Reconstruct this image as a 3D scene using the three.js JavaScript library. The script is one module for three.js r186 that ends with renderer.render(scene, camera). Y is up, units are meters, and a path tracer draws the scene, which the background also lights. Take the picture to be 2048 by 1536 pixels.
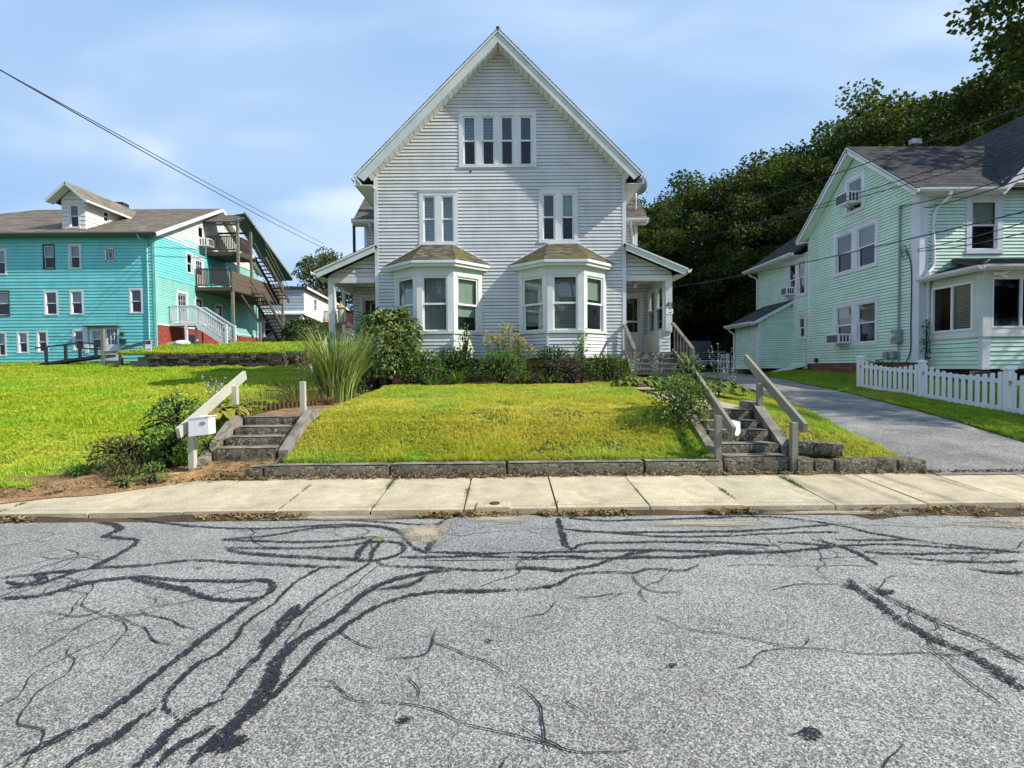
import * as THREE from 'three';
import { mergeGeometries } from 'three/addons/utils/BufferGeometryUtils.js';
const flatIndex = THREE.BufferGeometry.prototype.toNonIndexed;
THREE.BufferGeometry.prototype.toNonIndexed = function () { return this.index ? flatIndex.call(this) : this; };

// ---------------------------------------------------------------- camera, sky, sun, exposure
const scene = new THREE.Scene();
const R = Math.PI / 180;
const camera = new THREE.PerspectiveCamera(69.84, 4 / 3, 0.1, 600);
camera.position.set(0, 1.67, 0);
camera.rotation.set(-1.72 * R, -0.47 * R, -0.5 * R, 'YXZ');
scene.add(camera);

const renderer = new THREE.WebGLRenderer({ antialias: true });
renderer.toneMapping = THREE.LinearToneMapping;
renderer.toneMappingExposure = 1.44;
renderer.shadowMap.enabled = true;
renderer.shadowMap.type = THREE.PCFSoftShadowMap;

const SUN_ELEV = 39 * R, SUN_AZ = 14 * R;      // from the right, a little in front of the facades
const SUN = new THREE.Vector3(Math.cos(SUN_ELEV) * Math.cos(SUN_AZ), Math.sin(SUN_ELEV), Math.cos(SUN_ELEV) * Math.sin(SUN_AZ));
const sun = new THREE.DirectionalLight(new THREE.Color().setRGB(1, 0.93, 0.82), 4.25);
sun.position.copy(SUN).multiplyScalar(90).add(new THREE.Vector3(0, 0, -20));
sun.target.position.set(0, 0, -20);
sun.castShadow = true;
sun.shadow.mapSize.set(4096, 4096);
Object.assign(sun.shadow.camera, { left: -60, right: 60, top: 50, bottom: -50, near: 1, far: 220 });
sun.shadow.radius = 1.2;
scene.add(sun, sun.target);

// seeded random numbers and noise
function rng(seed) { let a = seed >>> 0; return () => { a = (a + 0x6D2B79F5) | 0; let t = Math.imul(a ^ (a >>> 15), 1 | a); t = (t + Math.imul(t ^ (t >>> 7), 61 | t)) ^ t; return ((t ^ (t >>> 14)) >>> 0) / 4294967296; }; }
function hash3(x, y, z) { let h = Math.imul(x, 374761393) ^ Math.imul(y, 668265263) ^ Math.imul(z, 2147483647 - 1274126177); h = Math.imul(h ^ (h >>> 13), 1274126177); h ^= h >>> 16; h = Math.imul(h, 2246822519); return ((h ^ (h >>> 13)) >>> 0) / 4294967296; }
const sm = (t) => t * t * (3 - 2 * t), lerp = (a, b, t) => a + (b - a) * t, clamp = (x, a = 0, b = 1) => Math.min(b, Math.max(a, x));
const step01 = (a, b, x) => sm(clamp((x - a) / (b - a)));
function noise3(x, y, z) {
  const i = Math.floor(x), j = Math.floor(y), k = Math.floor(z), u = sm(x - i), v = sm(y - j), w = sm(z - k);
  const L = (dz) => lerp(lerp(hash3(i, j, k + dz), hash3(i + 1, j, k + dz), u), lerp(hash3(i, j + 1, k + dz), hash3(i + 1, j + 1, k + dz), u), v);
  return lerp(L(0), L(1), w);
}
function fbm3(x, y, z, o = 4) { let s = 0, a = 0.5, t = 0; for (let i = 0; i < o; i++) { s += a * noise3(x, y, z); t += a; x = x * 2.03 + 7.1; y = y * 2.03 + 3.7; z = z * 2.03 + 1.3; a *= 0.5; } return s / t; }

{ // one computed sky: clear blue with thin high cloud
  const W = 1024, Hh = 512, d = new Float32Array(W * Hh * 4);
  for (let j = 0; j < Hh; j++) for (let i = 0; i < W; i++) {
    const th = ((j + 0.5) / Hh - 0.5) * Math.PI, ph = ((i + 0.5) / W - 0.5) * 2 * Math.PI;
    const x = Math.cos(th) * Math.cos(ph), y = Math.sin(th), z = Math.cos(th) * Math.sin(ph);
    const e = Math.max(0, y), t = Math.pow(e, 0.55);
    let c = [lerp(0.36, 0.085, t), lerp(0.53, 0.245, t), lerp(0.72, 0.55, t)];
    const k = 1 / (e + 0.22), px = x * k, pz = z * k;                  // cloud layer seen from below
    const w = fbm3(px * 0.8, 5, pz * 0.8, 3);
    const str = fbm3(px * 1.1 + w * 2.2, pz * 2.6 - w * 1.2, 2.5, 5);
    const thin = step01(0.42, 0.74, str), soft = step01(0.36, 0.7, fbm3(px * 0.7 + 9, pz * 0.9 + 4, 7.7, 4));
    const a = clamp(0.80 * thin * (0.25 + 0.75 * soft) + 0.36 * soft);
    c = [lerp(c[0], 0.54, a), lerp(c[1], 0.645, a), lerp(c[2], 0.77, a)];
    if (y < 0) c = [0.2, 0.22, 0.2];
    const o = (j * W + i) * 4; d[o] = c[0]; d[o + 1] = c[1]; d[o + 2] = c[2]; d[o + 3] = 1;
  }
  const sky = new THREE.DataTexture(d, W, Hh, THREE.RGBAFormat, THREE.FloatType);
  sky.mapping = THREE.EquirectangularReflectionMapping; sky.magFilter = sky.minFilter = THREE.LinearFilter;
  sky.wrapS = THREE.RepeatWrapping; sky.needsUpdate = true;
  scene.background = sky; scene.environment = sky;
}

// ---------------------------------------------------------------- textures
function tileField(n, cells, seed) {           // tileable value noise, n x n in 0..1
  const out = new Float32Array(n * n);
  for (let j = 0; j < n; j++) for (let i = 0; i < n; i++) {
    const x = i / n * cells, y = j / n * cells, a = Math.floor(x), b = Math.floor(y), u = sm(x - a), v = sm(y - b), A = (a + 1) % cells, B = (b + 1) % cells;
    out[j * n + i] = lerp(lerp(hash3(a, b, seed), hash3(A, b, seed), u), lerp(hash3(a, B, seed), hash3(A, B, seed), u), v);
  }
  return out;
}
function tileFbm(n, cells, oct, seed) {
  const out = new Float32Array(n * n); let a = 1, t = 0;
  for (let o = 0; o < oct; o++) { const f = tileField(n, Math.min(n, cells << o), seed + o); for (let k = 0; k < out.length; k++) out[k] += f[k] * a; t += a; a *= 0.55; }
  for (let k = 0; k < out.length; k++) out[k] /= t;
  return out;
}
function tex(n, fn, size, srgb = true) {       // fn(k, i, j) -> [r, g, b] 0..1, the tile covers size metres
  const d = new Uint8Array(n * n * 4);
  for (let j = 0; j < n; j++) for (let i = 0; i < n; i++) { const k = j * n + i, c = fn(k, i, j); for (let q = 0; q < 3; q++) d[k * 4 + q] = clamp(c[q]) * 255; d[k * 4 + 3] = 255; }
  const t = new THREE.DataTexture(d, n, n, THREE.RGBAFormat);
  t.wrapS = t.wrapT = THREE.RepeatWrapping; t.magFilter = THREE.LinearFilter; t.minFilter = THREE.LinearMipmapLinearFilter; t.generateMipmaps = true; t.anisotropy = 8;
  if (srgb) t.colorSpace = THREE.SRGBColorSpace;
  t.repeat.set(1 / (Array.isArray(size) ? size[0] : size), 1 / (Array.isArray(size) ? size[1] : size)); t.needsUpdate = true;
  return t;
}
const gray = (v) => [v, v, v];
const C = (r, g, b) => new THREE.Color().setRGB(r, g, b);
function mat(c, rough, extra = {}) { return new THREE.MeshPhysicalMaterial({ color: c.isColor ? c : C(...c), roughness: rough, side: THREE.DoubleSide, ...extra }); }

const N256 = tileFbm(256, 4, 5, 11), N256b = tileFbm(256, 8, 4, 31), N512 = tileFbm(512, 5, 6, 51), NF = tileField(512, 256, 71), NC = tileField(512, 128, 72), N512b = tileFbm(512, 3, 5, 91);
// faint unevenness of painted or vinyl surfaces (multiplies the colour)
const paintTex = tex(512, (k, i, j) => { const run = N512[(((j >> 3) & 511) * 512) + ((i * 3) & 511)], v = 0.945 + 0.13 * (N512[k] - 0.5) + 0.07 * (NF[k] - 0.5) + 0.09 * (run - 0.5), g = step01(0.62, 0.8, N512b[k]) * 0.05; return [v - g, v - g * 0.9, v - g * 1.2]; }, 2.9);
const woodTex = tex(256, (k, i, j) => { const s = N256[(j * 256 + ((i * 9) & 255))], f = N256b[((j * 3) & 255) * 256 + ((i * 31) & 255)]; const v = 0.70 + 0.42 * (s - 0.5) + 0.3 * (f - 0.5); return [v, v * 0.98, v * 0.95]; }, 0.9);
// asphalt: pale aggregate in dark binder
const asphaltTex = (() => {
  const n = 1024, g1 = tileField(n, 190, 5), g2 = tileField(n, 400, 6), g3 = tileField(n, 512, 7), lo = tileFbm(n, 3, 4, 8), hue = tileField(n, 240, 9);
  return tex(n, (k) => {
    let s = 0.34 * g1[k] + 0.38 * g2[k] + 0.28 * g3[k]; s = step01(0.22, 0.80, s);
    const v = 0.30 + 0.50 * s + 0.12 * (lo[k] - 0.5), h = (hue[k] - 0.5) * 0.05;
    return [v + h + 0.003, v + 0.006, v - h + 0.004];
  }, 1.5);
})();
const asphaltBump = tex(512, (k) => gray(0.5 * NF[k] + 0.5 * NC[k]), 1.1, false);
const driveTex = tex(512, (k) => { const v = 0.60 + 0.30 * (NF[k] - 0.5) + 0.34 * (N512[k] - 0.5) + 0.16 * (NC[k] - 0.5); return [v * 1.0, v * 1.0, v * 0.99]; }, 2.6);
const concreteTex = (() => {
  const n = 512; return tex(n, (k) => {
    let v = 0.80 + 0.22 * (N512[k] - 0.5) + 0.20 * (NF[k] - 0.5) + 0.1 * (NC[k] - 0.5);
    if (NC[k] > 0.93) v -= 0.10; if (NF[k] > 0.965) v -= 0.14;
    const st = step01(0.60, 0.80, N512b[k]); v -= 0.07 * st;
    return [v * 1.02, v * (0.955 - 0.01 * st), v * (0.80 - 0.03 * st)];
  }, 1.35);
})();
// quarried granite: dark crust and pale lichen on split faces, cleaner where feet pass
const graniteDark = (() => {
  const n = 512, big = tileFbm(n, 9, 5, 211), spot = tileFbm(n, 40, 3, 222);
  return tex(n, (k) => {
    let v = 0.46 + 0.40 * (big[k] - 0.5) + 0.42 * (NF[k] - 0.5) * 0.8;
    const crust = step01(0.43, 0.60, big[k]); v = lerp(v, 0.17 + 0.22 * (NC[k] - 0.5) + 0.1 * NF[k], crust * 0.85);
    let c = [v * 1.04, v * 1.0, v * 0.90];
    const li = step01(0.57, 0.68, spot[k]) * step01(0.36, 0.56, N512b[k]); c = c.map((x, q) => lerp(x, [0.66, 0.67, 0.58][q], li * 0.9));
    return c;
  }, 0.85);
})();
const graniteTop = tex(512, (k) => { let v = 0.62 + 0.30 * (N512[k] - 0.5) + 0.34 * (NF[k] - 0.5); const s = step01(0.5, 0.7, N512b[k]); v -= 0.16 * s; return [v * 1.02, v * 0.97, v * 0.87]; }, 0.8);
const stoneBump = tex(512, (k) => gray(0.45 * N512[k] + 0.35 * NC[k] + 0.2 * NF[k]), 0.5, false);
const soilTex = tex(512, (k) => { const v = 0.50 + 0.5 * (N512[k] - 0.5) + 0.42 * (NF[k] - 0.5); const r = step01(0.5, 0.75, NC[k]); return [v * (1 + 0.16 * r), v * (0.80 + 0.05 * r), v * 0.56]; }, 1.3);
const lawnTex = (() => {
  const n = 512, p = tileFbm(n, 3, 5, 301), q = tileFbm(n, 7, 4, 305);
  return tex(n, (k) => {
    const dry = step01(0.5, 0.72, p[k]), lush = step01(0.5, 0.72, q[k]), v = 0.74 + 0.5 * (NF[k] - 0.5) + 0.3 * (NC[k] - 0.5);
    const c = [0.48 + 0.16 * dry - 0.13 * lush, 0.53 + 0.05 * dry - 0.02 * lush, 0.14 + 0.13 * dry];
    return c.map((x) => x * v * 1.12);
  }, 3.7);
})();

// ---------------------------------------------------------------- materials
const M = {};
M.siding = mat([0.70, 0.72, 0.705], 0.55, { map: paintTex });
M.sheath = mat([0.34, 0.28, 0.20], 0.95, { map: woodTex });
M.trim = mat([0.78, 0.80, 0.78], 0.42, { map: paintTex });
M.trim2 = mat([0.74, 0.78, 0.83], 0.45, { map: paintTex });
M.greenTrim = mat([0.64, 0.71, 0.65], 0.45, { map: paintTex });
M.sash = mat([0.80, 0.81, 0.81], 0.35);
M.glass = new THREE.MeshPhysicalMaterial({ color: C(0.80, 0.85, 0.85), roughness: 0.015, transmission: 1, thickness: 0, ior: 1.62, side: THREE.DoubleSide, specularIntensity: 1 });
M.screenGlass = new THREE.MeshPhysicalMaterial({ color: C(0.34, 0.37, 0.38), roughness: 0.06, transmission: 1, thickness: 0, ior: 1.5, side: THREE.DoubleSide });
M.blind = mat([0.74, 0.78, 0.79], 0.8);
M.blindTan = mat([0.66, 0.58, 0.45], 0.8);
M.shade = mat([0.46, 0.52, 0.38], 0.85);
M.curtain = mat([0.55, 0.54, 0.50], 0.95, { transmission: 0.3 });
M.room = mat([0.30, 0.27, 0.23], 0.95);
M.teal = mat([0.19, 0.67, 0.68], 0.6, { map: paintTex });
M.tealPale = mat([0.28, 0.64, 0.57], 0.6, { map: paintTex });
M.mint = mat([0.66, 0.89, 0.735], 0.55, { map: paintTex });
M.whiteWood = mat([0.76, 0.77, 0.78], 0.6, { map: paintTex });
M.oldWhite = mat([0.78, 0.775, 0.73], 0.7, { map: paintTex });
M.greyWood = mat([0.34, 0.315, 0.27], 0.75, { map: woodTex });
M.railPaint = mat([0.27, 0.26, 0.205], 0.6, { map: paintTex });
M.railPale = mat([0.52, 0.52, 0.42], 0.6, { map: paintTex });
M.stairGrey = mat([0.33, 0.33, 0.30], 0.7, { map: woodTex });
M.oldWood = mat([0.17, 0.135, 0.10], 0.85, { map: woodTex });
M.palePost = mat([0.46, 0.44, 0.37], 0.8, { map: woodTex });
M.brownWood = mat([0.20, 0.10, 0.055], 0.8, { map: woodTex });
M.redWood = mat([0.22, 0.045, 0.035], 0.7, { map: woodTex });
M.redPaint = mat([0.34, 0.035, 0.025], 0.75, { map: woodTex });
M.mortar = mat([0.30, 0.27, 0.24], 0.95);
M.brick = mat([1, 1, 1], 0.9, { vertexColors: true, bumpMap: stoneBump, bumpScale: 0.004 });
M.shingle = mat([1, 1, 1], 0.95, { vertexColors: true, bumpMap: asphaltBump, bumpScale: 0.003 });
M.roofDeck = mat([0.05, 0.048, 0.045], 0.95);
M.black = mat([0.02, 0.02, 0.022], 0.5);
M.blackMetal = mat([0.03, 0.03, 0.033], 0.45, { metalness: 0.2 });
M.metalGrey = mat([0.28, 0.31, 0.33], 0.5, { metalness: 0.1 });
M.galv = mat([0.50, 0.52, 0.53], 0.42, { metalness: 0.7 });
M.whitePlastic = mat([0.82, 0.82, 0.83], 0.35);
M.creamPlastic = mat([0.70, 0.67, 0.58], 0.45);
M.asphalt = mat([0.99, 0.965, 0.875], 0.9, { map: asphaltTex, bumpMap: asphaltBump, bumpScale: 0.004, vertexColors: true });
M.patch = mat([0.86, 0.85, 0.81], 0.9, { map: asphaltTex, bumpMap: asphaltBump, bumpScale: 0.004 });
M.drive = mat([0.62, 0.605, 0.565], 0.92, { vertexColors: true, map: driveTex, bumpMap: asphaltBump, bumpScale: 0.004 });
M.concrete = mat([0.80, 0.80, 0.80], 0.9, { map: concreteTex, bumpMap: asphaltBump, bumpScale: 0.002, vertexColors: true });
M.granite = mat([1.0, 0.94, 0.82], 0.9, { map: graniteDark, bumpMap: stoneBump, bumpScale: 0.02, vertexColors: true });
M.graniteTop = mat([0.72, 0.72, 0.72], 0.9, { map: graniteTop, bumpMap: stoneBump, bumpScale: 0.008 });
M.fieldstone = mat([1, 1, 1], 0.95, { map: graniteTop, bumpMap: stoneBump, bumpScale: 0.02, vertexColors: true });
M.soil = mat([0.42, 0.42, 0.42], 1, { map: soilTex, bumpMap: stoneBump, bumpScale: 0.02 });
M.dirt = mat([1.12, 1.14, 1.12], 1, { map: soilTex, bumpMap: stoneBump, bumpScale: 0.01 });
M.lawn = mat([0.62, 0.62, 0.58], 1, { map: lawnTex, bumpMap: stoneBump, bumpScale: 0.03 });
const leafMat = (c = [1, 1, 1], rough = 0.55, tr = 0.35) => new THREE.MeshPhysicalMaterial({ color: C(...c), roughness: rough, transmission: tr, thickness: 0, ior: 1.35, side: THREE.DoubleSide, vertexColors: true, specularIntensity: 0.5 });
M.leaf = leafMat([1, 1, 1], 0.85, 0.35);
M.leafGloss = mat([1, 1, 1], 0.42, { vertexColors: true });
M.blade = leafMat([1, 1, 1], 0.8, 0.3);
M.bark = mat([0.10, 0.085, 0.07], 0.95, { map: woodTex, bumpMap: stoneBump, bumpScale: 0.03 });
M.stem = mat([0.10, 0.13, 0.04], 0.85);
M.petal = mat([1, 1, 1], 0.8, { vertexColors: true });
M.wire = mat([0.035, 0.035, 0.04], 0.6);

// ---------------------------------------------------------------- building helpers (world metres; z runs towards the street, the houses stand at negative z)
const V = (x, y, z) => new THREE.Vector3(x, y, z);
const used = {};
function numbered(n) { if (!(n in used)) { used[n] = 0; return n; } used[n]++; return n + '_' + String(used[n]).padStart(3, '0'); }
const originOf = new WeakMap(); originOf.set(scene, V(0, 0, 0));
function group(name, at, parent) { const g = new THREE.Group(); g.name = name; const o = originOf.get(parent); g.position.set(at[0] - o.x, at[1] - o.y, at[2] - o.z); originOf.set(g, V(...at)); parent.add(g); return g; }
function thing(name, label, category, at, grp) { const g = group(numbered(name), at, scene); g.userData.label = label; g.userData.category = category; if (grp) g.userData.group = grp; return g; }
function tag(o, label, category, grp, kind) { o.userData.label = label; if (category) o.userData.category = category; if (grp) o.userData.group = grp; if (kind) o.userData.kind = kind; return o; }
function paintGeo(g, c) { const n = g.attributes.position.count, a = new Float32Array(n * 3); for (let i = 0; i < n; i++) { a[i * 3] = c[0]; a[i * 3 + 1] = c[1]; a[i * 3 + 2] = c[2]; } g.setAttribute('color', new THREE.BufferAttribute(a, 3)); return g; }
function boxUv(g) {                            // uv in metres, projected along the face's main axis
  const p = g.attributes.position, n = g.attributes.normal, uv = new Float32Array(p.count * 2);
  for (let i = 0; i < p.count; i++) {
    const ax = Math.abs(n.getX(i)), ay = Math.abs(n.getY(i)), az = Math.abs(n.getZ(i));
    const [u, v] = ay >= ax && ay >= az ? [p.getX(i), p.getZ(i)] : ax >= az ? [p.getZ(i), p.getY(i)] : [p.getX(i), p.getY(i)];
    uv[i * 2] = u; uv[i * 2 + 1] = v;
  }
  g.setAttribute('uv', new THREE.BufferAttribute(uv, 2));
}
function fuse(geos, smooth) {
  let list = (Array.isArray(geos) ? geos : [geos]).map((g) => { const q = g.index ? g.toNonIndexed() : g; return q; });
  const keep = list.every((g) => g.attributes.color), ownUv = list.every((g) => g.userData.ownUv);
  list = list.map((g) => { const q = new THREE.BufferGeometry(); q.setAttribute('position', g.attributes.position); if (!g.attributes.normal) g.computeVertexNormals(); q.setAttribute('normal', g.attributes.normal); if (keep) q.setAttribute('color', g.attributes.color); if (ownUv) q.setAttribute('uv', g.attributes.uv); return q; });
  const m = list.length > 1 ? mergeGeometries(list) : list[0];
  if (!ownUv) boxUv(m);
  return m;
}
function meshOf(name, geo, material) { const m = new THREE.Mesh(geo, material); m.name = name; m.castShadow = m.receiveShadow = true; return m; }
function part(name, geos, material, parent, pivot) {   // merges world-space geometries into one named mesh under parent, its origin at the piece's own base
  const g = fuse(geos); g.computeBoundingBox();
  const b = g.boundingBox, o = originOf.get(parent), c = pivot ? V(...pivot) : V((b.min.x + b.max.x) / 2, b.min.y, (b.min.z + b.max.z) / 2);
  g.translate(-c.x, -c.y, -c.z);
  const m = meshOf(name, g, material); m.position.set(c.x - o.x, c.y - o.y, c.z - o.z); parent.add(m); originOf.set(m, c);
  return m;
}
function struct(name, geos, material, label) { const m = part(name, geos, material, scene); m.userData.kind = 'structure'; if (label) m.userData.label = label; return m; }
function single(name, label, category, geos, material, grp) { const m = part(numbered(name), geos, material, scene); return tag(m, label, category, grp); }

const UNIT = new THREE.BoxGeometry(1, 1, 1);
function box(x0, x1, y0, y1, z0, z1) { const g = UNIT.clone(); g.scale(Math.abs(x1 - x0), Math.abs(y1 - y0), Math.abs(z1 - z0)); g.translate((x0 + x1) / 2, (y0 + y1) / 2, (z0 + z1) / 2); return g.toNonIndexed(); }
function beam(a, b, w, h, up = V(0, 1, 0)) {   // a bar from a to b, w across, h along the up side
  a = Array.isArray(a) ? V(...a) : a; b = Array.isArray(b) ? V(...b) : b;
  const d = b.clone().sub(a), L = d.length(); d.normalize();
  let s = new THREE.Vector3().crossVectors(d, up); if (s.lengthSq() < 1e-6) s = V(1, 0, 0); s.normalize();
  const u = new THREE.Vector3().crossVectors(s, d);
  const g = UNIT.clone().toNonIndexed(); g.scale(w, h, L);
  g.applyMatrix4(new THREE.Matrix4().makeBasis(s, u, d.clone().negate()).setPosition(a.clone().add(b).multiplyScalar(0.5)));
  return g;
}
function prism(pts, d0, d1, Mx) {              // polygon in local xy pushed from d0 to d1 along local z
  const g = new THREE.ExtrudeGeometry(new THREE.Shape(pts.map((p) => new THREE.Vector2(p[0], p[1]))), { depth: d1 - d0, bevelEnabled: false });
  g.translate(0, 0, d0); if (Mx) g.applyMatrix4(Mx); return g.toNonIndexed();
}
function quad(a, b, c, d) { const g = new THREE.BufferGeometry(); g.setAttribute('position', new THREE.BufferAttribute(new Float32Array([...a, ...b, ...c, ...a, ...c, ...d]), 3)); g.computeVertexNormals(); return g; }
function slabOf(a, b, c, d, t) {               // a quad given thickness t downwards
  const dn = (p) => [p[0], p[1] - t, p[2]];
  return [quad(a, b, c, d), quad(dn(d), dn(c), dn(b), dn(a)), quad(a, dn(a), dn(b), b), quad(b, dn(b), dn(c), c), quad(c, dn(c), dn(d), d), quad(d, dn(d), dn(a), a)];
}
function tube(pts, r, seg = 6, n) { const c = new THREE.CatmullRomCurve3(pts.map((p) => (Array.isArray(p) ? V(...p) : p))); return new THREE.TubeGeometry(c, n || Math.max(2, pts.length * 4), r, seg, false).toNonIndexed(); }
function cyl(x, y, z, r0, r1, h, seg = 10) { const g = new THREE.CylinderGeometry(r1, r0, h, seg); g.translate(x, y + h / 2, z); return g.toNonIndexed(); }
function rod(a, b, r, seg = 6) { a = V(...a); b = V(...b); const d = b.clone().sub(a), g = new THREE.CylinderGeometry(r, r, d.length(), seg); g.applyQuaternion(new THREE.Quaternion().setFromUnitVectors(V(0, 1, 0), d.clone().normalize())); const c = a.add(b).multiplyScalar(0.5); g.translate(c.x, c.y, c.z); return g.toNonIndexed(); }
function roundBox(x0, x1, y0, y1, z0, z1, b = 0.01) { // chamfered box
  const w = x1 - x0 - 2 * b, d = z1 - z0 - 2 * b;
  const s = new THREE.Shape(); s.moveTo(-w / 2, -d / 2); s.lineTo(w / 2, -d / 2); s.lineTo(w / 2, d / 2); s.lineTo(-w / 2, d / 2); s.closePath();
  const g = new THREE.ExtrudeGeometry(s, { depth: y1 - y0 - 2 * b, bevelEnabled: true, bevelThickness: b, bevelSize: b, bevelSegments: 1 });
  g.rotateX(-Math.PI / 2); g.translate((x0 + x1) / 2, y0 + b, (z0 + z1) / 2); return g.toNonIndexed();
}
// frame of a wall: local x along the wall, y up, z outwards; origin on the wall plane
function frame(normal, at) { const n = V(...normal).normalize(), u = new THREE.Vector3().crossVectors(V(0, 1, 0), n); return new THREE.Matrix4().makeBasis(u, V(0, 1, 0), n).setPosition(V(...at)); }
const FRONT = (z) => frame([0, 0, 1], [0, 0, z]), LEFT = (x) => frame([-1, 0, 0], [x, 0, 0]), RIGHT = (x) => frame([1, 0, 0], [x, 0, 0]);
const inF = (Mx, geo) => { geo.applyMatrix4(Mx); return geo; };

function spanAt(poly, v) { let a = Infinity, b = -Infinity; for (let i = 0; i < poly.length; i++) { const p = poly[i], q = poly[(i + 1) % poly.length]; if ((p[1] - v) * (q[1] - v) <= 0 && p[1] !== q[1]) { const u = p[0] + (q[0] - p[0]) * (v - p[1]) / (q[1] - p[1]); a = Math.min(a, u); b = Math.max(b, u); } } return a < b ? [a, b] : null; }
// a boarded wall: one mesh per course of siding, on sheathing with real openings
function boards(g, Mx, poly, holes, pitch, material, thick = 0.026, joined = false) {
  const all = [];
  const vs = poly.map((p) => p[1]), v0 = Math.min(...vs), v1 = Math.max(...vs), openings = holes;
  for (let va = v0; va < v1 - 0.01; va += pitch) {
    const vb = Math.min(v1, va + pitch), cut = [va, vb];
    for (const h of holes) for (const e of [h[1], h[3]]) if (e > va + 0.02 && e < vb - 0.004) cut.push(e);
    cut.sort((a, b) => a - b);
    const full = spanAt(poly, (va + vb) / 2); holes = openings;
    if (!joined && full && full[1] - full[0] > 4.5) { const q = rng(Math.round(va * 1313 + full[0] * 17)), x = lerp(full[0], full[1], 0.2 + 0.6 * q()); if (q() < 0.75) holes = [...openings, [x - 0.0018, va - 1, x + 0.0018, vb + 1]]; }
    const runs = [];                            // [left, right, triangles] of each board in this course
    const jr = rng(Math.round(va * 977 + poly[0][0] * 131)), tk = thick * (0.8 + 0.4 * jr()), gap = Math.min(0.016, pitch * 0.15) * (0.75 + 0.5 * jr()), lip = va + gap, zAt = (v) => lerp(tk, 0.006, (v - va) / pitch); cut[0] = lip; // open groove under every board
    for (let k = 0; k + 1 < cut.length; k++) {
      const a = cut[k], b = cut[k + 1], mid = (a + b) / 2, s0 = spanAt(poly, a + 1e-4), s1 = spanAt(poly, b - 1e-4) || (s0 && [(s0[0] + s0[1]) / 2, (s0[0] + s0[1]) / 2]);
      if (!s0 || !s1) continue;
      let segs = [[s0[0], s0[1], s1[0], s1[1]]];
      for (const h of holes) if (mid > h[1] && mid < h[3]) {
        const nx = [];
        for (const s of segs) {
          if (h[2] <= Math.min(s[0], s[2]) || h[0] >= Math.max(s[1], s[3])) { nx.push(s); continue; }
          if (h[0] > Math.max(s[0], s[2])) nx.push([s[0], h[0], s[2], h[0]]);
          if (h[2] < Math.min(s[1], s[3])) nx.push([h[2], s[1], h[2], s[3]]);
        }
        segs = nx;
      }
      for (const [l0, r0, l1, r1] of segs) {
        const P = [], Q = (a, b, c, d) => P.push(...a, ...b, ...c, ...a, ...c, ...d);
        Q([l0, a, zAt(a)], [r0, a, zAt(a)], [r1, b, zAt(b)], [l1, b, zAt(b)]);
        if (b === vb) Q([l1, b, zAt(b)], [r1, b, zAt(b)], [r1, b, -0.045], [l1, b, -0.045]);
        if (a === lip) Q([l0, a, -0.045], [r0, a, -0.045], [r0, a, zAt(a)], [l0, a, zAt(a)]);
        Q([l0, a, -0.045], [l0, a, zAt(a)], [l1, b, zAt(b)], [l1, b, -0.045]);
        Q([r0, a, zAt(a)], [r0, a, -0.045], [r1, b, -0.045], [r1, b, zAt(b)]);
        const lo = Math.min(l0, l1), hi = Math.max(r0, r1), hit = runs.filter((r) => r[0] < hi - 1e-4 && r[1] > lo + 1e-4);
        if (hit.length) { const f = hit[0]; f[0] = Math.min(f[0], lo); f[1] = Math.max(f[1], hi); f[2].push(...P); for (const q of hit.slice(1)) { f[0] = Math.min(f[0], q[0]); f[1] = Math.max(f[1], q[1]); f[2].push(...q[2]); runs.splice(runs.indexOf(q), 1); } }
        else runs.push([lo, hi, P]);
      }
    }
    for (const [, , P] of runs) {
      const q = new THREE.BufferGeometry(); q.setAttribute('position', new THREE.BufferAttribute(new Float32Array(P), 3)); q.applyMatrix4(Mx); q.computeVertexNormals();
      if (joined) all.push(q); else part('siding_board', q, material, g);
    }
  }
  if (all.length) part('siding_boards', all, material, g).userData.kind = 'stuff';
}
function sheathing(Mx, poly, holes, d = 0.14) {
  const s = new THREE.Shape(poly.map((p) => new THREE.Vector2(p[0], p[1])));
  for (const h of holes) { const q = new THREE.Path(); q.moveTo(h[0], h[1]); q.lineTo(h[0], h[3]); q.lineTo(h[2], h[3]); q.lineTo(h[2], h[1]); q.closePath(); s.holes.push(q); }
  const e = new THREE.ExtrudeGeometry(s, { depth: d, bevelEnabled: false }); e.translate(0, 0, -d - 0.045); e.applyMatrix4(Mx); return e.toNonIndexed();
}
function wall(house, name, Mx, poly, holes, pitch, material, opt = {}) {
  const vs = poly.map((p) => p[1]), us = poly.map((p) => p[0]);
  const at = V((Math.min(...us) + Math.max(...us)) / 2, Math.min(...vs), 0).applyMatrix4(Mx);
  const g = group(name, [at.x, at.y, at.z], house);
  part('sheathing', sheathing(Mx, poly, holes.map((h) => [h[0] + 0.03, h[1] + 0.03, h[2] - 0.03, h[3] - 0.03])), opt.back || M.sheath, g);
  boards(g, Mx, poly, holes, pitch, material, opt.thick, opt.joined);
  return g;
}
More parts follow.
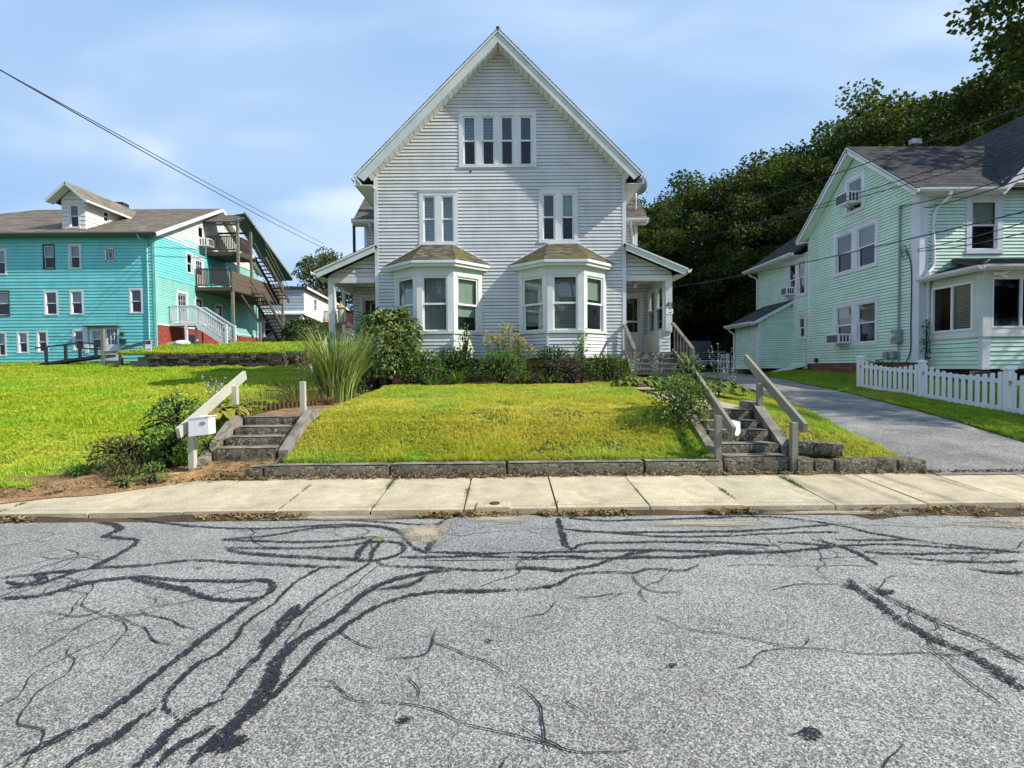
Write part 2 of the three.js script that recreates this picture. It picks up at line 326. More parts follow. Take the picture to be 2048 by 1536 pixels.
// double-hung sash window, n units side by side; u0..u1, v0..v1 are the outer edges of the casing
function sashWindow(house, Mx, u0, v0, u1, v1, o = {}) {
  const n = o.n || 1, c = o.casing ?? 0.1, mul = o.mullion ?? 0.13, into = o.into;
  const at = V((u0 + u1) / 2, v0, 0).applyMatrix4(Mx), g = into || group('window', [at.x, at.y, at.z], house);
  const cm = o.trim || M.trim, L = (a, b, d, e, f, h) => inF(Mx, box(a, b, d, e, f, h));
  const head = o.head ?? c, sill = o.sill ?? c * 0.8;
  if (!o.noCasing) {
    const parts = [L(u0, u1, v1 - head, v1, -0.10, 0.032), L(u0 - 0.01, u1 + 0.01, v0, v0 + sill, -0.10, 0.048), L(u0, u0 + c, v0 + sill, v1 - head, -0.10, 0.030), L(u1 - c, u1, v0 + sill, v1 - head, -0.10, 0.030)];
    const wu0 = (u1 - u0 - 2 * c - mul * (n - 1)) / n;
    for (let k = 1; k < n; k++) { const x = u0 + c + k * wu0 + (k - 1) * mul; parts.push(L(x, x + mul, v0 + sill, v1 - head, -0.10, 0.029)); }
    if (o.drip !== false) parts.push(L(u0 - 0.015, u1 + 0.015, v1, v1 + 0.022, -0.01, 0.05));
    part('casing', parts, cm, g);
  }
  const wu = (u1 - u0 - 2 * c - mul * (n - 1)) / n, f = o.sashW ?? 0.042, b = v0 + sill, t = v1 - head, mid = lerp(b, t, o.split ?? 0.5);
  for (let k = 0; k < n; k++) {
    const a = u0 + c + k * (wu + mul), e = a + wu, bl = (o.blinds || [])[k];
    const sash = (y0, y1, z) => [L(a, e, y1 - f, y1, z - 0.035, z), L(a, e, y0, y0 + f, z - 0.035, z), L(a, a + f, y0 + f, y1 - f, z - 0.035, z), L(e - f, e, y0 + f, y1 - f, z - 0.035, z)];
    part('upper_sash', sash(mid - f / 2, t, -0.012), o.sashMat || M.sash, g);
    part('lower_sash', sash(b, mid + f / 2, -0.050), o.sashMat || M.sash, g);
    part('pane', L(a + f, e - f, mid + f / 2, t - f, -0.032, -0.030), M.glass, g);
    part('pane', L(a + f, e - f, b + f, mid - f / 2, -0.070, -0.068), o.screen === false ? M.glass : M.screenGlass, g);
    if (bl) {                                   // [fraction drawn, kind]
      const y1 = t - 0.01, y0 = lerp(t, b, bl[0]), kind = bl[1] || 'blind';
      if (kind === 'blind' || kind === 'blindTan') { const s = []; for (let y = y0; y < y1; y += 0.045) { const q = box(a + 0.02, e - 0.02, -0.002, 0.002, -0.02, 0.02); q.rotateX(0.9); q.translate(0, y + 0.02, -0.125); s.push(inF(Mx, q)); } part('blind', s, kind === 'blind' ? M.blind : M.blindTan, g); }
      else if (kind === 'shade') part('shade', L(a + 0.02, e - 0.02, y0, y1, -0.128, -0.124), M.shade, g);
      else { const s = [], m = Math.max(6, Math.round((e - a) / 0.05)); for (let q = 0; q < m; q++) { const x0 = lerp(a, e, q / m), x1 = lerp(a, e, (q + 1) / m), z0 = q % 2 ? -0.14 : -0.11, z1 = q % 2 ? -0.11 : -0.14; s.push(inF(Mx, quad([x0, y0, z0], [x1, y0, z1], [x1, y1, z1], [x0, y1, z0]))); } part('curtain', s, M.curtain, g); }
    }
  }
  return g;
}
// shingled roof plane: courses of overlapping tabs on a deck; corners eave-left, eave-right, ridge-right, ridge-left seen from outside
function roofPlane(house, name, A, B, Cc, D, tones, seed, o = {}) {
  const a = V(...A), b = V(...B), c = V(...Cc), d = V(...D), rnd = rng(seed);
  const up = d.clone().sub(a).add(c.clone().sub(b)).multiplyScalar(0.5), H = up.length(), exp = o.exposure || 0.14, tabW = o.tab || 0.3;
  const nrm = new THREE.Vector3().crossVectors(b.clone().sub(a), up).normalize();
  const g = group(name, [(A[0] + B[0]) / 2, Math.min(A[1], B[1]), (A[2] + B[2]) / 2], house);
  const dn = nrm.clone().multiplyScalar(-0.09), low = (p) => p.clone().add(dn).toArray();
  part('roof_deck', [quad(a.toArray(), b.toArray(), c.toArray(), d.toArray()), quad(low(d), low(c), low(b), low(a)), quad(a.toArray(), low(a), low(b), b.toArray()), quad(b.toArray(), low(b), low(c), c.toArray()), quad(c.toArray(), low(c), low(d), d.toArray()), quad(d.toArray(), low(d), low(a), a.toArray())], M.roofDeck, g);
  const P = [], Cl = [], rows = Math.max(2, Math.round(H / exp));
  for (let r = 0; r < rows; r++) {
    const t0 = r / rows, t1 = Math.min(1, (r + 1.12) / rows);
    const L0 = a.clone().lerp(d, t0), R0 = b.clone().lerp(c, t0), L1 = a.clone().lerp(d, t1), R1 = b.clone().lerp(c, t1), wd = L0.distanceTo(R0);
    if (wd < 0.05) continue;
    const off = (r % 2) * 0.5 + rnd() * 0.2; let x = -off * tabW;
    while (x < wd) {
      const x0 = Math.max(0, x), x1 = Math.min(wd, x + tabW); x += tabW; if (x1 - x0 < 0.02) continue;
      const h0 = 0.012 + rnd() * 0.006, s0 = x0 / wd, s1 = (x1 - 0.008) / wd;
      const p0 = L0.clone().lerp(R0, s0).addScaledVector(nrm, h0), p1 = L0.clone().lerp(R0, s1).addScaledVector(nrm, h0), p2 = L1.clone().lerp(R1, s1).addScaledVector(nrm, 0.003), p3 = L1.clone().lerp(R1, s0).addScaledVector(nrm, 0.003);
      const q0 = L0.clone().lerp(R0, s0), q1 = L0.clone().lerp(R0, s1);
      const tn = tones[Math.floor(rnd() * tones.length)], k = 0.85 + rnd() * 0.3; let col = tn.map((v) => v * k);
      if (o.moss) { const m = step01(o.moss, o.moss + 0.2, fbm3(p0.x * 2.1 + seed, p0.y * 2.1, p0.z * 2.1, 3)); col = col.map((v, i) => lerp(v, [0.17, 0.15, 0.035][i] * k, m)); }
      for (const [u, v, w] of [[p0, p1, p2], [p0, p2, p3], [q0, q1, p1], [q0, p1, p0]]) { P.push(u.x, u.y, u.z, v.x, v.y, v.z, w.x, w.y, w.z); for (let z = 0; z < 3; z++) Cl.push(...col); }
    }
  }
  const q = new THREE.BufferGeometry(); q.setAttribute('position', new THREE.BufferAttribute(new Float32Array(P), 3)); q.setAttribute('color', new THREE.BufferAttribute(new Float32Array(Cl), 3)); q.computeVertexNormals();
  part('shingles', q, M.shingle, g).userData.kind = 'stuff';
  return g;
}
// a face of brickwork on local u/v, bricks stand proud of the mortar
function brickwork(house, name, Mx, u0, u1, v0, v1, seed, tones = [[0.20, 0.07, 0.05], [0.16, 0.055, 0.04], [0.23, 0.09, 0.065], [0.11, 0.045, 0.035]]) {
  const rnd = rng(seed), at = V((u0 + u1) / 2, v0, 0).applyMatrix4(Mx), g = group(name, [at.x, at.y, at.z], house), out = [];
  part('mortar', inF(Mx, box(u0, u1, v0, v1, -0.2, 0)), M.mortar, g);
  let r = 0;
  for (let v = v0; v < v1 - 0.03; v += 0.075, r++) for (let u = u0 - (r % 2) * 0.108; u < u1; u += 0.216) {
    const a = Math.max(u0, u), b = Math.min(u1, u + 0.205); if (b - a < 0.03) continue;
    const k = 0.8 + rnd() * 0.4; out.push(paintGeo(inF(Mx, box(a, b, v, Math.min(v1, v + 0.063), -0.03, 0.008 + rnd() * 0.005)), tones[Math.floor(rnd() * tones.length)].map((x) => x * k)));
  }
  part('bricks', out, M.brick, g).userData.kind = 'stuff';
  return g;
}
function gutter(house, a, b, out, material = M.trim) { // along an eave from a to b; out = unit vector away from the wall
  const fl = new THREE.Vector3().crossVectors(V(...out), V(0, 1, 0)).dot(V(b[0] - a[0], b[1] - a[1], b[2] - a[2])) < 0; if (fl) [a, b] = [b, a];
  const o = V(...out), pts = [[0, 0], [0, -0.11], [0.07, -0.11], [0.115, -0.055], [0.12, 0], [0.105, 0], [0.10, -0.05], [0.065, -0.1], [0.012, -0.1], [0.012, 0]];
  const A = V(...a), B = V(...b), d = B.clone().sub(A), L = d.length(); d.normalize();
  const g = prism(pts, 0, L); g.applyMatrix4(new THREE.Matrix4().makeBasis(o, V(0, 1, 0), d).setPosition(A));
  return part('gutter', g, material, house);
}
// ================================================================ the ground
const prof = (list, t) => { if (t <= list[0][0]) return list[0][1]; for (let i = 1; i < list.length; i++) if (t <= list[i][0]) return lerp(list[i - 1][1], list[i][1], (t - list[i - 1][0]) / (list[i][0] - list[i - 1][0])); return list[list.length - 1][1]; };
const P_LEFT = [[7.5, 0.13], [8.2, 0.26], [9, 0.42], [12, 0.74], [16.7, 1.08], [29, 1.75], [33, 2.12], [60, 3.0]];
const P_MID = [[7.5, 0.10], [7.72, 0.12], [7.8, 0.32], [7.86, 0.335], [8.25, 0.50], [8.9, 0.80], [9.5, 0.93], [12, 1.06], [15, 1.2], [40, 1.3]];
const P_DRIVE = [[7.5, 0.14], [9, 0.33], [12, 0.62], [16, 0.92], [20, 1.1], [30, 1.3], [60, 1.5]];
const P_HOUSE = [[7.5, 0.2], [11, 0.6], [15, 1.05], [17, 1.25], [24, 1.42], [30, 1.4], [60, 1.6]];
const driveL = (Z) => prof([[7.4, 5.9], [9.6, 6.2], [13.2, 6.9], [15.5, 7.15], [22.5, 8.7], [36, 9.7]], Z);
const driveR = (Z) => prof([[7.4, 8.5], [9.2, 8.65], [11.3, 9.0], [14, 9.35], [18.3, 9.9], [25, 11.6], [36, 12.9]], Z);
function groundY(x, Z) {
  const l = prof(P_LEFT, Z), m = prof(P_MID, Z), d = prof(P_DRIVE, Z);
  if (x < -6.4) return l;
  if (x < -4.5) return lerp(l, m, step01(-6.4, -4.5, x) * step01(7.6, 9.2, Z));
  if (x < -3.32) { if (Z < 8.98) return lerp(0.14, 0.33, clamp((Z - 7.55) / 0.45)); return 0.88 + 0.02 * (Z - 9); }
  if (x < 3.02) return m + 0.012 * (fbm3(x * 1.3, Z * 1.3, 3, 3) - 0.5) * 4 * step01(8, 9, Z);
  if (x < 4.1) { if (Z < 8.93) return Z < 7.8 ? 0.12 : 0.2; return 0.93 + 0.022 * (Z - 8.9); }
  const a = driveL(Z), b = driveR(Z);
  if (x < a) return lerp(m, d, Math.pow(clamp((x - 4.1) / (a - 4.1)), 1.15));
  if (x < b) return d - 0.04;
  if (x < 10.7) return d + 0.015;
  return lerp(d, prof(P_HOUSE, Z), step01(10.7, 12.9, x));
}
const seq = (...r) => { const o = []; for (const [a, b, s] of r) for (let v = a; v < b - 1e-6; v += s) o.push(v); return o; };
function heightSheet(xs, zs, f, ok) {
  const P = [];
  for (let j = 0; j + 1 < zs.length; j++) for (let i = 0; i + 1 < xs.length; i++) {
    const x0 = xs[i], x1 = xs[i + 1], z0 = zs[j], z1 = zs[j + 1]; if (ok && !ok((x0 + x1) / 2, (z0 + z1) / 2)) continue;
    const a = [x0, f(x0, z0), -z0], b = [x1, f(x1, z0), -z0], c = [x1, f(x1, z1), -z1], d = [x0, f(x0, z1), -z1];
    P.push(...a, ...b, ...c, ...a, ...c, ...d);
  }
  const g = new THREE.BufferGeometry(); g.setAttribute('position', new THREE.BufferAttribute(new Float32Array(P), 3)); g.computeVertexNormals();
  return g;
}
struct('terrain', heightSheet(seq([-90, -12, 3], [-12, -6, 0.5], [-6, -4.5, 0.15], [-4.5, -3.2, 0.0983], [-3.2, 3, 0.2], [3, 4.2, 0.1], [4.2, 14, 0.2], [14, 30, 1], [30, 93, 3]), seq([7.5, 10.5, 0.12], [10.5, 20, 0.4], [20, 40, 1], [40, 200, 5]), groundY), M.lawn, 'grassy ground rising from the street to the houses');
struct('subsoil', box(-250, 250, -1.2, -0.6, -400, 120), M.dirt, 'bare earth reaching to the horizon');

// the road with its crack sealant
{
  const road = new THREE.Group(); road.name = 'road'; road.userData = { kind: 'structure', label: 'pale worn asphalt street crossed by black crack sealant' }; scene.add(road); originOf.set(road, V(0, 0, 0));
  const g = heightSheet(seq([-60, -12, 4], [-12, 12, 0.12], [12, 64, 4]), seq([-9, 1, 1], [1, 6.6, 0.1]), (x, Z) => 0.006 * (fbm3(x * 0.6, Z * 0.6, 1, 3) - 0.5));
  const p = g.attributes.position, col = new Float32Array(p.count * 3);
  for (let i = 0; i < p.count; i++) { const x = p.getX(i), z = p.getZ(i), k = 0.93 + 0.34 * (fbm3(x * 0.45, z * 0.7, 4, 5) - 0.5) + 0.16 * (fbm3(x * 2.6, z * 2.6, 8, 3) - 0.5), y = 0.03 * (fbm3(x * 0.3, z * 0.5, 9, 3) - 0.5); col[i * 3] = k + y; col[i * 3 + 1] = k; col[i * 3 + 2] = k - y; }
  g.setAttribute('color', new THREE.BufferAttribute(col, 3));
  part('road_surface', g, M.asphalt, road);
  part('asphalt_patch', heightSheet(seq([-0.72, 0.66, 0.2]).concat([0.66]), seq([4.72, 6.16, 0.2]).concat([6.16]), () => 0.006), M.patch, road);
  // sealant: ragged strips that follow the cracks, worn through where the stone shows
  const n = 256, wear = new Uint8Array(n * n * 4), f1 = tileField(n, 56, 401), f2 = tileField(n, 110, 402), f3 = tileFbm(n, 5, 3, 403);
  for (let k = 0; k < n * n; k++) { const v = 0.5 + 1.5 * (0.5 * f1[k] + 0.5 * f2[k] - 0.5) + 0.3 * (f3[k] - 0.5) + 0.17; wear[k * 4] = wear[k * 4 + 1] = wear[k * 4 + 2] = clamp(v) * 255; wear[k * 4 + 3] = 255; }
  const wearTex = new THREE.DataTexture(wear, n, n); wearTex.wrapS = wearTex.wrapT = THREE.RepeatWrapping; wearTex.magFilter = THREE.LinearFilter; wearTex.repeat.set(2.0, 2.0); wearTex.needsUpdate = true;
  const tar = mat([0.012, 0.012, 0.014], 0.55, { alphaMap: wearTex, alphaTest: 0.5, bumpMap: asphaltBump, bumpScale: 0.002 });
  const tarThin = mat([0.022, 0.021, 0.02], 0.9);
  const lines = [[0.05,[-5.86,6.34],[-5.12,6.31],[-4.37,6.25],[-3.66,6.25],[-2.93,6.2],[-2.32,6.09],[-1.75,6.05],[-1.28,5.91],[-0.89,5.82],[-0.71,5.86]],[0.06,[-4.37,6.25],[-3.82,6.01],[-3.11,5.8],[-2.61,5.74],[-2.11,5.81],[-1.7,5.85],[-1.33,5.75],[-1.14,5.61],[-1.03,5.4],[-0.93,5.15],[-0.78,4.95],[-0.73,4.92]],[0.08,[-4.55,6.04],[-4.38,6.0],[-4.08,5.78],[-4.07,5.55],[-3.67,5.39],[-3.55,4.97],[-3.54,4.59]],[0.05,[-2.84,5.38],[-2.4,5.49],[-2.06,5.73],[-1.68,5.78],[-1.34,5.78]],[0.05,[-2.84,5.38],[-2.52,5.33],[-2.02,5.28],[-1.59,5.31],[-1.33,5.42]],[0.05,[-2.67,5.15],[-2.42,5.11],[-1.76,5.11],[-1.5,5.17],[-1.29,5.25],[-1.07,5.23],[-0.97,5.06],[-1.01,4.86],[-1.17,4.75],[-1.34,4.74]],[0.06,[-2.67,5.15],[-2.45,4.99],[-1.86,4.86],[-1.48,4.79],[-1.16,4.73]],[0.05,[-3.9,4.2],[-3.68,4.34],[-3.56,4.59],[-3.15,4.68],[-2.75,4.79],[-2.46,4.75],[-1.77,4.63],[-1.33,4.56]],[0.07,[-4.11,4.43],[-3.88,4.5],[-3.54,4.59]],[0.07,[-3.73,4.01],[-3.51,4.07],[-3.25,4.35],[-3.06,4.41],[-2.79,4.37],[-2.38,4.31],[-2.13,4.32],[-1.95,4.31],[-1.8,4.16],[-1.79,4.0]],[0.07,[-1.79,4.0],[-1.92,3.95],[-2.17,3.99],[-2.5,4.16],[-2.83,4.31],[-3.06,4.41]],[0.06,[-4.0,4.37],[-3.8,4.3],[-3.74,4.39],[-3.9,4.49]],[0.05,[-1.16,4.73],[-1.05,4.61],[-0.7,4.56],[-0.39,4.51],[0.02,4.47]],[0.06,[-0.73,4.92],[-0.3,4.88],[0.03,4.89]],[0.05,[-0.97,4.83],[-0.63,4.8],[-0.35,4.83],[0.03,4.76]],[0.06,[-0.73,4.92],[-0.72,5.42],[-0.71,5.96],[-0.52,6.21]],[0.06,[-1.33,5.42],[-1.37,5.04],[-1.34,4.74]],[0.05,[-1.23,5.32],[-1.24,4.96],[-1.21,4.74]],[0.05,[-1.76,4.13],[-1.84,3.87],[-1.88,3.54],[-1.92,3.11],[-1.95,2.78],[-1.99,2.6],[-2.06,2.43],[-2.12,2.28]],[0.035,[-1.57,4.6],[-1.66,4.23],[-1.68,3.91],[-1.73,3.57],[-1.7,3.25],[-1.78,3.03],[-1.74,2.71],[-1.56,2.56]],[0.045,[-1.17,4.76],[-1.26,4.47],[-1.39,3.99],[-1.4,3.78],[-1.45,3.63],[-1.46,3.42],[-1.46,3.21],[-1.48,2.98],[-1.49,2.79]],[0.03,[-1.1,4.64],[-1.19,4.21],[-1.32,3.9],[-1.36,3.52],[-1.38,3.33],[-1.33,3.21]],[0.09,[-1.49,3.86],[-1.48,3.63],[-1.48,3.36],[-1.49,3.24]],[0.075,[-0.43,4.51],[-0.68,4.43],[-0.94,4.28],[-1.05,4.11],[-1.12,3.81],[-1.21,3.55],[-1.3,3.3],[-1.31,3.02],[-1.28,2.83],[-1.29,2.59],[-1.32,2.41],[-1.35,2.29]],[0.05,[-0.68,4.38],[-0.77,4.2],[-1.01,4.09]],[0.055,[0.02,4.06],[-0.26,4.07],[-0.62,4.03],[-0.85,3.89],[-1.05,3.58],[-1.08,3.45],[-1.14,3.26],[-1.17,3.02],[-1.19,2.81],[-1.25,2.6],[-1.29,2.44]],[0.05,[-1.44,2.75],[-1.53,2.63],[-1.56,2.52],[-1.56,2.42],[-1.59,2.27]],[0.06,[-1.73,2.67],[-1.78,2.51],[-1.83,2.39],[-1.87,2.27]],[0.05,[-1.38,2.53],[-1.44,2.43],[-1.48,2.35],[-1.47,2.26]],[0.1,[-1.25,2.99],[-1.26,2.85],[-1.25,2.74]],[0.09,[-1.33,2.46],[-1.33,2.38],[-1.34,2.31]],[0.055,[0.59,6.06],[0.99,5.92],[1.67,5.91],[2.37,5.98],[2.87,5.98],[3.24,5.8],[3.45,5.58],[3.67,5.26],[3.89,5.1],[4.2,4.88],[4.53,4.75]],[0.06,[0.55,5.59],[0.92,5.5],[1.54,5.46],[2.17,5.46],[2.56,5.49],[2.99,5.58],[3.39,5.66]],[0.05,[0.91,5.49],[1.38,5.35],[1.78,5.29],[2.23,5.32],[2.75,5.38],[3.29,5.4]],[0.05,[0.57,4.93],[0.73,5.12],[1.21,5.15],[1.78,5.14],[2.13,5.07],[2.45,5.01]],[0.06,[0.03,4.9],[0.52,4.89],[0.94,4.93],[1.29,4.91],[1.71,4.86],[2.04,4.85],[2.48,4.85],[3.0,4.95]],[0.06,[0.03,4.76],[0.47,4.77],[0.74,4.73],[1.01,4.74],[1.55,4.72],[1.93,4.8],[2.24,4.81]],[0.06,[0.02,4.5],[0.23,4.51],[0.43,4.45],[0.69,4.55],[0.99,4.76],[1.29,4.89]],[0.035,[0.02,4.07],[0.21,4.08],[0.36,4.14],[0.47,4.29],[0.57,4.37],[0.83,4.4],[0.99,4.38],[1.17,4.45],[1.41,4.42],[1.59,4.53]],[0.06,[2.89,5.18],[3.02,4.99],[3.07,4.78],[3.06,4.59],[3.03,4.48]],[0.05,[2.53,5.13],[3.02,4.99],[3.5,5.02],[3.99,4.91],[4.53,4.75]],[0.04,[3.1,5.17],[3.47,5.14],[3.83,5.14]],[0.05,[3.14,4.81],[3.53,4.75],[3.87,4.75],[4.53,4.75]],[0.05,[3.39,4.67],[3.62,4.58],[4.0,4.52],[4.32,4.54]],[0.06,[3.73,4.4],[3.82,4.31],[4.1,4.29]],[0.03,[1.75,4.52],[2.11,4.53],[2.41,4.5],[2.71,4.47],[3.02,4.47]],[0.07,[0.55,6.01],[0.55,5.59],[0.53,5.11],[0.57,4.93]],[0.07,[2.66,4.2],[2.6,4.05],[2.59,3.83],[2.55,3.65],[2.54,3.49],[2.56,3.32],[2.6,3.18],[2.64,3.06],[2.64,2.9],[2.62,2.72]],[0.04,[2.73,4.09],[2.71,3.83],[2.74,3.63],[2.79,3.41],[2.86,3.22],[2.86,2.97]],[0.02,[0.01,2.85],[0.09,2.75],[0.15,2.59],[0.18,2.46],[0.18,2.33]],[0.02,[0.24,2.73],[0.37,2.59]],[0.02,[1.95,4.02],[2.3,4.11],[2.58,4.1]],[0.02,[0.01,2.52],[0.17,2.38],[0.26,2.32]],[0.02,[-2.59,3.77],[-2.41,3.71],[-2.24,3.65],[-2.02,3.51]],[0.02,[-2.78,3.78],[-2.5,3.62],[-2.2,3.38],[-2.02,3.29]],[0.02,[-3.19,3.75],[-2.89,3.74],[-2.81,3.84]],[0.025,[-0.52,3.34],[-0.35,3.21],[-0.2,3.1],[0.01,2.92]],[0.02,[-1.09,3.48],[-0.94,3.32],[-0.77,3.22]],[0.02,[-0.69,3.11],[-0.49,3.16],[-0.45,3.46]],[0.02,[0.98,4.35],[0.98,4.1],[1.05,4.0],[1.3,3.98]],[0.02,[0.47,3.93],[0.62,3.93],[0.79,3.99]],[0.02,[0.07,3.59],[0.22,3.66],[0.34,3.85]],[0.02,[2.41,3.23],[2.46,3.14],[2.41,2.93],[2.4,2.7],[2.39,2.6]],[0.02,[1.24,2.41],[1.34,2.42],[1.41,2.47]]];
  let level = 0; const hair = [];
  function strip(pts, w, y, seed, stepLen) {
    const cv = new THREE.CatmullRomCurve3(pts.map(([x, Z]) => V(x, 0, -Z)), false, 'centripetal'), L = cv.getLength(), k = Math.max(4, Math.ceil(L / stepLen)), P = [], r = rng(Math.round(seed * 997) + 5); cv.arcLengthDivisions = Math.max(60, k);
    let prev = null;
    for (let i = 0; i <= k; i++) {
      const t = i / k, c = cv.getPointAt(t), tg = cv.getTangentAt(t), d = t * L, nx = -tg.z, nz = tg.x, end = Math.min(1, 0.3 + 2.5 * Math.min(t, 1 - t) * L / 0.4);
      const wob = (fbm3(d * 4, seed, 0.3, 3) - 0.5) * (w < 0.02 ? 0.10 : 0.06), body = w * (0.45 + 1.1 * fbm3(d * 2.4, seed, 5.1, 3)) * end * 0.5, jag = Math.min(0.012, w * 0.28);
      const l = body + wob + (r() - 0.5) * 2 * jag, q = -body + wob + (r() - 0.5) * 2 * jag;
      const a = [c.x + nx * l, y, c.z + nz * l], b = [c.x + nx * q, y, c.z + nz * q];
      if (prev) P.push(...prev[0], ...prev[1], ...b, ...prev[0], ...b, ...a);
      prev = [a, b];
    }
    const g = new THREE.BufferGeometry(); g.setAttribute('position', new THREE.BufferAttribute(new Float32Array(P), 3)); g.computeVertexNormals(); return g;
  }
  for (const [w, ...pts] of lines) {
    level = (level + 1) % 10; const y = 0.0085 + level * 0.0004;
    if (w < 0.035) hair.push(strip(pts, 0.009, 0.0078, pts[0][0] * 7.3, 0.03)); else part('crack_sealant', strip(pts, w * 0.86, y, pts[0][0] * 7.3 + pts[0][1], 0.018), tar, road);
  }
  { // hairline cracks wander between the sealed ones
    const r = rng(515);
    for (let k = 0; k < 46; k++) { let x = lerp(-5.5, 6.5, r()), Z = lerp(2.3, 5.9, r()), a = r() * 6.28; const pts = [[x, Z]], m = 4 + Math.floor(r() * 7); for (let i = 0; i < m; i++) { a += (r() - 0.5) * 1.5; const s = 0.12 + r() * 0.22; x += Math.cos(a) * s; Z = clamp(Z + Math.sin(a) * s * 0.8, 1.8, 6.1); pts.push([x, Z]); if (r() < 0.25) { const q = a + (r() < 0.5 ? 1 : -1) * (0.7 + r() * 0.6); hair.push(strip([[x, Z], [x + Math.cos(q) * 0.12, Z + Math.sin(q) * 0.12], [x + Math.cos(q + 0.4) * 0.28, Z + Math.sin(q + 0.4) * 0.28]], 0.006, 0.0076, k + i * 0.31, 0.03)); } } hair.push(strip(pts, 0.007, 0.0074, k * 1.7, 0.03)); }
    part('hairline_cracks', hair, tarThin, road).userData.kind = 'stuff';
    // dark drips and stains
    const blot = (x, Z, s) => { const g = new THREE.CircleGeometry(s, 20), p = g.attributes.position; for (let i = 1; i < p.count; i++) { const q = 0.55 + 0.9 * noise3(p.getX(i) * 14 / s * 0.1 + x * 9, p.getY(i) * 14 / s * 0.1 + Z * 5, 3); p.setXYZ(i, p.getX(i) * q * 1.25, p.getY(i) * q, 0); } g.rotateX(-Math.PI / 2); g.translate(x, 0.0131, -Z); return g.toNonIndexed(); };
    for (const [x, Z, s] of [[-1.24, 2.42, 0.05], [-0.12, 3.3, 0.018], [1.35, 2.42, 0.035], [2.55, 4.05, 0.045], [2.75, 3.95, 0.05], [-0.5, 2.55, 0.03], [0.9, 3.0, 0.02], [-2.6, 4.6, 0.025]]) part('tar_spot', blot(x, Z, s), tar, road);
  }
  // sand washed against the kerb
  const sandA = tex(256, (k, i, j) => { const r = Math.hypot((i - 128) / 128, (j - 128) / 128); return gray(clamp(1.0 - r * 1.05 + 0.9 * (N256b[k] - 0.5) + 0.5 * (N256[k] - 0.5) + 1.1 * (NF[(j * 2) * 512 + i * 2] - 0.5))); }, 1, false);
  const sand = mat([0.40, 0.335, 0.235], 1, { alphaMap: sandA, alphaTest: 0.55, bumpMap: asphaltBump, bumpScale: 0.003 });
  for (const [x0, x1, a, b] of [[4.2, 8.6, 5.25, 5.95], [-1.15, -0.45, 4.95, 6.1], [1.2, 3.2, 5.55, 5.9], [-3.4, -0.4, 5.95, 6.3], [6.5, 10.5, 5.6, 6.2], [-0.6, 0.5, 5.75, 6.25], [2.5, 5.4, 5.95, 6.28]]) {
    const q = quad([x0, 0.0128, -a], [x1, 0.0128, -a], [x1, 0.0128, -b], [x0, 0.0128, -b]); q.setAttribute('uv', new THREE.BufferAttribute(new Float32Array([0, 0, 1, 0, 1, 1, 0, 0, 1, 1, 0, 1]), 2)); q.userData.ownUv = true;
    part('sand_patch', q, sand, road);
  }
}
// sidewalk: cast slabs with a kerb edge, one mesh each
{
  const walk = new THREE.Group(); walk.name = 'sidewalk'; walk.userData = { kind: 'structure', label: 'cream concrete sidewalk of square slabs along the street' }; scene.add(walk); originOf.set(walk, V(0, 0, 0));
  const rnd = rng(77), s = 1.062, off = -0.508;
  for (let k = -13; k <= 14; k++) {
    const x0 = off + k * s + 0.008 + rnd() * 0.004, x1 = off + (k + 1) * s - 0.008 - rnd() * 0.004, tone = 0.9 + rnd() * 0.2, warm = rnd() * 0.03, t0 = (rnd() - 0.5) * 0.018, t1 = (rnd() - 0.5) * 0.018;
    const yf = 0.075 + t0, yb = 0.152 + t1, e = 0.012;
    const sect = (a, b, c, d, y0a, y0b) => { const g = new THREE.BoxGeometry(1, 1, 1).toNonIndexed(), p = g.attributes.position; for (let i = 0; i < p.count; i++) { const X = p.getX(i) > 0 ? b : a, Z = p.getZ(i) > 0 ? c : d, top = p.getY(i) > 0; p.setXYZ(i, X, top ? (p.getZ(i) > 0 ? y0a : y0b) : -0.25, -Z); } g.computeVertexNormals(); return g; };
    const geos = [sect(x0, x1, 6.325, 7.62, yf + 0.001, yb), sect(x0, x1, 6.21, 6.318, yf - 0.006, yf)];
    part('paving_slab', geos.map((g) => paintGeo(g, [tone + warm, tone, tone - warm])), M.concrete, walk);
  }
  part('joint_dirt', box(-15, 16, -0.25, 0.045, -7.6, -6.24), M.soil, walk);
  part('joint_dirt', quad([-15, 0.05, -6.3], [16, 0.05, -6.3], [16, 0.132, -7.6], [-15, 0.132, -7.6]), M.soil, walk);
  // valve box cover let into the kerb edge
  part('cover_slab', paintGeo(roundBox(-0.37, 0.015, -0.1, 0.094, -6.43, -6.2, 0.008), [1.08, 1.04, 0.98]), M.concrete, walk);
  const cap = cyl(-0.16, 0.094, -6.335, 0.062, 0.058, 0.012, 18); part('iron_cap', cap, mat([0.17, 0.075, 0.05], 0.85, { map: woodTex }), walk);
}
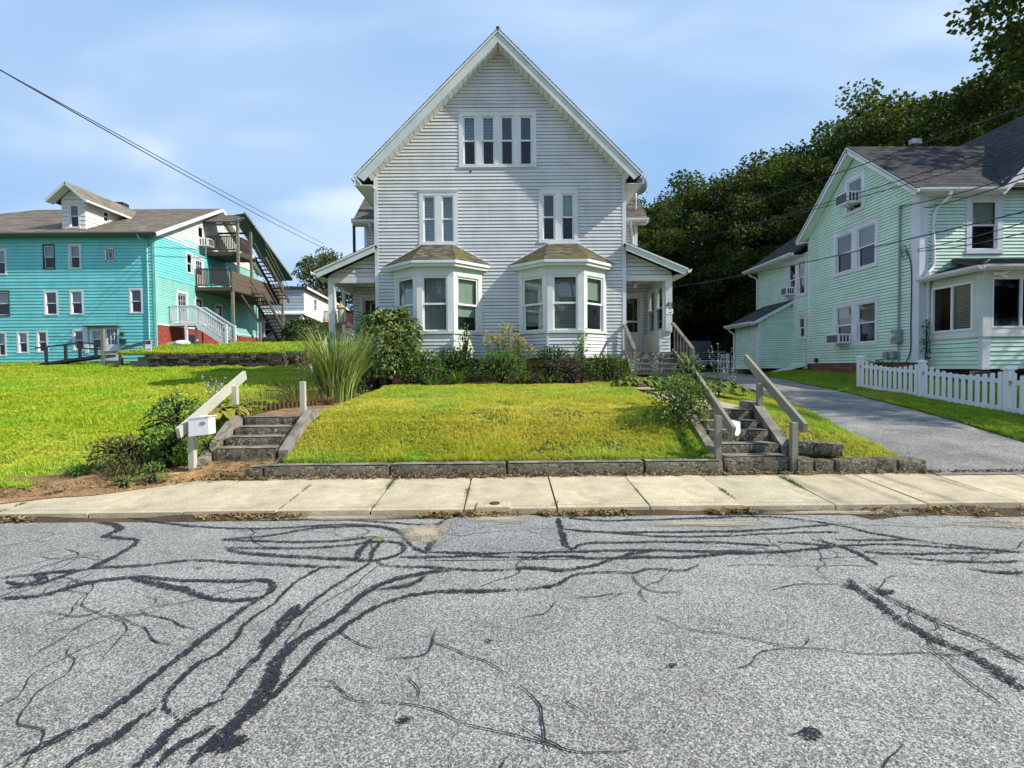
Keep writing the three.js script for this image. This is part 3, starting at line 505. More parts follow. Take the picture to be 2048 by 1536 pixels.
// driveway and paths
{
  const P = [], zs = seq([6.35, 14, 0.18], [14, 44, 0.6]); const pt = (u, Z) => [lerp(driveL(Z), driveR(Z), u) + 0.06 * (noise3(Z * 1.7, u * 9, 3) - 0.5), (Z < 7.6 ? lerp(0.10, prof(P_DRIVE, 7.6), (Z - 6.35) / 1.25) : prof(P_DRIVE, Z)) + (Z < 7.62 ? 0.006 : 0) + 0.03 * (1 - (2 * u - 1) ** 2) * step01(8, 12, Z), -Z];
  for (let j = 0; j + 1 < zs.length; j++) { if (zs[j] < 7.4) continue; for (let i = 0; i < 20; i++) { const a = pt(i / 20, zs[j]), b = pt((i + 1) / 20, zs[j]), c = pt((i + 1) / 20, zs[j + 1]), d = pt(i / 20, zs[j + 1]); P.push(...a, ...b, ...c, ...a, ...c, ...d); } }
  const g = new THREE.BufferGeometry(); g.setAttribute('position', new THREE.BufferAttribute(new Float32Array(P), 3)); g.computeVertexNormals();
  { const p = g.attributes.position, col = new Float32Array(p.count * 3); for (let i = 0; i < p.count; i++) { const x = p.getX(i), z = p.getZ(i), k = 0.95 + 0.7 * (fbm3(x * 0.9, z * 0.55, 14, 5) - 0.5), s = step01(0.52, 0.7, fbm3(x * 0.7 + 4, z * 0.5, 2, 3)); col[i * 3] = k * (1 + 0.06 * s); col[i * 3 + 1] = k * (1 + 0.02 * s); col[i * 3 + 2] = k * (1 - 0.08 * s); } g.setAttribute('color', new THREE.BufferAttribute(col, 3)); }
  struct('driveway', g, M.drive, 'faded grey asphalt driveway running back between the houses');
  const sheet = (x0, x1, z0, z1, up) => heightSheet(seq([x0, x1, 0.25]).concat([x1]), seq([z0, z1, 0.3]).concat([z1]), (x, Z) => groundY(x, Z) + up);
  struct('garden_bed', heightSheet(seq([-4.4, 3.4, 0.3]).concat([3.4]), seq([14.6, 16.9, 0.25]).concat([16.9]), (x, Z) => groundY(x, Z) + 0.03 * step01(14.6, 15, Z) + 0.005), M.soil, 'dark soil bed along the house front');
  struct('path', [sheet(-4.3, -3.36, 9.0, 14.5, 0.008)], M.dirt, 'trodden earth path above the lichen covered steps');
  struct('path', [heightSheet(seq([3.05, 4.1, 0.2]).concat([4.1]), seq([8.9, 12.5, 0.3]).concat([12.5]), (x, Z) => groundY(x, Z) + 0.012), heightSheet(seq([3.5, 5.0, 0.25]).concat([5.0]), seq([12.5, 15.8, 0.3]).concat([15.8]), (x, Z) => Math.max(groundY(x, Z), 1.0 + 0.02 * (Z - 12)) + 0.014)], mat([0.72, 0.68, 0.60], 0.95, { map: concreteTex }), 'cracked concrete path to the porch stairs').name = 'path_001';
  // earth spilling over the sidewalk's inner edge, left of the left steps
  const edge = (x) => prof([[-16, 6.45], [-6.2, 6.5], [-5.2, 6.95], [-4.6, 7.25], [-4.1, 7.62], [-3.3, 7.72]], x);
  const Pd = []; const xs = seq([-15, -3.3, 0.2]).concat([-3.3]);
  const spot = (x, t) => { const e = edge(x) + 0.12 * (noise3(x * 2.3, 0, 8) - 0.5), Z = lerp(e, 8.02, t), b = Z < 7.62 ? lerp(0.075, 0.152, (Z - 6.3) / 1.3) : Math.max(0.13, groundY(x, Z)); return [x, b + 0.006 + 0.05 * Math.min(1, t * 4) * (0.5 + noise3(x * 3, Z * 3, 2)) * (Z < 7.7 ? 1 : 0.3), -Z]; };
  for (let i = 0; i + 1 < xs.length; i++) for (let j = 0; j < 8; j++) { const a = spot(xs[i], j / 8), b = spot(xs[i + 1], j / 8), c = spot(xs[i + 1], (j + 1) / 8), d = spot(xs[i], (j + 1) / 8); Pd.push(...a, ...b, ...c, ...a, ...c, ...d); }
  const q = new THREE.BufferGeometry(); q.setAttribute('position', new THREE.BufferAttribute(new Float32Array(Pd), 3)); q.computeVertexNormals();
  struct('dirt_verge', q, M.dirt, 'brown earth spilling over the inner edge of the sidewalk');
}
// ---------------------------------------------------------------- granite edging and steps
function stone(x0, x1, y0, y1, z0, z1, seed, amp = 0.014, tone = 1, top = 0) { // rough block with uneven faces
  const w = x1 - x0, h = y1 - y0, d = Math.abs(z1 - z0), nx = clamp(Math.round(w / 0.07), 2, 14), ny = clamp(Math.round(h / 0.06), 2, 5), nz = clamp(Math.round(d / 0.09), 2, 5);
  const g = new THREE.BoxGeometry(w, h, d, nx, ny, nz), p = g.attributes.position, cx = (x0 + x1) / 2, cy = (y0 + y1) / 2, cz = (z0 + z1) / 2, b = 0.012;
  for (let i = 0; i < p.count; i++) {
    let x = p.getX(i), y = p.getY(i), z = p.getZ(i); const onX = Math.abs(Math.abs(x) - w / 2) < 1e-5, onY = Math.abs(Math.abs(y) - h / 2) < 1e-5, onZ = Math.abs(Math.abs(z) - d / 2) < 1e-5;
    if (onX + onY + onZ > 1) { if (onX) x -= Math.sign(x) * b; if (onY) y -= Math.sign(y) * b * 0.8; if (onZ) z -= Math.sign(z) * b; }
    const q = [x + cx + seed * 3.1, y + cy, z + cz], k = (s) => (fbm3(q[0] * 9 + s, q[1] * 9, q[2] * 9, 3) - 0.5) * 2 * amp;
    x += k(1); y += k(20) * (onY && y > 0 ? 0.45 : 1); z += k(40) * 1.2; p.setXYZ(i, x + cx, y + cy, z + cz);
  }
  g.computeVertexNormals(); const q = g.toNonIndexed(); q.computeVertexNormals(); return paintGeo(q, [tone, tone, tone]);
}
{
  const t = thing('granite_edging', 'long low edging of lichen spotted granite blocks below the front lawn', 'edging', [-0.2, 0.15, -7.75]);
  let i = 0; for (const [a, b, y] of [[-3.62, -3.42, 0.31], [-3.41, -1.655, 0.325], [-1.645, -0.025, 0.325], [-0.015, 1.905, 0.33], [1.915, 3.015, 0.335], [3.025, 3.2, 0.33]]) { const m = group('stone_block', [(a + b) / 2, 0.1, -7.75], t); part('block', stone(a, b, 0.08, y, -7.88, -7.635, ++i, 0.013, 0.95 + 0.1 * (i % 3)), M.granite, m); part('worn_top', heightSheet(seq([a + 0.02, b - 0.02, 0.2]).concat([b - 0.02]), [7.65, 7.74, 7.86], (x, Z) => y + 0.004 + 0.006 * noise3(x * 5, Z * 9, i)), M.graniteTop, m); }
  const u = thing('granite_edging', 'short granite edging between the steps and the driveway', 'edging', [4.95, 0.15, -7.75]);
  for (const [a, b, y, z] of [[4.06, 4.29, 0.36, -7.95], [4.3, 4.58, 0.33, -7.9], [4.59, 5.47, 0.34, -7.88], [5.48, 5.88, 0.33, -7.95]]) part('stone_block', stone(a, b, 0.06, y, z, -7.63, ++i, 0.018, 1.0), M.granite, u);
  const d = thing('loose_stone', 'displaced granite block lying askew on the edging beside the steps', 'stone', [4.45, 0.37, -7.95]);
  const g = stone(-0.36, 0.36, 0, 0.19, -0.15, 0.15, 9, 0.016, 1.05); g.rotateZ(-0.05); g.rotateY(-0.32); g.translate(4.46, 0.37, -7.97); part('block', g, M.granite, d);
}
function steps(label, xa, xb, rows, cheeks, seed, at) { // rows: [front Z, back Z, bottom, top]
  const t = thing('stone_steps', label, 'steps', at);
  rows.forEach(([z0, z1, y0, y1], i) => { const m = group('step', [(xa + xb) / 2, y0, -z0], t); part('block', stone(xa + 0.01 * (i % 2), xb - 0.012 * ((i + 1) % 2), y0, y1, -z1, -z0, seed + i, 0.012, 0.92 + 0.12 * ((i * 7) % 3) / 2), M.granite, m); part('worn_tread', heightSheet(seq([xa + 0.03, xb - 0.03, 0.16]).concat([xb - 0.03]), [z0 + 0.025, (z0 + z1) / 2, z1 - 0.01], (x, Z) => y1 + 0.004 + 0.006 * noise3(x * 6, Z * 8, i)), M.graniteTop, m); });
  for (const [x0, x1, pts] of cheeks) { const g = prism(pts, -x1, -x0); g.rotateY(Math.PI / 2); /* (Z,Y) profile, pushed along x */ const p = g.attributes.position; for (let k = 0; k < p.count; k++) { const a = p.getX(k), b = p.getZ(k); p.setXYZ(k, -a, p.getY(k), b); } g.computeVertexNormals(); part('cheek_stone', g, M.graniteTop, t); }
  return t;
}
steps('four dark mossy granite steps with a white mailbox beside them', -4.3, -3.36, [[8.0, 8.36, 0.2, 0.52], [8.32, 8.68, 0.4, 0.645], [8.64, 9.0, 0.5, 0.765], [8.96, 9.2, 0.6, 0.892]], [[-4.46, -4.32, [[7.86, 0.2], [7.9, 0.4], [8.98, 1.0], [9.3, 1.02], [9.3, 0.2]]], [-3.34, -3.2, [[7.98, 0.2], [8.0, 0.5], [9.05, 1.0], [9.35, 1.0], [9.35, 0.2]]]], 21, [-3.83, 0.2, -8]);
steps('five pale topped granite steps leading to the driveway side porch', 3.06, 4.0, [[7.72, 8.06, 0.1, 0.375], [8.02, 8.36, 0.2, 0.51], [8.32, 8.64, 0.3, 0.675], [8.6, 8.94, 0.4, 0.79], [8.9, 9.2, 0.5, 0.94]], [[4.02, 4.17, [[7.98, 0.2], [8.0, 0.48], [9.0, 1.06], [9.5, 1.07], [9.5, 0.2]]], [2.92, 3.05, [[7.9, 0.2], [7.92, 0.42], [9.0, 0.94], [9.3, 0.95], [9.3, 0.2]]]], 41, [3.53, 0.1, -7.8]);
// rails
function handRail(label, m, a, b, posts, grp, w = 0.05, h = 0.15) { const t = thing('handrail', label, 'handrail', [posts[0][0], posts[0][1], posts[0][2]], grp); part('rail', beam(a, b, w, h), m, t); for (const [x, y, z, y1] of posts) part('post', roundBox(x - 0.04, x + 0.04, y, y1, z - 0.045, z + 0.045, 0.006), m, t); return t; }
handRail('pale sloping plank handrail carrying the white mailbox', M.railPale, [-4.56, 0.80, -7.62], [-4.62, 1.58, -9.72], [[-4.50, 0.2, -7.85, 0.88], [-4.54, 0.72, -9.2, 1.40]], null);
single('rail_post', 'lone pale wooden post at the top of the dark mossy steps', 'post', roundBox(-3.42, -3.34, 0.86, 1.47, -9.15, -9.07, 0.008), M.railPale);
handRail('olive sloping plank handrail overgrown by the rose bush', M.railPaint, [3.16, 0.74, -7.65], [3.18, 1.80, -9.85], [[2.99, 0.2, -7.78, 0.96], [3.07, 0.9, -9.5, 1.62]], null);
handRail('olive sloping plank handrail beside the loose granite block', M.railPaint, [4.18, 0.78, -7.68], [4.26, 1.80, -9.82], [[4.04, 0.15, -7.72, 0.86], [4.12, 0.85, -8.95, 1.38]], null);
// mailbox on the left rail, flyer on the right one
{
  const t = thing('mailbox', 'small white wall mailbox with an oval mark fixed to the plank handrail', 'mailbox', [-4.33, 0.74, -7.72]);
  const X = [-4.45, -4.17], g = prism([[X[0], 0.745], [X[1], 0.775], [X[1], 1.0], [(X[0] + X[1]) / 2 + 0.02, 1.035], [X[0], 0.985]], -7.86, -7.68);
  part('body', g, M.whitePlastic, t);
  part('lid', beam([X[0] - 0.01, 1.0, -7.77], [X[1] + 0.012, 1.028, -7.77], 0.2, 0.014), M.whitePlastic, t);
  const o = new THREE.CylinderGeometry(0.042, 0.042, 0.006, 22); o.rotateX(Math.PI / 2); o.scale(1, 0.62, 1); o.rotateZ(0.15); o.translate(-4.25, 0.93, -7.677); part('emblem', o.toNonIndexed(), M.metalGrey, t);
  const f = thing('paper_notice', 'crumpled white paper tucked on the olive handrail', 'paper', [3.2, 0.7, -7.85]);
  part('sheet', [quad([3.14, 0.72, -7.80], [3.30, 0.66, -7.84], [3.33, 0.86, -7.92], [3.17, 0.90, -7.88]), quad([3.30, 0.66, -7.84], [3.37, 0.70, -7.92], [3.39, 0.85, -7.98], [3.33, 0.86, -7.92])], M.whitePlastic, f);
}
// dry stone wall holding the upper lawn
{
  const t = thing('dry_stone_wall', 'long dry stone wall of flat dark fieldstones holding up the upper lawn', 'stone wall', [-14, 1.7, -29.2]), rnd = rng(303), rub = [];
  let n = 0; const shapes = []; for (let k = 0; k < 8; k++) shapes.push(fuse(stone(-0.5, 0.5, 0, 1, -0.5, 0.5, 60 + k, 0.07)));
  for (let y = 1.66, r = 0; y < 2.5; r++) {
    const hh = 0.10 + rnd() * 0.05; let x = -18.9 + rnd() * 0.2;
    while (x < -8.4) {
      const w = 0.22 + rnd() * 0.42, v = 0.13 + rnd() * 0.22, col = rnd() < 0.25 ? [v * 1.3, v * 1.22, v * 1.02] : [v, v * 0.97, v * 0.88], z = -29.2 + (rnd() - 0.5) * 0.1;
      const big = y > 1.7 && n < 290 && rnd() < 0.93;
      const g = shapes[Math.floor(rnd() * 8)].clone(); g.scale(w - 0.02, hh - 0.012, 0.34); g.translate(x + w / 2, y, z); g.computeVertexNormals(); paintGeo(g, col);
      if (big) { part('stone', g, M.fieldstone, t); n++; } else rub.push(g);
      x += w;
    }
    y += hh;
  }
  part('packed_stones', rub, M.fieldstone, t).userData.kind = 'stuff';
}
// terrace behind that wall
const P_TERR = [[29, 2.5], [34, 3.22], [45, 3.75], [60, 4.2], [120, 5]];
const terraceY = (x, Z) => prof(P_TERR, Z);
struct('terrace', heightSheet(seq([-20.75, -3, 0.8]).concat([-3]), seq([29.15, 48, 0.5], [48, 118, 6]), (x, Z) => terraceY(x, Z)), M.lawn, 'upper lawn behind the dry stone wall');
// ================================================================ the white double house
const ROOF_TAN = [[0.115, 0.095, 0.075], [0.14, 0.118, 0.09], [0.095, 0.08, 0.065], [0.155, 0.135, 0.105]];
const ROOF_DARK = [[0.040, 0.041, 0.044], [0.055, 0.054, 0.056], [0.034, 0.035, 0.040], [0.062, 0.060, 0.058]];
const ROOF_BAY = [[0.15, 0.125, 0.085], [0.19, 0.165, 0.115], [0.11, 0.085, 0.065], [0.21, 0.19, 0.14]];
{
  const ZF = -16.7, h = thing('white_house', 'tall white vinyl sided double house with a steep front gable and two bay windows', 'house', [-0.17, 1.1, -21]);
  const P = 0.1016, XL = -3.9, XR = 3.56, XC = -0.17, BASE = 1.92;
  const F = FRONT(ZF);
  // ---- front wall
  const holesF = [[-1.39, 7.667, 0.93, 9.322], [-2.605, 5.372, -1.453, 6.96], [0.985, 5.407, 2.166, 6.998], [-3.33, 1.95, -0.80, 4.62], [0.44, 1.95, 2.94, 4.62]];
  wall(h, 'front_wall', F, [[XL, BASE], [XR, BASE], [XR, 7.5], [XC, 11.22], [XL, 7.5]], holesF, P, M.siding);
  for (const x of [XL, XR]) part('corner_board', box(x - 0.055, x + 0.055, BASE, 7.45, ZF - 0.05, ZF + 0.028), M.trim2, h);
  sashWindow(h, F, -1.39, 7.667, 0.93, 9.322, { n: 4, casing: 0.13, mullion: 0.19, head: 0.13, sill: 0.09, blinds: [[0.5], [0.5], null, null] });
  sashWindow(h, F, -2.605, 5.372, -1.453, 6.96, { n: 2, casing: 0.12, mullion: 0.2, head: 0.12, blinds: [[0.98], [0.95]], screen: false });
  sashWindow(h, F, 0.985, 5.407, 2.166, 6.998, { n: 2, casing: 0.12, mullion: 0.2, head: 0.12, blinds: [null, [0.45, 'shade']] });
  part('vent_hole', inF(F, box(-1.07, -1.02, 7.53, 7.58, 0.0, 0.03)), M.black, h);
  // ---- other walls, floors and partitions close the rooms
  wall(h, 'side_wall', LEFT(XL), [[20.6 * -1, BASE], [16.7 * -1, BASE], [-16.7, 7.5], [-20.6, 7.5]], [], P, M.siding, { joined: true });
  wall(h, 'side_wall', RIGHT(XR), [[16.7, BASE], [20.6, BASE], [20.6, 7.5], [16.7, 7.5]], [], P, M.siding, { joined: true });
  const doorL = [-5.04, 2.11, -4.18, 4.2], doorR = [3.82, 2.11, 4.68, 4.2], ZD = -19.0;
  wall(h, 'wing_wall', FRONT(-20.6), [[-5.2, BASE], [XL, BASE], [XL, 7.1], [-5.2, 7.1]], [], P, M.siding);
  wall(h, 'wing_wall', FRONT(-20.6), [[XR, BASE], [4.83, BASE], [4.83, 7.1], [XR, 7.1]], [], P, M.siding);
  wall(h, 'porch_wall', FRONT(ZD), [[-5.26, 2.1], [XL, 2.1], [XL, 4.45], [-5.26, 4.45]], [doorL], P, M.siding);
  wall(h, 'porch_wall', FRONT(ZD), [[XR, 2.1], [4.93, 2.1], [4.93, 4.45], [XR, 4.45]], [doorR], P, M.siding);
  wall(h, 'wing_gable', LEFT(-5.2), [[-25.8, BASE], [-20.6, BASE], [-20.6, 7.1], [-23.2, 9.1], [-25.8, 7.1]], [], P, M.siding, { joined: true });
  wall(h, 'wing_gable', RIGHT(4.83), [[20.6, BASE], [25.8, BASE], [25.8, 7.1], [23.2, 9.1], [20.6, 7.1]], [], P, M.siding, { joined: true });
  for (const x of [-5.2, 4.83]) part('corner_board', box(x - 0.055, x + 0.055, BASE, 7.0, -20.65, -20.572), M.trim2, h);
  part('back_wall', [box(-5.1, 4.75, 1.0, 7.0, -30.2, -30), box(-5.15, -4.95, 1, 7, -30, -25.8), box(4.6, 4.78, 1, 7, -30, -25.8)], M.sheath, h);
  part('floors', [box(XL + 0.1, XR - 0.1, 1.95, 2.1, -29.9, -16.86), box(XL + 0.15, XR - 0.15, 4.78, 4.93, -29.9, -16.9), box(XL + 0.15, XR - 0.15, 7.2, 7.35, -29.9, -16.9)], M.room, h);
  part('partition', [box(XL + 0.1, XR - 0.1, 2.1, 4.78, -20.3, -20.2), box(XL + 0.1, XR - 0.1, 4.93, 7.2, -20.3, -20.2), box(-0.25, -0.1, 2.1, 7.2, -20.2, -16.9), box(-2.9, 2.5, 7.35, 10.3, -20.3, -20.2)], M.room, h);
  // ---- main roof: steep gable to the street
  const RZ = -16.22, pk = [-0.19, 11.50], eL = [-4.40, 7.32], eR = [4.02, 7.32];
  roofPlane(h, 'roof', [eL[0], eL[1], RZ - 14], [eL[0], eL[1], RZ], [pk[0], pk[1], RZ], [pk[0], pk[1], RZ - 14], ROOF_TAN, 5, { tab: 0.33 });
  roofPlane(h, 'roof', [eR[0], eR[1], RZ], [eR[0], eR[1], RZ - 14], [pk[0], pk[1], RZ - 14], [pk[0], pk[1], RZ], ROOF_TAN, 6, { tab: 0.33 });
  const slope = (e, s) => { // rake board, soffit panels along one slope
    const d = V(pk[0] - e[0], pk[1] - e[1], 0), L = d.length(); d.normalize(); const nn = V(-d.y, d.x, 0).multiplyScalar(s); // points outwards (up)
    const off = (t, o, z) => [e[0] + d.x * t + nn.x * o, e[1] + d.y * t + nn.y * o, z];
    const pts = [off(0.02, -0.075, 0), off(L - 0.01, -0.075, 0), [pk[0], pk[1] - 0.075 / Math.abs(d.x), 0], [pk[0], pk[1] - 0.40, 0], off(0.24, -0.315, 0), off(0.06, -0.315, 0)].map((p) => [p[0], p[1]]);
    part('rake_board', prism(pts, RZ - 0.035, RZ + 0.0), M.greenTrim, h);
    part('rake_cap', beam(off(-0.02, -0.055, RZ + 0.012), off(L - 0.02, -0.055, RZ + 0.012), 0.03, 0.05, nn), M.trim, h);
    const n = 26; for (let k = 0; k < n; k++) { const a = 0.25 + (L - 0.55) * k / n, b = 0.25 + (L - 0.55) * (k + 1) / n - 0.012; part('soffit_panel', [quad(off(a, -0.30, RZ - 0.03), off(b, -0.30, RZ - 0.03), off(b, -0.30, ZF + 0.0), off(a, -0.30, ZF + 0.0)), quad(off(a, -0.30, RZ - 0.03), off(b, -0.30, RZ - 0.03), off(b, -0.285, RZ - 0.03), off(a, -0.285, RZ - 0.03))], M.trim, h); }
    const xo = e[0], xi = s > 0 ? XL : XR;            // closed eave along the side wall
    part('eave_soffit', [box(Math.min(xo, xi), Math.max(xo, xi), e[1] - 0.30, e[1] - 0.28, -30, RZ - 0.04)], M.trim, h);
    part('eave_fascia', box(xo - 0.015, xo + 0.015, e[1] - 0.3, e[1] - 0.08, -30, RZ - 0.02), M.trim, h);
    gutter(h, [xo + (s > 0 ? -0.016 : 0.016), e[1] - 0.05, RZ + 0.02], [xo + (s > 0 ? -0.016 : 0.016), e[1] - 0.05, -30], [s > 0 ? -1 : 1, 0, 0]);
  };
  slope(eL, 1); slope(eR, -1);
  part('ridge_cap', beam([pk[0], pk[1] + 0.02, RZ + 0.02], [pk[0], pk[1] + 0.02, -30], 0.1, 0.02), M.roofDeck, h);
  // ---- wing roofs and their gutters
  for (const [a, b, s] of [[-5.58, -3.5, 7], [3.2, 5.2, 8]]) {
    roofPlane(h, 'wing_roof', [a, 7.06, -20.22], [b, 7.06, -20.22], [b, 9.32, -23.2], [a, 9.32, -23.2], ROOF_TAN, s, { tab: 0.33 });
    roofPlane(h, 'wing_roof', [b, 7.06, -26.18], [a, 7.06, -26.18], [a, 9.32, -23.2], [b, 9.32, -23.2], ROOF_TAN, s + 9, { tab: 0.33 });
    gutter(h, [a, 7.06, -20.2], [b, 7.06, -20.2], [0, 0, 1]);
    part('wing_soffit', box(a, b, 6.92, 6.94, -20.6, -20.22), M.trim, h);
    part('wing_fascia', [box(a, b, 6.92, 7.05, -20.24, -20.215)], M.trim, h);
  }
  part('downspout', tube([[4.56, 6.96, -20.15], [4.56, 6.82, -20.18], [4.68, 6.62, -20.5], [4.70, 6.4, -20.55], [4.70, 5.2, -20.55]], 0.045, 8, 20), M.trim, h);
  part('downspout', tube([[-4.95, 6.96, -20.15], [-4.95, 6.8, -20.2], [-4.85, 6.5, -20.5], [-4.85, 5.2, -20.55]], 0.04, 8, 16), M.trim2, h);
  // ---- brick foundation
  brickwork(h, 'foundation', F, XL + 0.02, XR - 0.02, 1.0, BASE - 0.02, 4);
  // ---- bay windows
  function bay(xc, seed, looks) {
    const g = group('bay_window', [xc, 1.92, -16.3], h), HW = 1.31, HF = 0.525, PJ = 0.785;
    const zA = ZF, zB = ZF + PJ;
    const panels = [[[xc - HW, zA], [xc - HF, zB]], [[xc - HF, zB], [xc + HF, zB]], [[xc + HF, zB], [xc + HW, zA]]];
    panels.forEach(([a, b], i) => {
      const L = Math.hypot(b[0] - a[0], b[1] - a[1]), n = [-(a[1] - b[1]), 0, b[0] - a[0]]; // outward normal
      const nn = V((b[1] - a[1]) * -1, 0, b[0] - a[0]).normalize(); const Mx = frame([nn.x, 0, nn.z], [a[0], 0, a[1]]);
      boards(g, Mx, [[0.0, BASE], [L, BASE], [L, 2.66], [0.0, 2.66]], [], P, M.siding);
      part('sheathing', sheathing(Mx, [[0.02, BASE], [L - 0.02, BASE], [L - 0.02, 4.56], [0.02, 4.56]], [[0.10, 2.74, L - 0.10, 4.30]], 0.08), M.sheath, g);
      part('corner_trim', [inF(Mx, box(-0.012, 0.035, BASE, 2.66, 0.0, 0.024)), inF(Mx, box(L - 0.035, L + 0.012, BASE, 2.66, 0.0, 0.024))], M.trim2, g);
      part('sill', inF(Mx, box(-0.02, L + 0.02, 2.655, 2.73, -0.06, 0.05)), M.greenTrim, g);
      const cw = i === 1 ? 0.165 : 0.15;
      part('window_casing', [inF(Mx, box(0.0, cw, 2.73, 4.32, -0.08, 0.02)), inF(Mx, box(L - cw, L, 2.73, 4.32, -0.08, 0.02))], M.trim, g);
      part('frieze', inF(Mx, box(-0.004, L + 0.004, 4.32, 4.575, -0.08, 0.024)), M.greenTrim, g);
      sashWindow(h, Mx, cw - 0.02, 2.72, L - cw + 0.02, 4.33, { into: g, noCasing: true, casing: 0.02, head: 0.012, sill: 0.012, sashW: 0.052, blinds: [looks[i]], screen: false });
    });
    // cornice in two steps and the hipped roof
    const ring = (o, y0, y1, m, name) => { const A = [xc - HW - o * 1.25, zA], B = [xc - HF - o * 0.45, zB + o], Cp = [xc + HF + o * 0.45, zB + o], D = [xc + HW + o * 1.25, zA]; const s = prism([[A[0], -A[1]], [B[0], -B[1]], [Cp[0], -Cp[1]], [D[0], -D[1]]].map((p) => [p[0], p[1]]), y0, y1); s.rotateX(-Math.PI / 2); const pp = s.attributes.position; for (let k = 0; k < pp.count; k++) pp.setZ(k, pp.getZ(k)); part(name, s, m, g); return { A, B, Cp, D }; };
    ring(0.17, 4.575, 4.66, M.greenTrim, 'cornice'); const c = ring(0.22, 4.662, 4.745, M.trim, 'cornice');
    const y = 4.75, top = 5.37, tz = ZF + 0.02, tl = [xc - 0.44, top, tz], tr = [xc + 0.44, top, tz];
    const at = (p) => [p[0], y, p[1]], holder = { A: at(c.A), B: at(c.B), C: at(c.Cp), D: at(c.D) };
    const roofG = group('bay_roof', [xc, y, -16.3], h);
    const plane = (q, s) => { const before = roofPlane(h, 'bay_roof_slope', q[0], q[1], q[2], q[3], ROOF_BAY, s, { exposure: 0.075, tab: 0.17, moss: 0.5 }); return before; };
    roofG.removeFromParent();
    plane([holder.A, holder.B, [xc - 0.43, top, tz + 0.02], [xc - 0.45, top, tz]], seed); plane([holder.B, holder.C, [xc + 0.43, top, tz + 0.02], [xc - 0.43, top, tz + 0.02]], seed + 1); plane([holder.C, holder.D, [xc + 0.45, top, tz], [xc + 0.43, top, tz + 0.02]], seed + 2);
    part('flashing', [beam([xc - 0.46, top + 0.012, tz + 0.02], [xc + 0.46, top + 0.012, tz + 0.02], 0.06, 0.03), beam([holder.A[0] + 0.03, y + 0.04, tz + 0.015], [xc - 0.46, top + 0.015, tz + 0.015], 0.035, 0.022), beam([holder.D[0] - 0.03, y + 0.04, tz + 0.015], [xc + 0.46, top + 0.015, tz + 0.015], 0.035, 0.022)], M.trim, g);
  }
  bay(-2.065, 100, [[0.9, 'curtain'], [0.96, 'curtain'], [0.72, 'shade']]);
  bay(1.69, 140, [[0.9, 'curtain'], [0.96, 'blindTan'], [0.42, 'shade']]);
  // ---- porches: shed roofs against the side walls
  function porch(s, x0, x1, tipX) { // s = -1 at the left wall, 1 at the right; x0 the wall, x1 the post's outer face
    const z0 = -16.45, z1 = -20.45, yT = 5.38, yE = 4.60;
    const q = s < 0 ? [[tipX, yE, z1], [tipX, yE, z0], [x0, yT, z0], [x0, yT, z1]] : [[tipX, yE, z0], [tipX, yE, z1], [x0, yT, z1], [x0, yT, z0]];
    roofPlane(h, 'porch_roof', ...q, ROOF_TAN, 61 + s, { tab: 0.33 });
    const sl = (yE - yT) / (tipX - x0), yAt = (x) => yT + sl * (x - x0);
    part('porch_rake', prism([[x0 + s * 0.0, yT - 0.06], [tipX, yE - 0.07], [tipX - s * 0.07, yE - 0.22], [x0, yT - 0.25]], z0 - 0.02, z0 + 0.02), M.greenTrim, h);
    part('porch_rake_cap', beam([x0 - s * 0.05, yT - 0.03, z0 + 0.03], [tipX + s * 0.02, yE - 0.05, z0 + 0.03], 0.04, 0.04), M.trim, h);
    const g = group('porch_gable', [(x0 + x1) / 2, 4.4, -16.84], h), xa = Math.min(x0 + s * 0.06, x1), xb = Math.max(x0 + s * 0.06, x1);
    const poly = s < 0 ? [[xa, 4.45], [xb, 4.45], [xb, yAt(xb) - 0.2], [xa, yAt(xa) - 0.2]] : [[xa, 4.45], [xb, 4.45], [xb, yAt(xb) - 0.2], [xa, yAt(xa) - 0.2]];
    boards(g, FRONT(-16.85), poly, [], 0.127, M.siding); part('sheathing', sheathing(FRONT(-16.85), poly, []), M.sheath, g);
    part('porch_beam', [box(xa, xb, 4.28, 4.45, -16.98, -16.82), box(x1 - s * 0.18 - 0.0, x1, 4.28, 4.45, -20.4, -16.99)], M.trim, h);
    part('porch_post', roundBox(x1 - (s > 0 ? 0.2 : 0) , x1 + (s > 0 ? 0 : 0.2), s > 0 ? 2.74 : 2.1, 4.28, -17.0, -16.81, 0.008), M.trim, h);
    if (s < 0) part('porch_post', [roundBox(x1, x1 + 0.14, 2.1, 4.28, -20.4, -20.26, 0.008), roundBox(x1, x1 + 0.1, 2.1, 4.28, -18.3, -18.2, 0.008)], M.trim, h);
    part('porch_ceiling', box(xa, xb, 4.455, 4.48, -20.55, -16.98), M.creamPlastic, h);
    part('porch_floor', box(xa, xb, 2.02, 2.1, -20.5, -16.78), M.stairGrey, h);
    part('porch_skirt', box(xa + 0.05, xb - 0.05, 1.0, 2.0, -20.5, -16.9), M.oldWood, h);
    gutter(h, [tipX, yE - 0.04, z0 + 0.05], [tipX, yE - 0.04, z1], [s, 0, 0]);
    part('porch_soffit', quad([tipX, yE - 0.2, z0], [x1, yE - 0.2 , z0], [x1, yE - 0.2, z1], [tipX, yE - 0.2, z1]), M.trim, h);
  }
  porch(-1, XL, -5.42, -5.68); porch(1, XR, 5.05, 5.40);
  // right porch: knee wall and glazed side
  part('knee_wall', [box(4.70, 5.02, 2.1, 2.70, -20.4, -16.92)], M.creamPlastic, h);
  part('knee_cap', box(4.66, 5.06, 2.70, 2.74, -20.45, -16.86), M.trim, h);
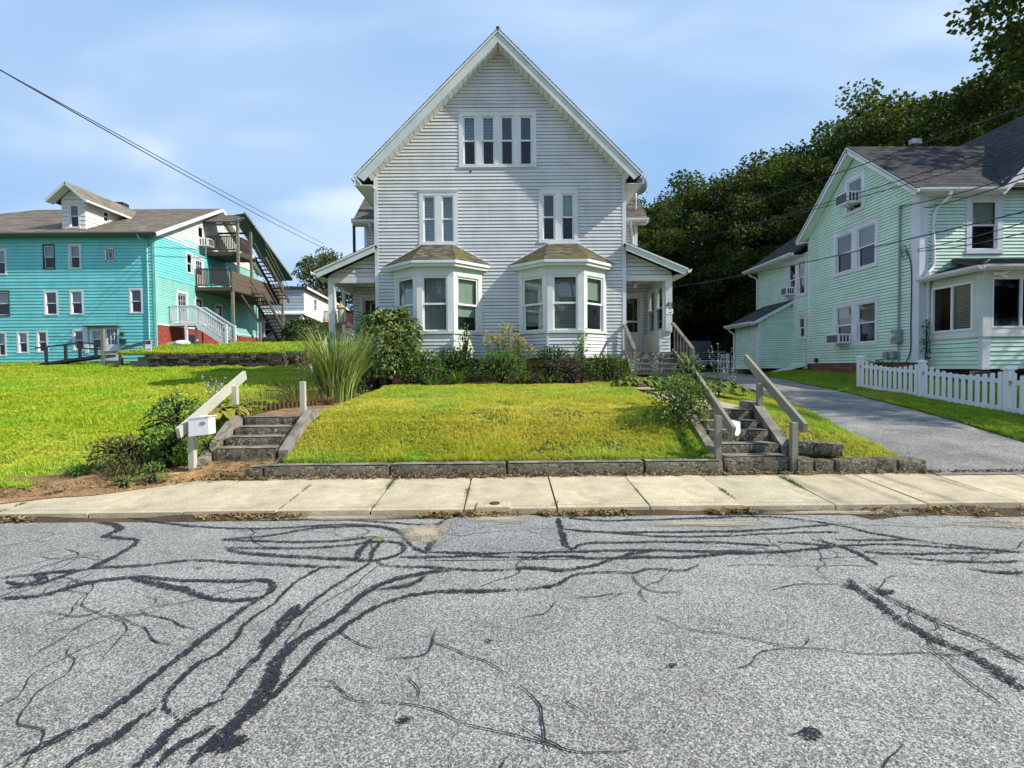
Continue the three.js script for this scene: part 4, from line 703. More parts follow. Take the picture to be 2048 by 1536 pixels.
  { const g = group('knee_front', [4.86, 2.1, -16.9], h); boards(g, FRONT(-16.915), [[4.74, 2.1], [5.02, 2.1], [5.02, 2.68], [4.74, 2.68]], [], P, M.siding); part('corner_board', box(4.68, 4.74, 2.1, 2.69, -16.93, -16.88), M.trim2, g); }
  { const S = RIGHT(4.93); for (const a of [17.05, 18.03]) sashWindow(h, S, a, 2.74, a + 0.95, 4.28, { casing: 0.09, screen: true }); part('side_panel', box(4.86, 4.94, 2.74, 4.28, -20.4, -18.99), M.trim, h); }
  // doors
  function stormDoor(d, z, lower) {
    const g = group('front_door', [(d[0] + d[2]) / 2, d[1], z], h), [a, b, c, e] = d;
    part('door_casing', [box(a, a + 0.1, b, e, z - 0.1, z + 0.03), box(c - 0.1, c, b, e, z - 0.1, z + 0.03), box(a, c, e - 0.1, e, z - 0.1, z + 0.035)], M.trim, g);
    const l = a + 0.1, r = c - 0.1, t = e - 0.1, y1 = b + (t - b) * 0.36, y2 = y1 + 0.36;
    part('door_leaf', [box(l, l + 0.07, b, t, z - 0.06, z - 0.02), box(r - 0.07, r, b, t, z - 0.06, z - 0.02), box(l + 0.07, r - 0.07, t - 0.09, t, z - 0.06, z - 0.02), box(l + 0.07, r - 0.07, b, y1 - 0.02, z - 0.06, z - 0.02), box(l + 0.07, r - 0.07, y2, y2 + 0.06, z - 0.06, z - 0.02), box(l + 0.07, r - 0.07, y1 - 0.02, y1 + 0.03, z - 0.06, z - 0.018)], M.trim, g);
    part('pane', box(l + 0.07, r - 0.07, y2 + 0.06, t - 0.09, z - 0.042, z - 0.04), M.glass, g);
    part('pane', box(l + 0.07, r - 0.07, y1 + 0.03, y2, z - 0.042, z - 0.04), M.glass, g);
    part('inner_door', box(l, r, b, t, z - 0.16, z - 0.12), M.brownWood, g);
    part('handle', box(l + 0.02, l + 0.05, b + 1.0, b + 1.12, z - 0.02, z + 0.03), M.blackMetal, g);
  }
  stormDoor(doorL, ZD); stormDoor(doorR, ZD);
  // right porch stairs
  const st = group('porch_stairs', [4.3, 1.25, -16.1], h), tr = [[2.08, -16.78], [1.92, -16.42], [1.76, -16.08], [1.60, -15.74], [1.32, -15.38]];
  for (let i = 1; i < 5; i++) { const [y, z] = tr[i]; part('tread', box(3.62, 4.98 + (i > 2 ? 0.14 : 0), y - 0.04, y, z - 0.36, z + 0.03), M.stairGrey, st); part('riser', box(3.66, 4.96, tr[i][1] > -15.5 ? 1.1 : y - 0.16, y - 0.045, z - 0.03, z), M.stairGrey, st); }
  part('riser', box(3.66, 4.96, 1.93, 2.02, -16.8, -16.77), M.stairGrey, st);
  for (const [x, n0] of [[3.56, 6], [5.04, 6]]) {
    const fl = x > 4 ? 0.2 : 0.03, a = [x, 2.98, -16.75], b = [x + fl, 2.15, -15.5];
    part('stair_rail', beam(a, b, 0.10, 0.05), M.greyWood, st); part('stair_rail', beam([x, 2.15, -16.72], [x + fl, 1.42, -15.55], 0.06, 0.09), M.greyWood, st);
    part('newel', roundBox(b[0] - 0.045, b[0] + 0.045, 1.2, 2.16, -15.56, -15.47, 0.006), M.greyWood, st);
    for (let k = 0; k < n0; k++) { const t = (k + 0.5) / n0, z = lerp(-16.7, -15.6, t), y1 = lerp(2.94, 2.2, t), y0 = lerp(2.13, 1.45, t), xx = lerp(x, x + fl, t); part('baluster', box(xx - 0.016, xx + 0.016, y0, y1, z - 0.016, z + 0.016), M.greyWood, st); }
  }
  // left porch stair stringer, half hidden by the tall grass
  part('stair_stringer', [beam([-5.32, 2.75, -16.75], [-5.42, 1.62, -15.2], 0.06, 0.2)], M.railPale, h);
  part('stair_treads', [box(-5.3, -4.2, 1.86, 1.9, -16.75, -16.4), box(-5.3, -4.2, 1.66, 1.7, -16.4, -16.05), box(-5.3, -4.2, 1.46, 1.5, -16.05, -15.7), box(-5.3, -4.2, 1.26, 1.3, -15.7, -15.35)], M.stairGrey, h);
  // porch lamps, house numbers
  part('ceiling_lamp', [cyl(4.12, 4.36, -17.7, 0.07, 0.07, 0.095, 14)], M.blackMetal, h); { const s = new THREE.SphereGeometry(0.095, 14, 10); s.scale(1, 1.15, 1); s.translate(4.12, 4.28, -17.7); part('lamp_globe', s.toNonIndexed(), M.creamPlastic, h); }
  { const s = new THREE.SphereGeometry(0.12, 14, 8); s.scale(1, 0.5, 1); s.translate(-4.45, 4.43, -18.2); part('lamp_globe', s.toNonIndexed(), M.creamPlastic, h); }
  const stroke = (pts, x, y, z, s, r = 0.011) => { const o = []; for (const l of pts) for (let i = 0; i + 1 < l.length; i++) o.push(beam([x + l[i][0] * s, y + l[i][1] * s, z], [x + l[i + 1][0] * s, y + l[i + 1][1] * s, z], 0.012, r * 2, V(0, 0, 1))); return o; };
  const four = [[[0.52, 0], [0.60, 1], [0.0, 0.35], [0.72, 0.40]]], three = [[[0.08, 0.92], [0.34, 1.0], [0.58, 0.86], [0.52, 0.66], [0.26, 0.54], [0.56, 0.42], [0.60, 0.2], [0.34, 0.0], [0.02, 0.08]]];
  const one = [[[0.2, 0.8], [0.36, 1], [0.36, 0]]];
  part('house_number', stroke(four, 4.845, 3.46, -16.80, 0.17, 0.0075), M.black, h); part('house_number', stroke(three, 4.955, 3.43, -16.80, 0.18, 0.0075), M.black, h);
  part('number_plate', box(4.85, 5.075, 3.26, 3.41, -16.815, -16.802), M.whitePlastic, h); part('plate_mark', box(4.96, 5.02, 3.30, 3.32, -16.802, -16.798), M.blackMetal, h);
  part('house_number', stroke(four, -3.945, 3.42, -16.665, 0.12, 0.007), M.black, h); part('house_number', stroke(one, -3.945, 3.26, -16.665, 0.12, 0.007), M.black, h);
}
// satellite dish on the wing roof
{
  const t = thing('satellite_dish', 'grey oval satellite dish on a bent mast above the porch roof', 'satellite dish', [5.0, 7.6, -21]);
  const d = new THREE.SphereGeometry(0.62, 26, 10, 0, Math.PI * 2, 0, 0.56); d.translate(0, -0.62, 0); d.scale(0.84, 0.7, 1.0); d.rotateX(-Math.PI / 2 + 0.15); d.rotateY(Math.PI - 0.5); d.rotateZ(0.12); d.translate(5.07, 8.52, -21.0);
  part('reflector', d.toNonIndexed(), mat([0.16, 0.18, 0.19], 0.6), t);
  part('mast', tube([[4.86, 7.55, -20.75], [4.88, 8.1, -20.8], [4.9, 8.42, -20.9]], 0.028, 7), M.galv, t);
  part('brace', rod([4.7, 7.62, -20.78], [4.88, 8.2, -20.82], 0.014), M.galv, t);
  part('bracket', box(4.83, 4.97, 8.35, 8.5, -20.98, -20.86), M.galv, t);
  part('feed_arm', tube([[4.98, 8.25, -20.95], [5.25, 8.25, -21.25], [5.45, 8.45, -21.5]], 0.016, 6), M.galv, t); part('feed_horn', box(5.40, 5.52, 8.42, 8.53, -21.56, -21.44), M.whitePlastic, t);
}
single('wooden_pole', 'weathered brown wooden pole rising behind the porch with the bird feeder', 'pole', [cyl(-5.72, 4.2, -20.9, 0.06, 0.055, 3.1, 8), box(-5.8, -5.5, 7.15, 7.3, -20.97, -20.83)], M.brownWood);
{ // bird feeder hanging in the left porch opening
  const t = thing('bird_feeder', 'brass toned tube bird feeder hanging in the porch opening', 'bird feeder', [-5.02, 2.98, -16.75]);
  part('roof', [cyl(-5.02, 3.52, -16.75, 0.14, 0.03, 0.12, 12), cyl(-5.02, 3.64, -16.75, 0.025, 0.008, 0.08, 8)], mat([0.42, 0.30, 0.16], 0.5), t);
  part('seed_tube', cyl(-5.02, 3.1, -16.75, 0.085, 0.085, 0.42, 14), mat([0.42, 0.38, 0.26], 0.4), t);
  part('tray', cyl(-5.02, 3.03, -16.75, 0.16, 0.17, 0.06, 14), mat([0.38, 0.20, 0.11], 0.6), t); part('hanger', rod([-5.02, 3.7, -16.75], [-5.02, 4.29, -16.75], 0.006), M.blackMetal, t);
}
// ================================================================ the mint green house by the driveway
{
  const XW = 13, h = thing('mint_house', 'mint green clapboard house with dark grey roof and enclosed corner porch', 'house', [16.5, 1.2, -20.5]);
  const P = 0.105, W = LEFT(XW), Fz = -17.3, F = FRONT(Fz);
  const holes = [[-21.86, 5.12, -19.24, 6.80], [-21.82, 2.35, -19.19, 4.04], [-21.2, 7.33, -19.98, 8.72]];
  wall(h, 'gable_wall', W, [[-23.66, 1.72], [-17.3, 1.72], [-17.3, 7.12], [-20.5, 9.42], [-23.66, 7.12]], holes, P, M.mint);
  const tr = M.trim2;
  sashWindow(h, W, -21.86, 5.12, -19.24, 6.80, { n: 2, casing: 0.16, mullion: 0.34, head: 0.14, sill: 0.12, trim: tr, blinds: [null, [0.5, 'blindTan']] });
  sashWindow(h, W, -21.82, 2.35, -19.19, 4.04, { n: 2, casing: 0.16, mullion: 0.34, head: 0.14, sill: 0.12, trim: tr, blinds: [[0.3, 'blindTan'], [0.97, 'blindTan']] });
  sashWindow(h, W, -21.2, 7.33, -19.98, 8.72, { casing: 0.2, head: 0.16, sill: 0.1, trim: tr });
  const holeF = [[14.45, 5.12, 15.6, 6.92]];
  wall(h, 'front_wall', F, [[XW, 1.72], [23, 1.72], [23, 7.12], [18.9, 10.2], [15.3, 7.12], [XW, 7.12]].filter((p, i) => i !== 3 && i !== 4 || true), holeF, P, M.mint);
  sashWindow(h, F, 14.45, 5.12, 15.6, 6.92, { casing: 0.17, head: 0.15, trim: tr, blinds: [[0.97, 'shade']] });
  part('corner_board', [box(XW - 0.03, XW + 0.24, 1.72, 7.0, Fz - 0.02, Fz + 0.03), box(XW - 0.03, XW + 0.02, 1.72, 7.0, Fz - 0.34, Fz - 0.021)], tr, h);
  part('corner_board', box(XW - 0.028, XW + 0.02, 1.72, 7.0, -23.72, -23.58), M.trim, h);
  part('body_walls', [box(22.8, 23, 1.0, 7.1, -24, -17.45), box(13.2, 23, 1.0, 7.1, -28.6, -28.4), box(13.4, 22.6, 4.5, 4.6, -28.3, -17.5), box(13.4, 22.6, 7.0, 7.08, -28.3, -17.5), box(15.6, 15.7, 1.5, 7, -28.3, -20), box(15.6, 22, 1.5, 7, -20.1, -20)], M.room, h);
  // roofs
  roofPlane(h, 'roof', [12.62, 7.08, -16.98], [23.2, 7.08, -16.98], [23.2, 9.72, -20.5], [12.62, 9.72, -20.5], ROOF_DARK, 11);
  roofPlane(h, 'roof', [23.2, 7.08, -24.02], [12.62, 7.08, -24.02], [12.62, 9.72, -20.5], [23.2, 9.72, -20.5], ROOF_DARK, 12);
  roofPlane(h, 'cross_roof', [15.25, 7.0, -26.5], [15.25, 7.0, -16.95], [19.0, 10.75, -16.95], [19.0, 10.75, -26.5], ROOF_DARK, 13);
  roofPlane(h, 'cross_roof', [22.75, 7.0, -16.95], [22.75, 7.0, -26.5], [19.0, 10.75, -26.5], [19.0, 10.75, -16.95], ROOF_DARK, 14);
  wall(h, 'cross_gable', FRONT(Fz + 0.01), [[15.45, 7.0], [22.5, 7.0], [19.0, 10.5]], [], P, M.mint);
  const rake = (x, a, b) => { const d = V(0, b[0] - a[0], b[1] - a[1]); part('rake_board', beam([x, a[0] - 0.13, a[1]], [x, b[0] - 0.13, b[1]], 0.03, 0.20, V(0, 1, 0)), M.trim, h); part('rake_cap', beam([x - 0.015, a[0] - 0.045, a[1]], [x - 0.015, b[0] - 0.045, b[1]], 0.05, 0.05, V(0, 1, 0)), M.trim, h); part('rake_soffit', quad([x, a[0] - 0.22, a[1]], [x, b[0] - 0.22, b[1]], [XW, b[0] - 0.22, b[1]], [XW, a[0] - 0.22, a[1]]), M.mint, h); };
  rake(12.64, [7.08, -16.98], [9.72, -20.5]); rake(12.64, [7.08, -24.02], [9.72, -20.5]);
  part('cross_rake', [beam([15.25, 6.90, -16.94], [19.0, 10.65, -16.94], 0.04, 0.16), beam([22.75, 6.90, -16.94], [19.0, 10.65, -16.94], 0.04, 0.16)], M.trim, h);
  part('eave_soffit', [box(12.64, 15.4, 6.93, 6.95, -17.3, -16.98), box(12.62, 15.3, 6.94, 7.06, -17.0, -16.985)], M.trim, h);
  gutter(h, [12.66, 7.06, -16.965], [15.35, 7.06, -16.965], [0, 0, 1]);
  part('eave_return', box(12.64, 13.0, 6.88, 6.93, -24.05, -23.6), M.trim, h);
  part('downspout', tube([[13.62, 6.95, -16.9], [13.6, 6.8, -16.92], [13.42, 6.45, -17.2], [13.38, 6.2, -17.24], [13.38, 4.75, -17.24], [13.3, 4.62, -17.2], [13.16, 4.5, -17.15], [13.16, 4.25, -17.15], [13.22, 4.0, -17.22], [13.22, 1.75, -17.24]], 0.05, 8, 60), M.trim, h);
  brickwork(h, 'foundation', W, -23.6, -17.35, 1.05, 1.70, 31); part('cellar_window', inF(W, box(-20.35, -19.75, 1.30, 1.62, -0.05, 0.02)), M.black, h);
  // rear wing
  const W2 = LEFT(XW - 0.04);
  wall(h, 'rear_wall', W2, [[-28.4, 1.5], [-23.73, 1.5], [-23.73, 6.55], [-28.4, 6.55]], [[-25.4, 4.69, -23.75, 6.38], [-24.5, 2.78, -23.75, 3.86]], P, M.mint);
  sashWindow(h, W2, -25.4, 4.69, -23.76, 6.38, { n: 2, casing: 0.13, mullion: 0.2, trim: tr, screen: false }); sashWindow(h, W2, -24.5, 2.78, -23.76, 3.86, { casing: 0.13, trim: tr });
  roofPlane(h, 'rear_roof', [12.45, 6.55, -28.8], [12.45, 6.55, -23.9], [16.5, 9.3, -23.9], [16.5, 9.3, -28.8], ROOF_DARK, 15);
  part('rear_fascia', [box(12.42, 12.46, 6.42, 6.56, -28.85, -23.9), box(12.46, 13, 6.42, 6.44, -28.8, -23.9)], M.trim, h); gutter(h, [12.42, 6.55, -28.85], [12.42, 6.55, -23.9], [-1, 0, 0]);
  part('downspout', tube([[12.4, 6.42, -28.3], [12.5, 6.3, -28.36], [12.88, 6.1, -28.36], [12.9, 5.9, -28.36], [12.9, 4.3, -28.36]], 0.045, 8, 24), M.trim, h);
  // lean-to
  const LZ = -25.0;
  wall(h, 'lean_to_front', FRONT(LZ), [[11.47, 1.52], [12.95, 1.52], [12.95, 4.5], [11.47, 3.74]], [], P, M.mint);
  wall(h, 'lean_to_side', LEFT(11.45), [[-27.55, 1.48], [-25.0, 1.48], [-25.0, 3.62], [-27.55, 3.62]], [], P, M.mint);
  part('corner_board', [box(11.42, 11.56, 1.5, 3.72, LZ - 0.1, LZ + 0.03)], tr, h);
  roofPlane(h, 'lean_to_roof', [11.12, 3.66, -27.8], [11.12, 3.66, -24.86], [12.95, 4.62, -24.86], [12.95, 4.62, -27.8], ROOF_DARK, 16);
  part('lean_to_rake', beam([11.12, 3.56, -24.85], [12.95, 4.52, -24.85], 0.03, 0.13), tr, h); part('lean_to_fascia', box(11.09, 11.13, 3.5, 3.66, -27.85, -24.86), M.trim, h); gutter(h, [11.09, 3.66, -27.9], [11.09, 3.66, -24.86], [-1, 0, 0]);
  part('downspout', tube([[11.1, 3.52, -27.5], [11.15, 3.4, -27.55], [11.36, 3.25, -27.55], [11.38, 3.1, -27.55], [11.38, 1.4, -27.55]], 0.045, 8, 22), M.trim, h);
  part('lean_to_back', [box(11.5, 12.9, 1.4, 3.6, -27.6, -27.5)], M.room, h);
  part('cellar_hatch', [...slabOf([12.3, 1.33, -27.2], [11.95, 1.36, -24.7], [12.95, 1.75, -23.8], [12.95, 1.72, -25.2], 0.12)], M.trim, h);
  // enclosed porch
  const XP = 13.3, ZP = -15.3, S = LEFT(XP), G = FRONT(ZP);
  const side = [[-17.28, 1.5], [-15.3, 1.5], [-15.3, 2.42], [-17.28, 2.42]];
  { const g = group('porch_side', [XP, 1.5, -16.3], h); boards(g, S, side, [], 0.125, M.mint); part('sheathing', sheathing(S, side, []), M.sheath, g); part('sill', inF(S, box(-17.28, -15.26, 2.42, 2.53, -0.08, 0.05)), M.trim, g); part('upper_panel', [inF(S, box(-17.28, -17.14, 2.53, 4.3, -0.08, 0.02)), inF(S, box(-15.62, -15.3, 2.53, 4.3, -0.08, 0.02)), inF(S, box(-17.14, -15.62, 4.02, 4.3, -0.08, 0.02)), inF(S, box(-17.14, -15.62, 2.53, 2.62, -0.08, 0.02))], mat([0.62, 0.68, 0.58], 0.5, { map: paintTex }), g);
    part('slider_frame', [inF(S, box(-17.14, -15.62, 2.62, 2.68, -0.06, 0.03)), inF(S, box(-17.14, -15.62, 3.96, 4.02, -0.06, 0.03)), inF(S, box(-17.14, -17.08, 2.68, 3.96, -0.06, 0.03)), inF(S, box(-15.68, -15.62, 2.68, 3.96, -0.06, 0.03)), inF(S, box(-16.41, -16.35, 2.68, 3.96, -0.05, 0.02))], M.sash, g);
    part('pane', inF(S, box(-17.08, -16.41, 2.68, 3.96, -0.03, -0.028)), M.screenGlass, g); part('pane', inF(S, box(-16.35, -15.68, 2.68, 3.96, -0.02, -0.018)), M.glass, g);
    const sl = []; for (let y = 2.7; y < 3.95; y += 0.05) { const q = box(-16.36, -15.66, -0.002, 0.002, -0.022, 0.022); q.rotateX(0.8); q.translate(0, y, -0.09); sl.push(inF(S, q)); } part('blind', sl, M.blindTan, g); }
  { const g = group('porch_front', [17, 1.5, ZP], h), fr = [[13.3, 1.5], [21, 1.5], [21, 2.42], [13.3, 2.42]]; boards(g, G, fr, [], 0.125, M.mint); part('sheathing', sheathing(G, fr, []), M.sheath, g); part('sill', inF(G, box(13.26, 21, 2.42, 2.53, -0.08, 0.05)), M.trim, g);
    part('corner_post', box(XP - 0.03, XP + 0.22, 2.53, 4.3, ZP - 0.2, ZP + 0.03), mat([0.66, 0.72, 0.66], 0.5, { map: paintTex }), g); part('corner_board', box(XP - 0.025, XP + 0.2, 1.5, 2.42, ZP - 0.12, ZP + 0.026), tr, g);
    part('upper_panel', [inF(G, box(13.52, 21, 4.06, 4.3, -0.08, 0.02)), inF(G, box(13.52, 21, 2.53, 2.66, -0.08, 0.02))], M.trim, g);
    for (let k = 0; k < 4; k++) { const a = 13.53 + k * 1.78; part('slider_frame', [inF(G, box(a, a + 1.66, 2.66, 2.71, -0.06, 0.03)), inF(G, box(a, a + 1.66, 4.01, 4.06, -0.06, 0.03)), inF(G, box(a, a + 0.04, 2.71, 4.01, -0.06, 0.03)), inF(G, box(a + 1.62, a + 1.66, 2.71, 4.01, -0.06, 0.03)), inF(G, box(a + 0.8, a + 0.86, 2.71, 4.01, -0.05, 0.02)), inF(G, box(a + 1.66, a + 1.78, 2.66, 4.06, -0.08, 0.015))], M.sash, g); part('pane', inF(G, box(a + 0.04, a + 0.8, 2.71, 4.01, -0.03, -0.028)), M.screenGlass, g); part('pane', inF(G, box(a + 0.86, a + 1.62, 2.71, 4.01, -0.03, -0.028)), M.screenGlass, g); } }
  part('inner_panelling', box(13.42, 20.98, 1.6, 4.25, -17.26, -17.22), M.brownWood, h);
  part('porch_inside', [box(21, 21.1, 1.5, 4.3, -17.3, -15.3), box(13.4, 21, 1.5, 1.6, -17.3, -15.4), box(14.6, 21, 4.25, 4.3, -17.3, -15.4), box(13.4, 14.6, 4.25, 4.3, -17.3, -15.4)], M.room, h);
  roofPlane(h, 'porch_roof', [13.02, 4.36, -17.3], [13.02, 4.36, -15.0], [14.6, 4.86, -16.6], [14.6, 4.86, -17.3], ROOF_DARK, 17);
  roofPlane(h, 'porch_roof', [13.02, 4.36, -15.0], [21.2, 4.36, -15.0], [21.2, 4.95, -17.28], [14.0, 4.95, -17.28], ROOF_DARK, 18);
  part('porch_fascia', [box(13.0, 21.2, 4.22, 4.36, -15.02, -14.98), box(12.99, 13.03, 4.22, 4.36, -17.3, -15.02), box(13.03, 21.2, 4.24, 4.26, -15.3, -15.02)], M.trim, h); gutter(h, [12.99, 4.36, -17.3], [12.99, 4.36, -14.98], [-1, 0, 0]); gutter(h, [13.0, 4.36, -14.98], [21.2, 4.36, -14.98], [0, 0, 1]);
  brickwork(h, 'brick_pier', FRONT(-15.35), 13.15, 13.55, 1.0, 1.46, 32); brickwork(h, 'front_foundation', FRONT(-17.3), 13.05, 21, 0.95, 1.70, 33);
  part('flood_light', [cyl(13.72, 4.12, -15.2, 0.05, 0.05, 0.06, 10), rod([13.72, 4.16, -15.2], [13.8, 4.2, -15.05], 0.035, 8), rod([13.68, 4.14, -15.2], [13.74, 4.02, -15.06], 0.035, 8), box(13.5, 13.7, 4.11, 4.2, -15.25, -15.18)], M.whitePlastic, h);
  part('ridge_vent', [box(18.6 - 3.6, 15.35, 9.8, 9.98, -20.6, -20.4)], M.metalGrey, h);
}
// service mast, meter and boxes on the gable wall
{
  const X = 12.93, e = thing('electric_meter', 'grey electric meter box with its service pipe on the mint wall', 'electric meter', [X, 2.35, -18.12]);
  part('box', roundBox(X - 0.14, X + 0.03, 2.37, 2.82, -18.28, -17.97, 0.012), M.metalGrey, e); { const c = new THREE.CylinderGeometry(0.085, 0.085, 0.1, 18); c.rotateZ(Math.PI / 2); c.translate(X - 0.18, 2.6, -18.16); part('meter_dial', c.toNonIndexed(), M.creamPlastic, e); }
  part('service_pipe', [rod([X, 2.82, -18.11], [X, 6.8, -18.11], 0.032, 8), cyl(X, 6.78, -18.11, 0.06, 0.05, 0.1, 10), rod([X, 1.7, -18.08], [X, 2.37, -18.1], 0.022, 7)], M.metalGrey, e);
  for (const [z, l] of [[-18.62, 'grey utility box on the mint wall, farther from the meter'], [-18.30, 'grey utility box on the mint wall, under the meter']]) single('utility_box', l, 'utility box', [roundBox(X - 0.1, X + 0.03, 1.86, 2.1, z - 0.11, z + 0.11, 0.012)], M.metalGrey);
  single('outlet_box', 'small black outlet box low on the mint wall near the cellar hatch', 'outlet box', roundBox(X - 0.06, X + 0.04, 1.78, 1.93, -23.0, -22.86, 0.01), M.black);
  single('house_cable', 'black cable running down beside the white corner board', 'cable', tube([[12.9, 5.35, -17.75], [12.93, 5.1, -17.66], [12.95, 4.8, -17.6], [12.95, 3, -17.58], [12.95, 2.0, -17.6], [12.94, 1.75, -17.75]], 0.018, 6, 40), M.wire);
  const loops = []; const rnd = rng(9); for (let k = 0; k < 3; k++) { const pts = []; for (let i = 0; i <= 12; i++) { const a = i / 12 * Math.PI * 2, r = 0.10 + 0.05 * rnd(); pts.push([12.92 - 0.02 * k, 5.2 + 0.1 * k + r * Math.sin(a), -17.85 + r * Math.cos(a)]); } loops.push(tube(pts, 0.008, 5, 26)); }
  single('cable_loops', 'loose loops of black cable hanging at the house corner', 'cable', loops, M.wire);
}
// window air conditioners
function airCon(label, at, normal, w = 0.5, hh = 0.36, d = 0.42) {
  const t = thing('air_conditioner', label, 'air conditioner', at, 'window air conditioners'), Mx = frame(normal, at), L = (...a) => inF(Mx, box(...a));
  part('case', L(-w / 2, w / 2, 0, hh, -0.08, d), M.whitePlastic, t);
  part('rear_grille', L(-w / 2 + 0.04, w / 2 - 0.04, 0.04, hh - 0.04, d, d + 0.006), mat([0.10, 0.115, 0.10], 0.7), t);
  for (const s of [-1, 1]) for (let k = 0; k < 3; k++) part('side_vent', L(s * w / 2 - 0.003, s * w / 2 + 0.003, 0.06, hh - 0.06, d * (0.2 + 0.25 * k), d * (0.2 + 0.25 * k) + 0.07), M.blackMetal, t);
  part('bracket', [inF(Mx, beam([-0.12, 0, d * 0.6], [-0.12, -0.2, 0.02], 0.025, 0.025)), inF(Mx, beam([0.12, 0, d * 0.6], [0.12, -0.2, 0.02], 0.025, 0.025))], M.galv, t);
  return t;
}
airCon('white air conditioner in the attic window of the mint house', [13, 7.62, -20.6], [-1, 0, 0], 0.72, 0.42, 0.5);
airCon('white air conditioner in the ground floor window of the mint house', [13, 2.48, -21.1], [-1, 0, 0], 0.78, 0.36, 0.5);
airCon('white air conditioner in the rear wing window of the mint house', [12.96, 4.82, -24.95], [-1, 0, 0], 0.5, 0.36, 0.4);
// picket fence along the driveway
{
  const X = 10.7, base = (Z) => prof([[9, 0.39], [11.65, 0.57], [14.1, 0.747], [16.6, 0.915]], Z);
  const posts = [16.6, 14.1, 11.65, 9.2], t = thing('picket_fence', 'white vinyl picket fence with scalloped tops along the driveway lawn', 'fence', [X, 0.6, -13]);
  posts.forEach((Z) => { const y = base(Z); const g = group('fence_post', [X, y, -Z], t); part('post', roundBox(X - 0.065, X + 0.065, y - 0.15, y + 0.96, -Z - 0.065, -Z + 0.065, 0.006), M.whitePlastic, g); part('cap', [box(X - 0.095, X + 0.095, y + 0.96, y + 0.985, -Z - 0.095, -Z + 0.095), (() => { const c = new THREE.ConeGeometry(0.13, 0.06, 4); c.rotateY(Math.PI / 4); c.translate(X, y + 1.015, -Z); return c.toNonIndexed(); })()], M.whitePlastic, g); });
  for (let k = 0; k + 1 < posts.length; k++) {
    const a = posts[k] - 0.065, b = posts[k + 1] + 0.065, n = 12;
    part('rail', beam([X, base(a) + 0.70, -a], [X, base(b) + 0.70, -b], 0.045, 0.09), M.whitePlastic, t); part('rail', beam([X, base(a) + 0.12, -a], [X, base(b) + 0.12, -b], 0.045, 0.09), M.whitePlastic, t);
    for (let i = 0; i < n; i++) { const u = (i + 0.5) / n, Z = lerp(a, b, u), y = base(Z), top = y + 0.76 + 0.17 * Math.pow(Math.abs(2 * u - 1), 1.7); const s = prism([[-0.052, y + 0.06], [0.052, y + 0.06], [0.052, top - 0.025], [0.028, top], [-0.028, top], [-0.052, top - 0.025]], -0.012, 0.012); s.rotateY(Math.PI / 2); s.translate(X - 0.034, 0, -Z); part('picket', s, M.whitePlastic, t); }
    part('rail_bracket', box(X - 0.06, X - 0.02, base(a) + 0.67, base(a) + 0.73, -a - 0.02, -a + 0.07), M.metalGrey, t);
  }
  const q = thing('picket_gate', 'short white picket gate section beyond the driveway beside the lean-to', 'gate', [11.9, 1.35, -29.6]);
  part('post', box(11.86, 11.94, 1.3, 2.35, -29.64, -29.56), M.whitePlastic, q); for (let i = 0; i < 9; i++) { const x = 11.35 + i * 0.15; part('picket', box(x, x + 0.06, 1.32, 2.05 + 0.22 * (1 - Math.abs(i - 4) / 4), -29.63, -29.61), M.whitePlastic, q); } part('rail', [box(11.3, 12.7, 1.5, 1.56, -29.61, -29.58), box(11.3, 12.7, 1.85, 1.91, -29.61, -29.58)], M.whitePlastic, q);
}
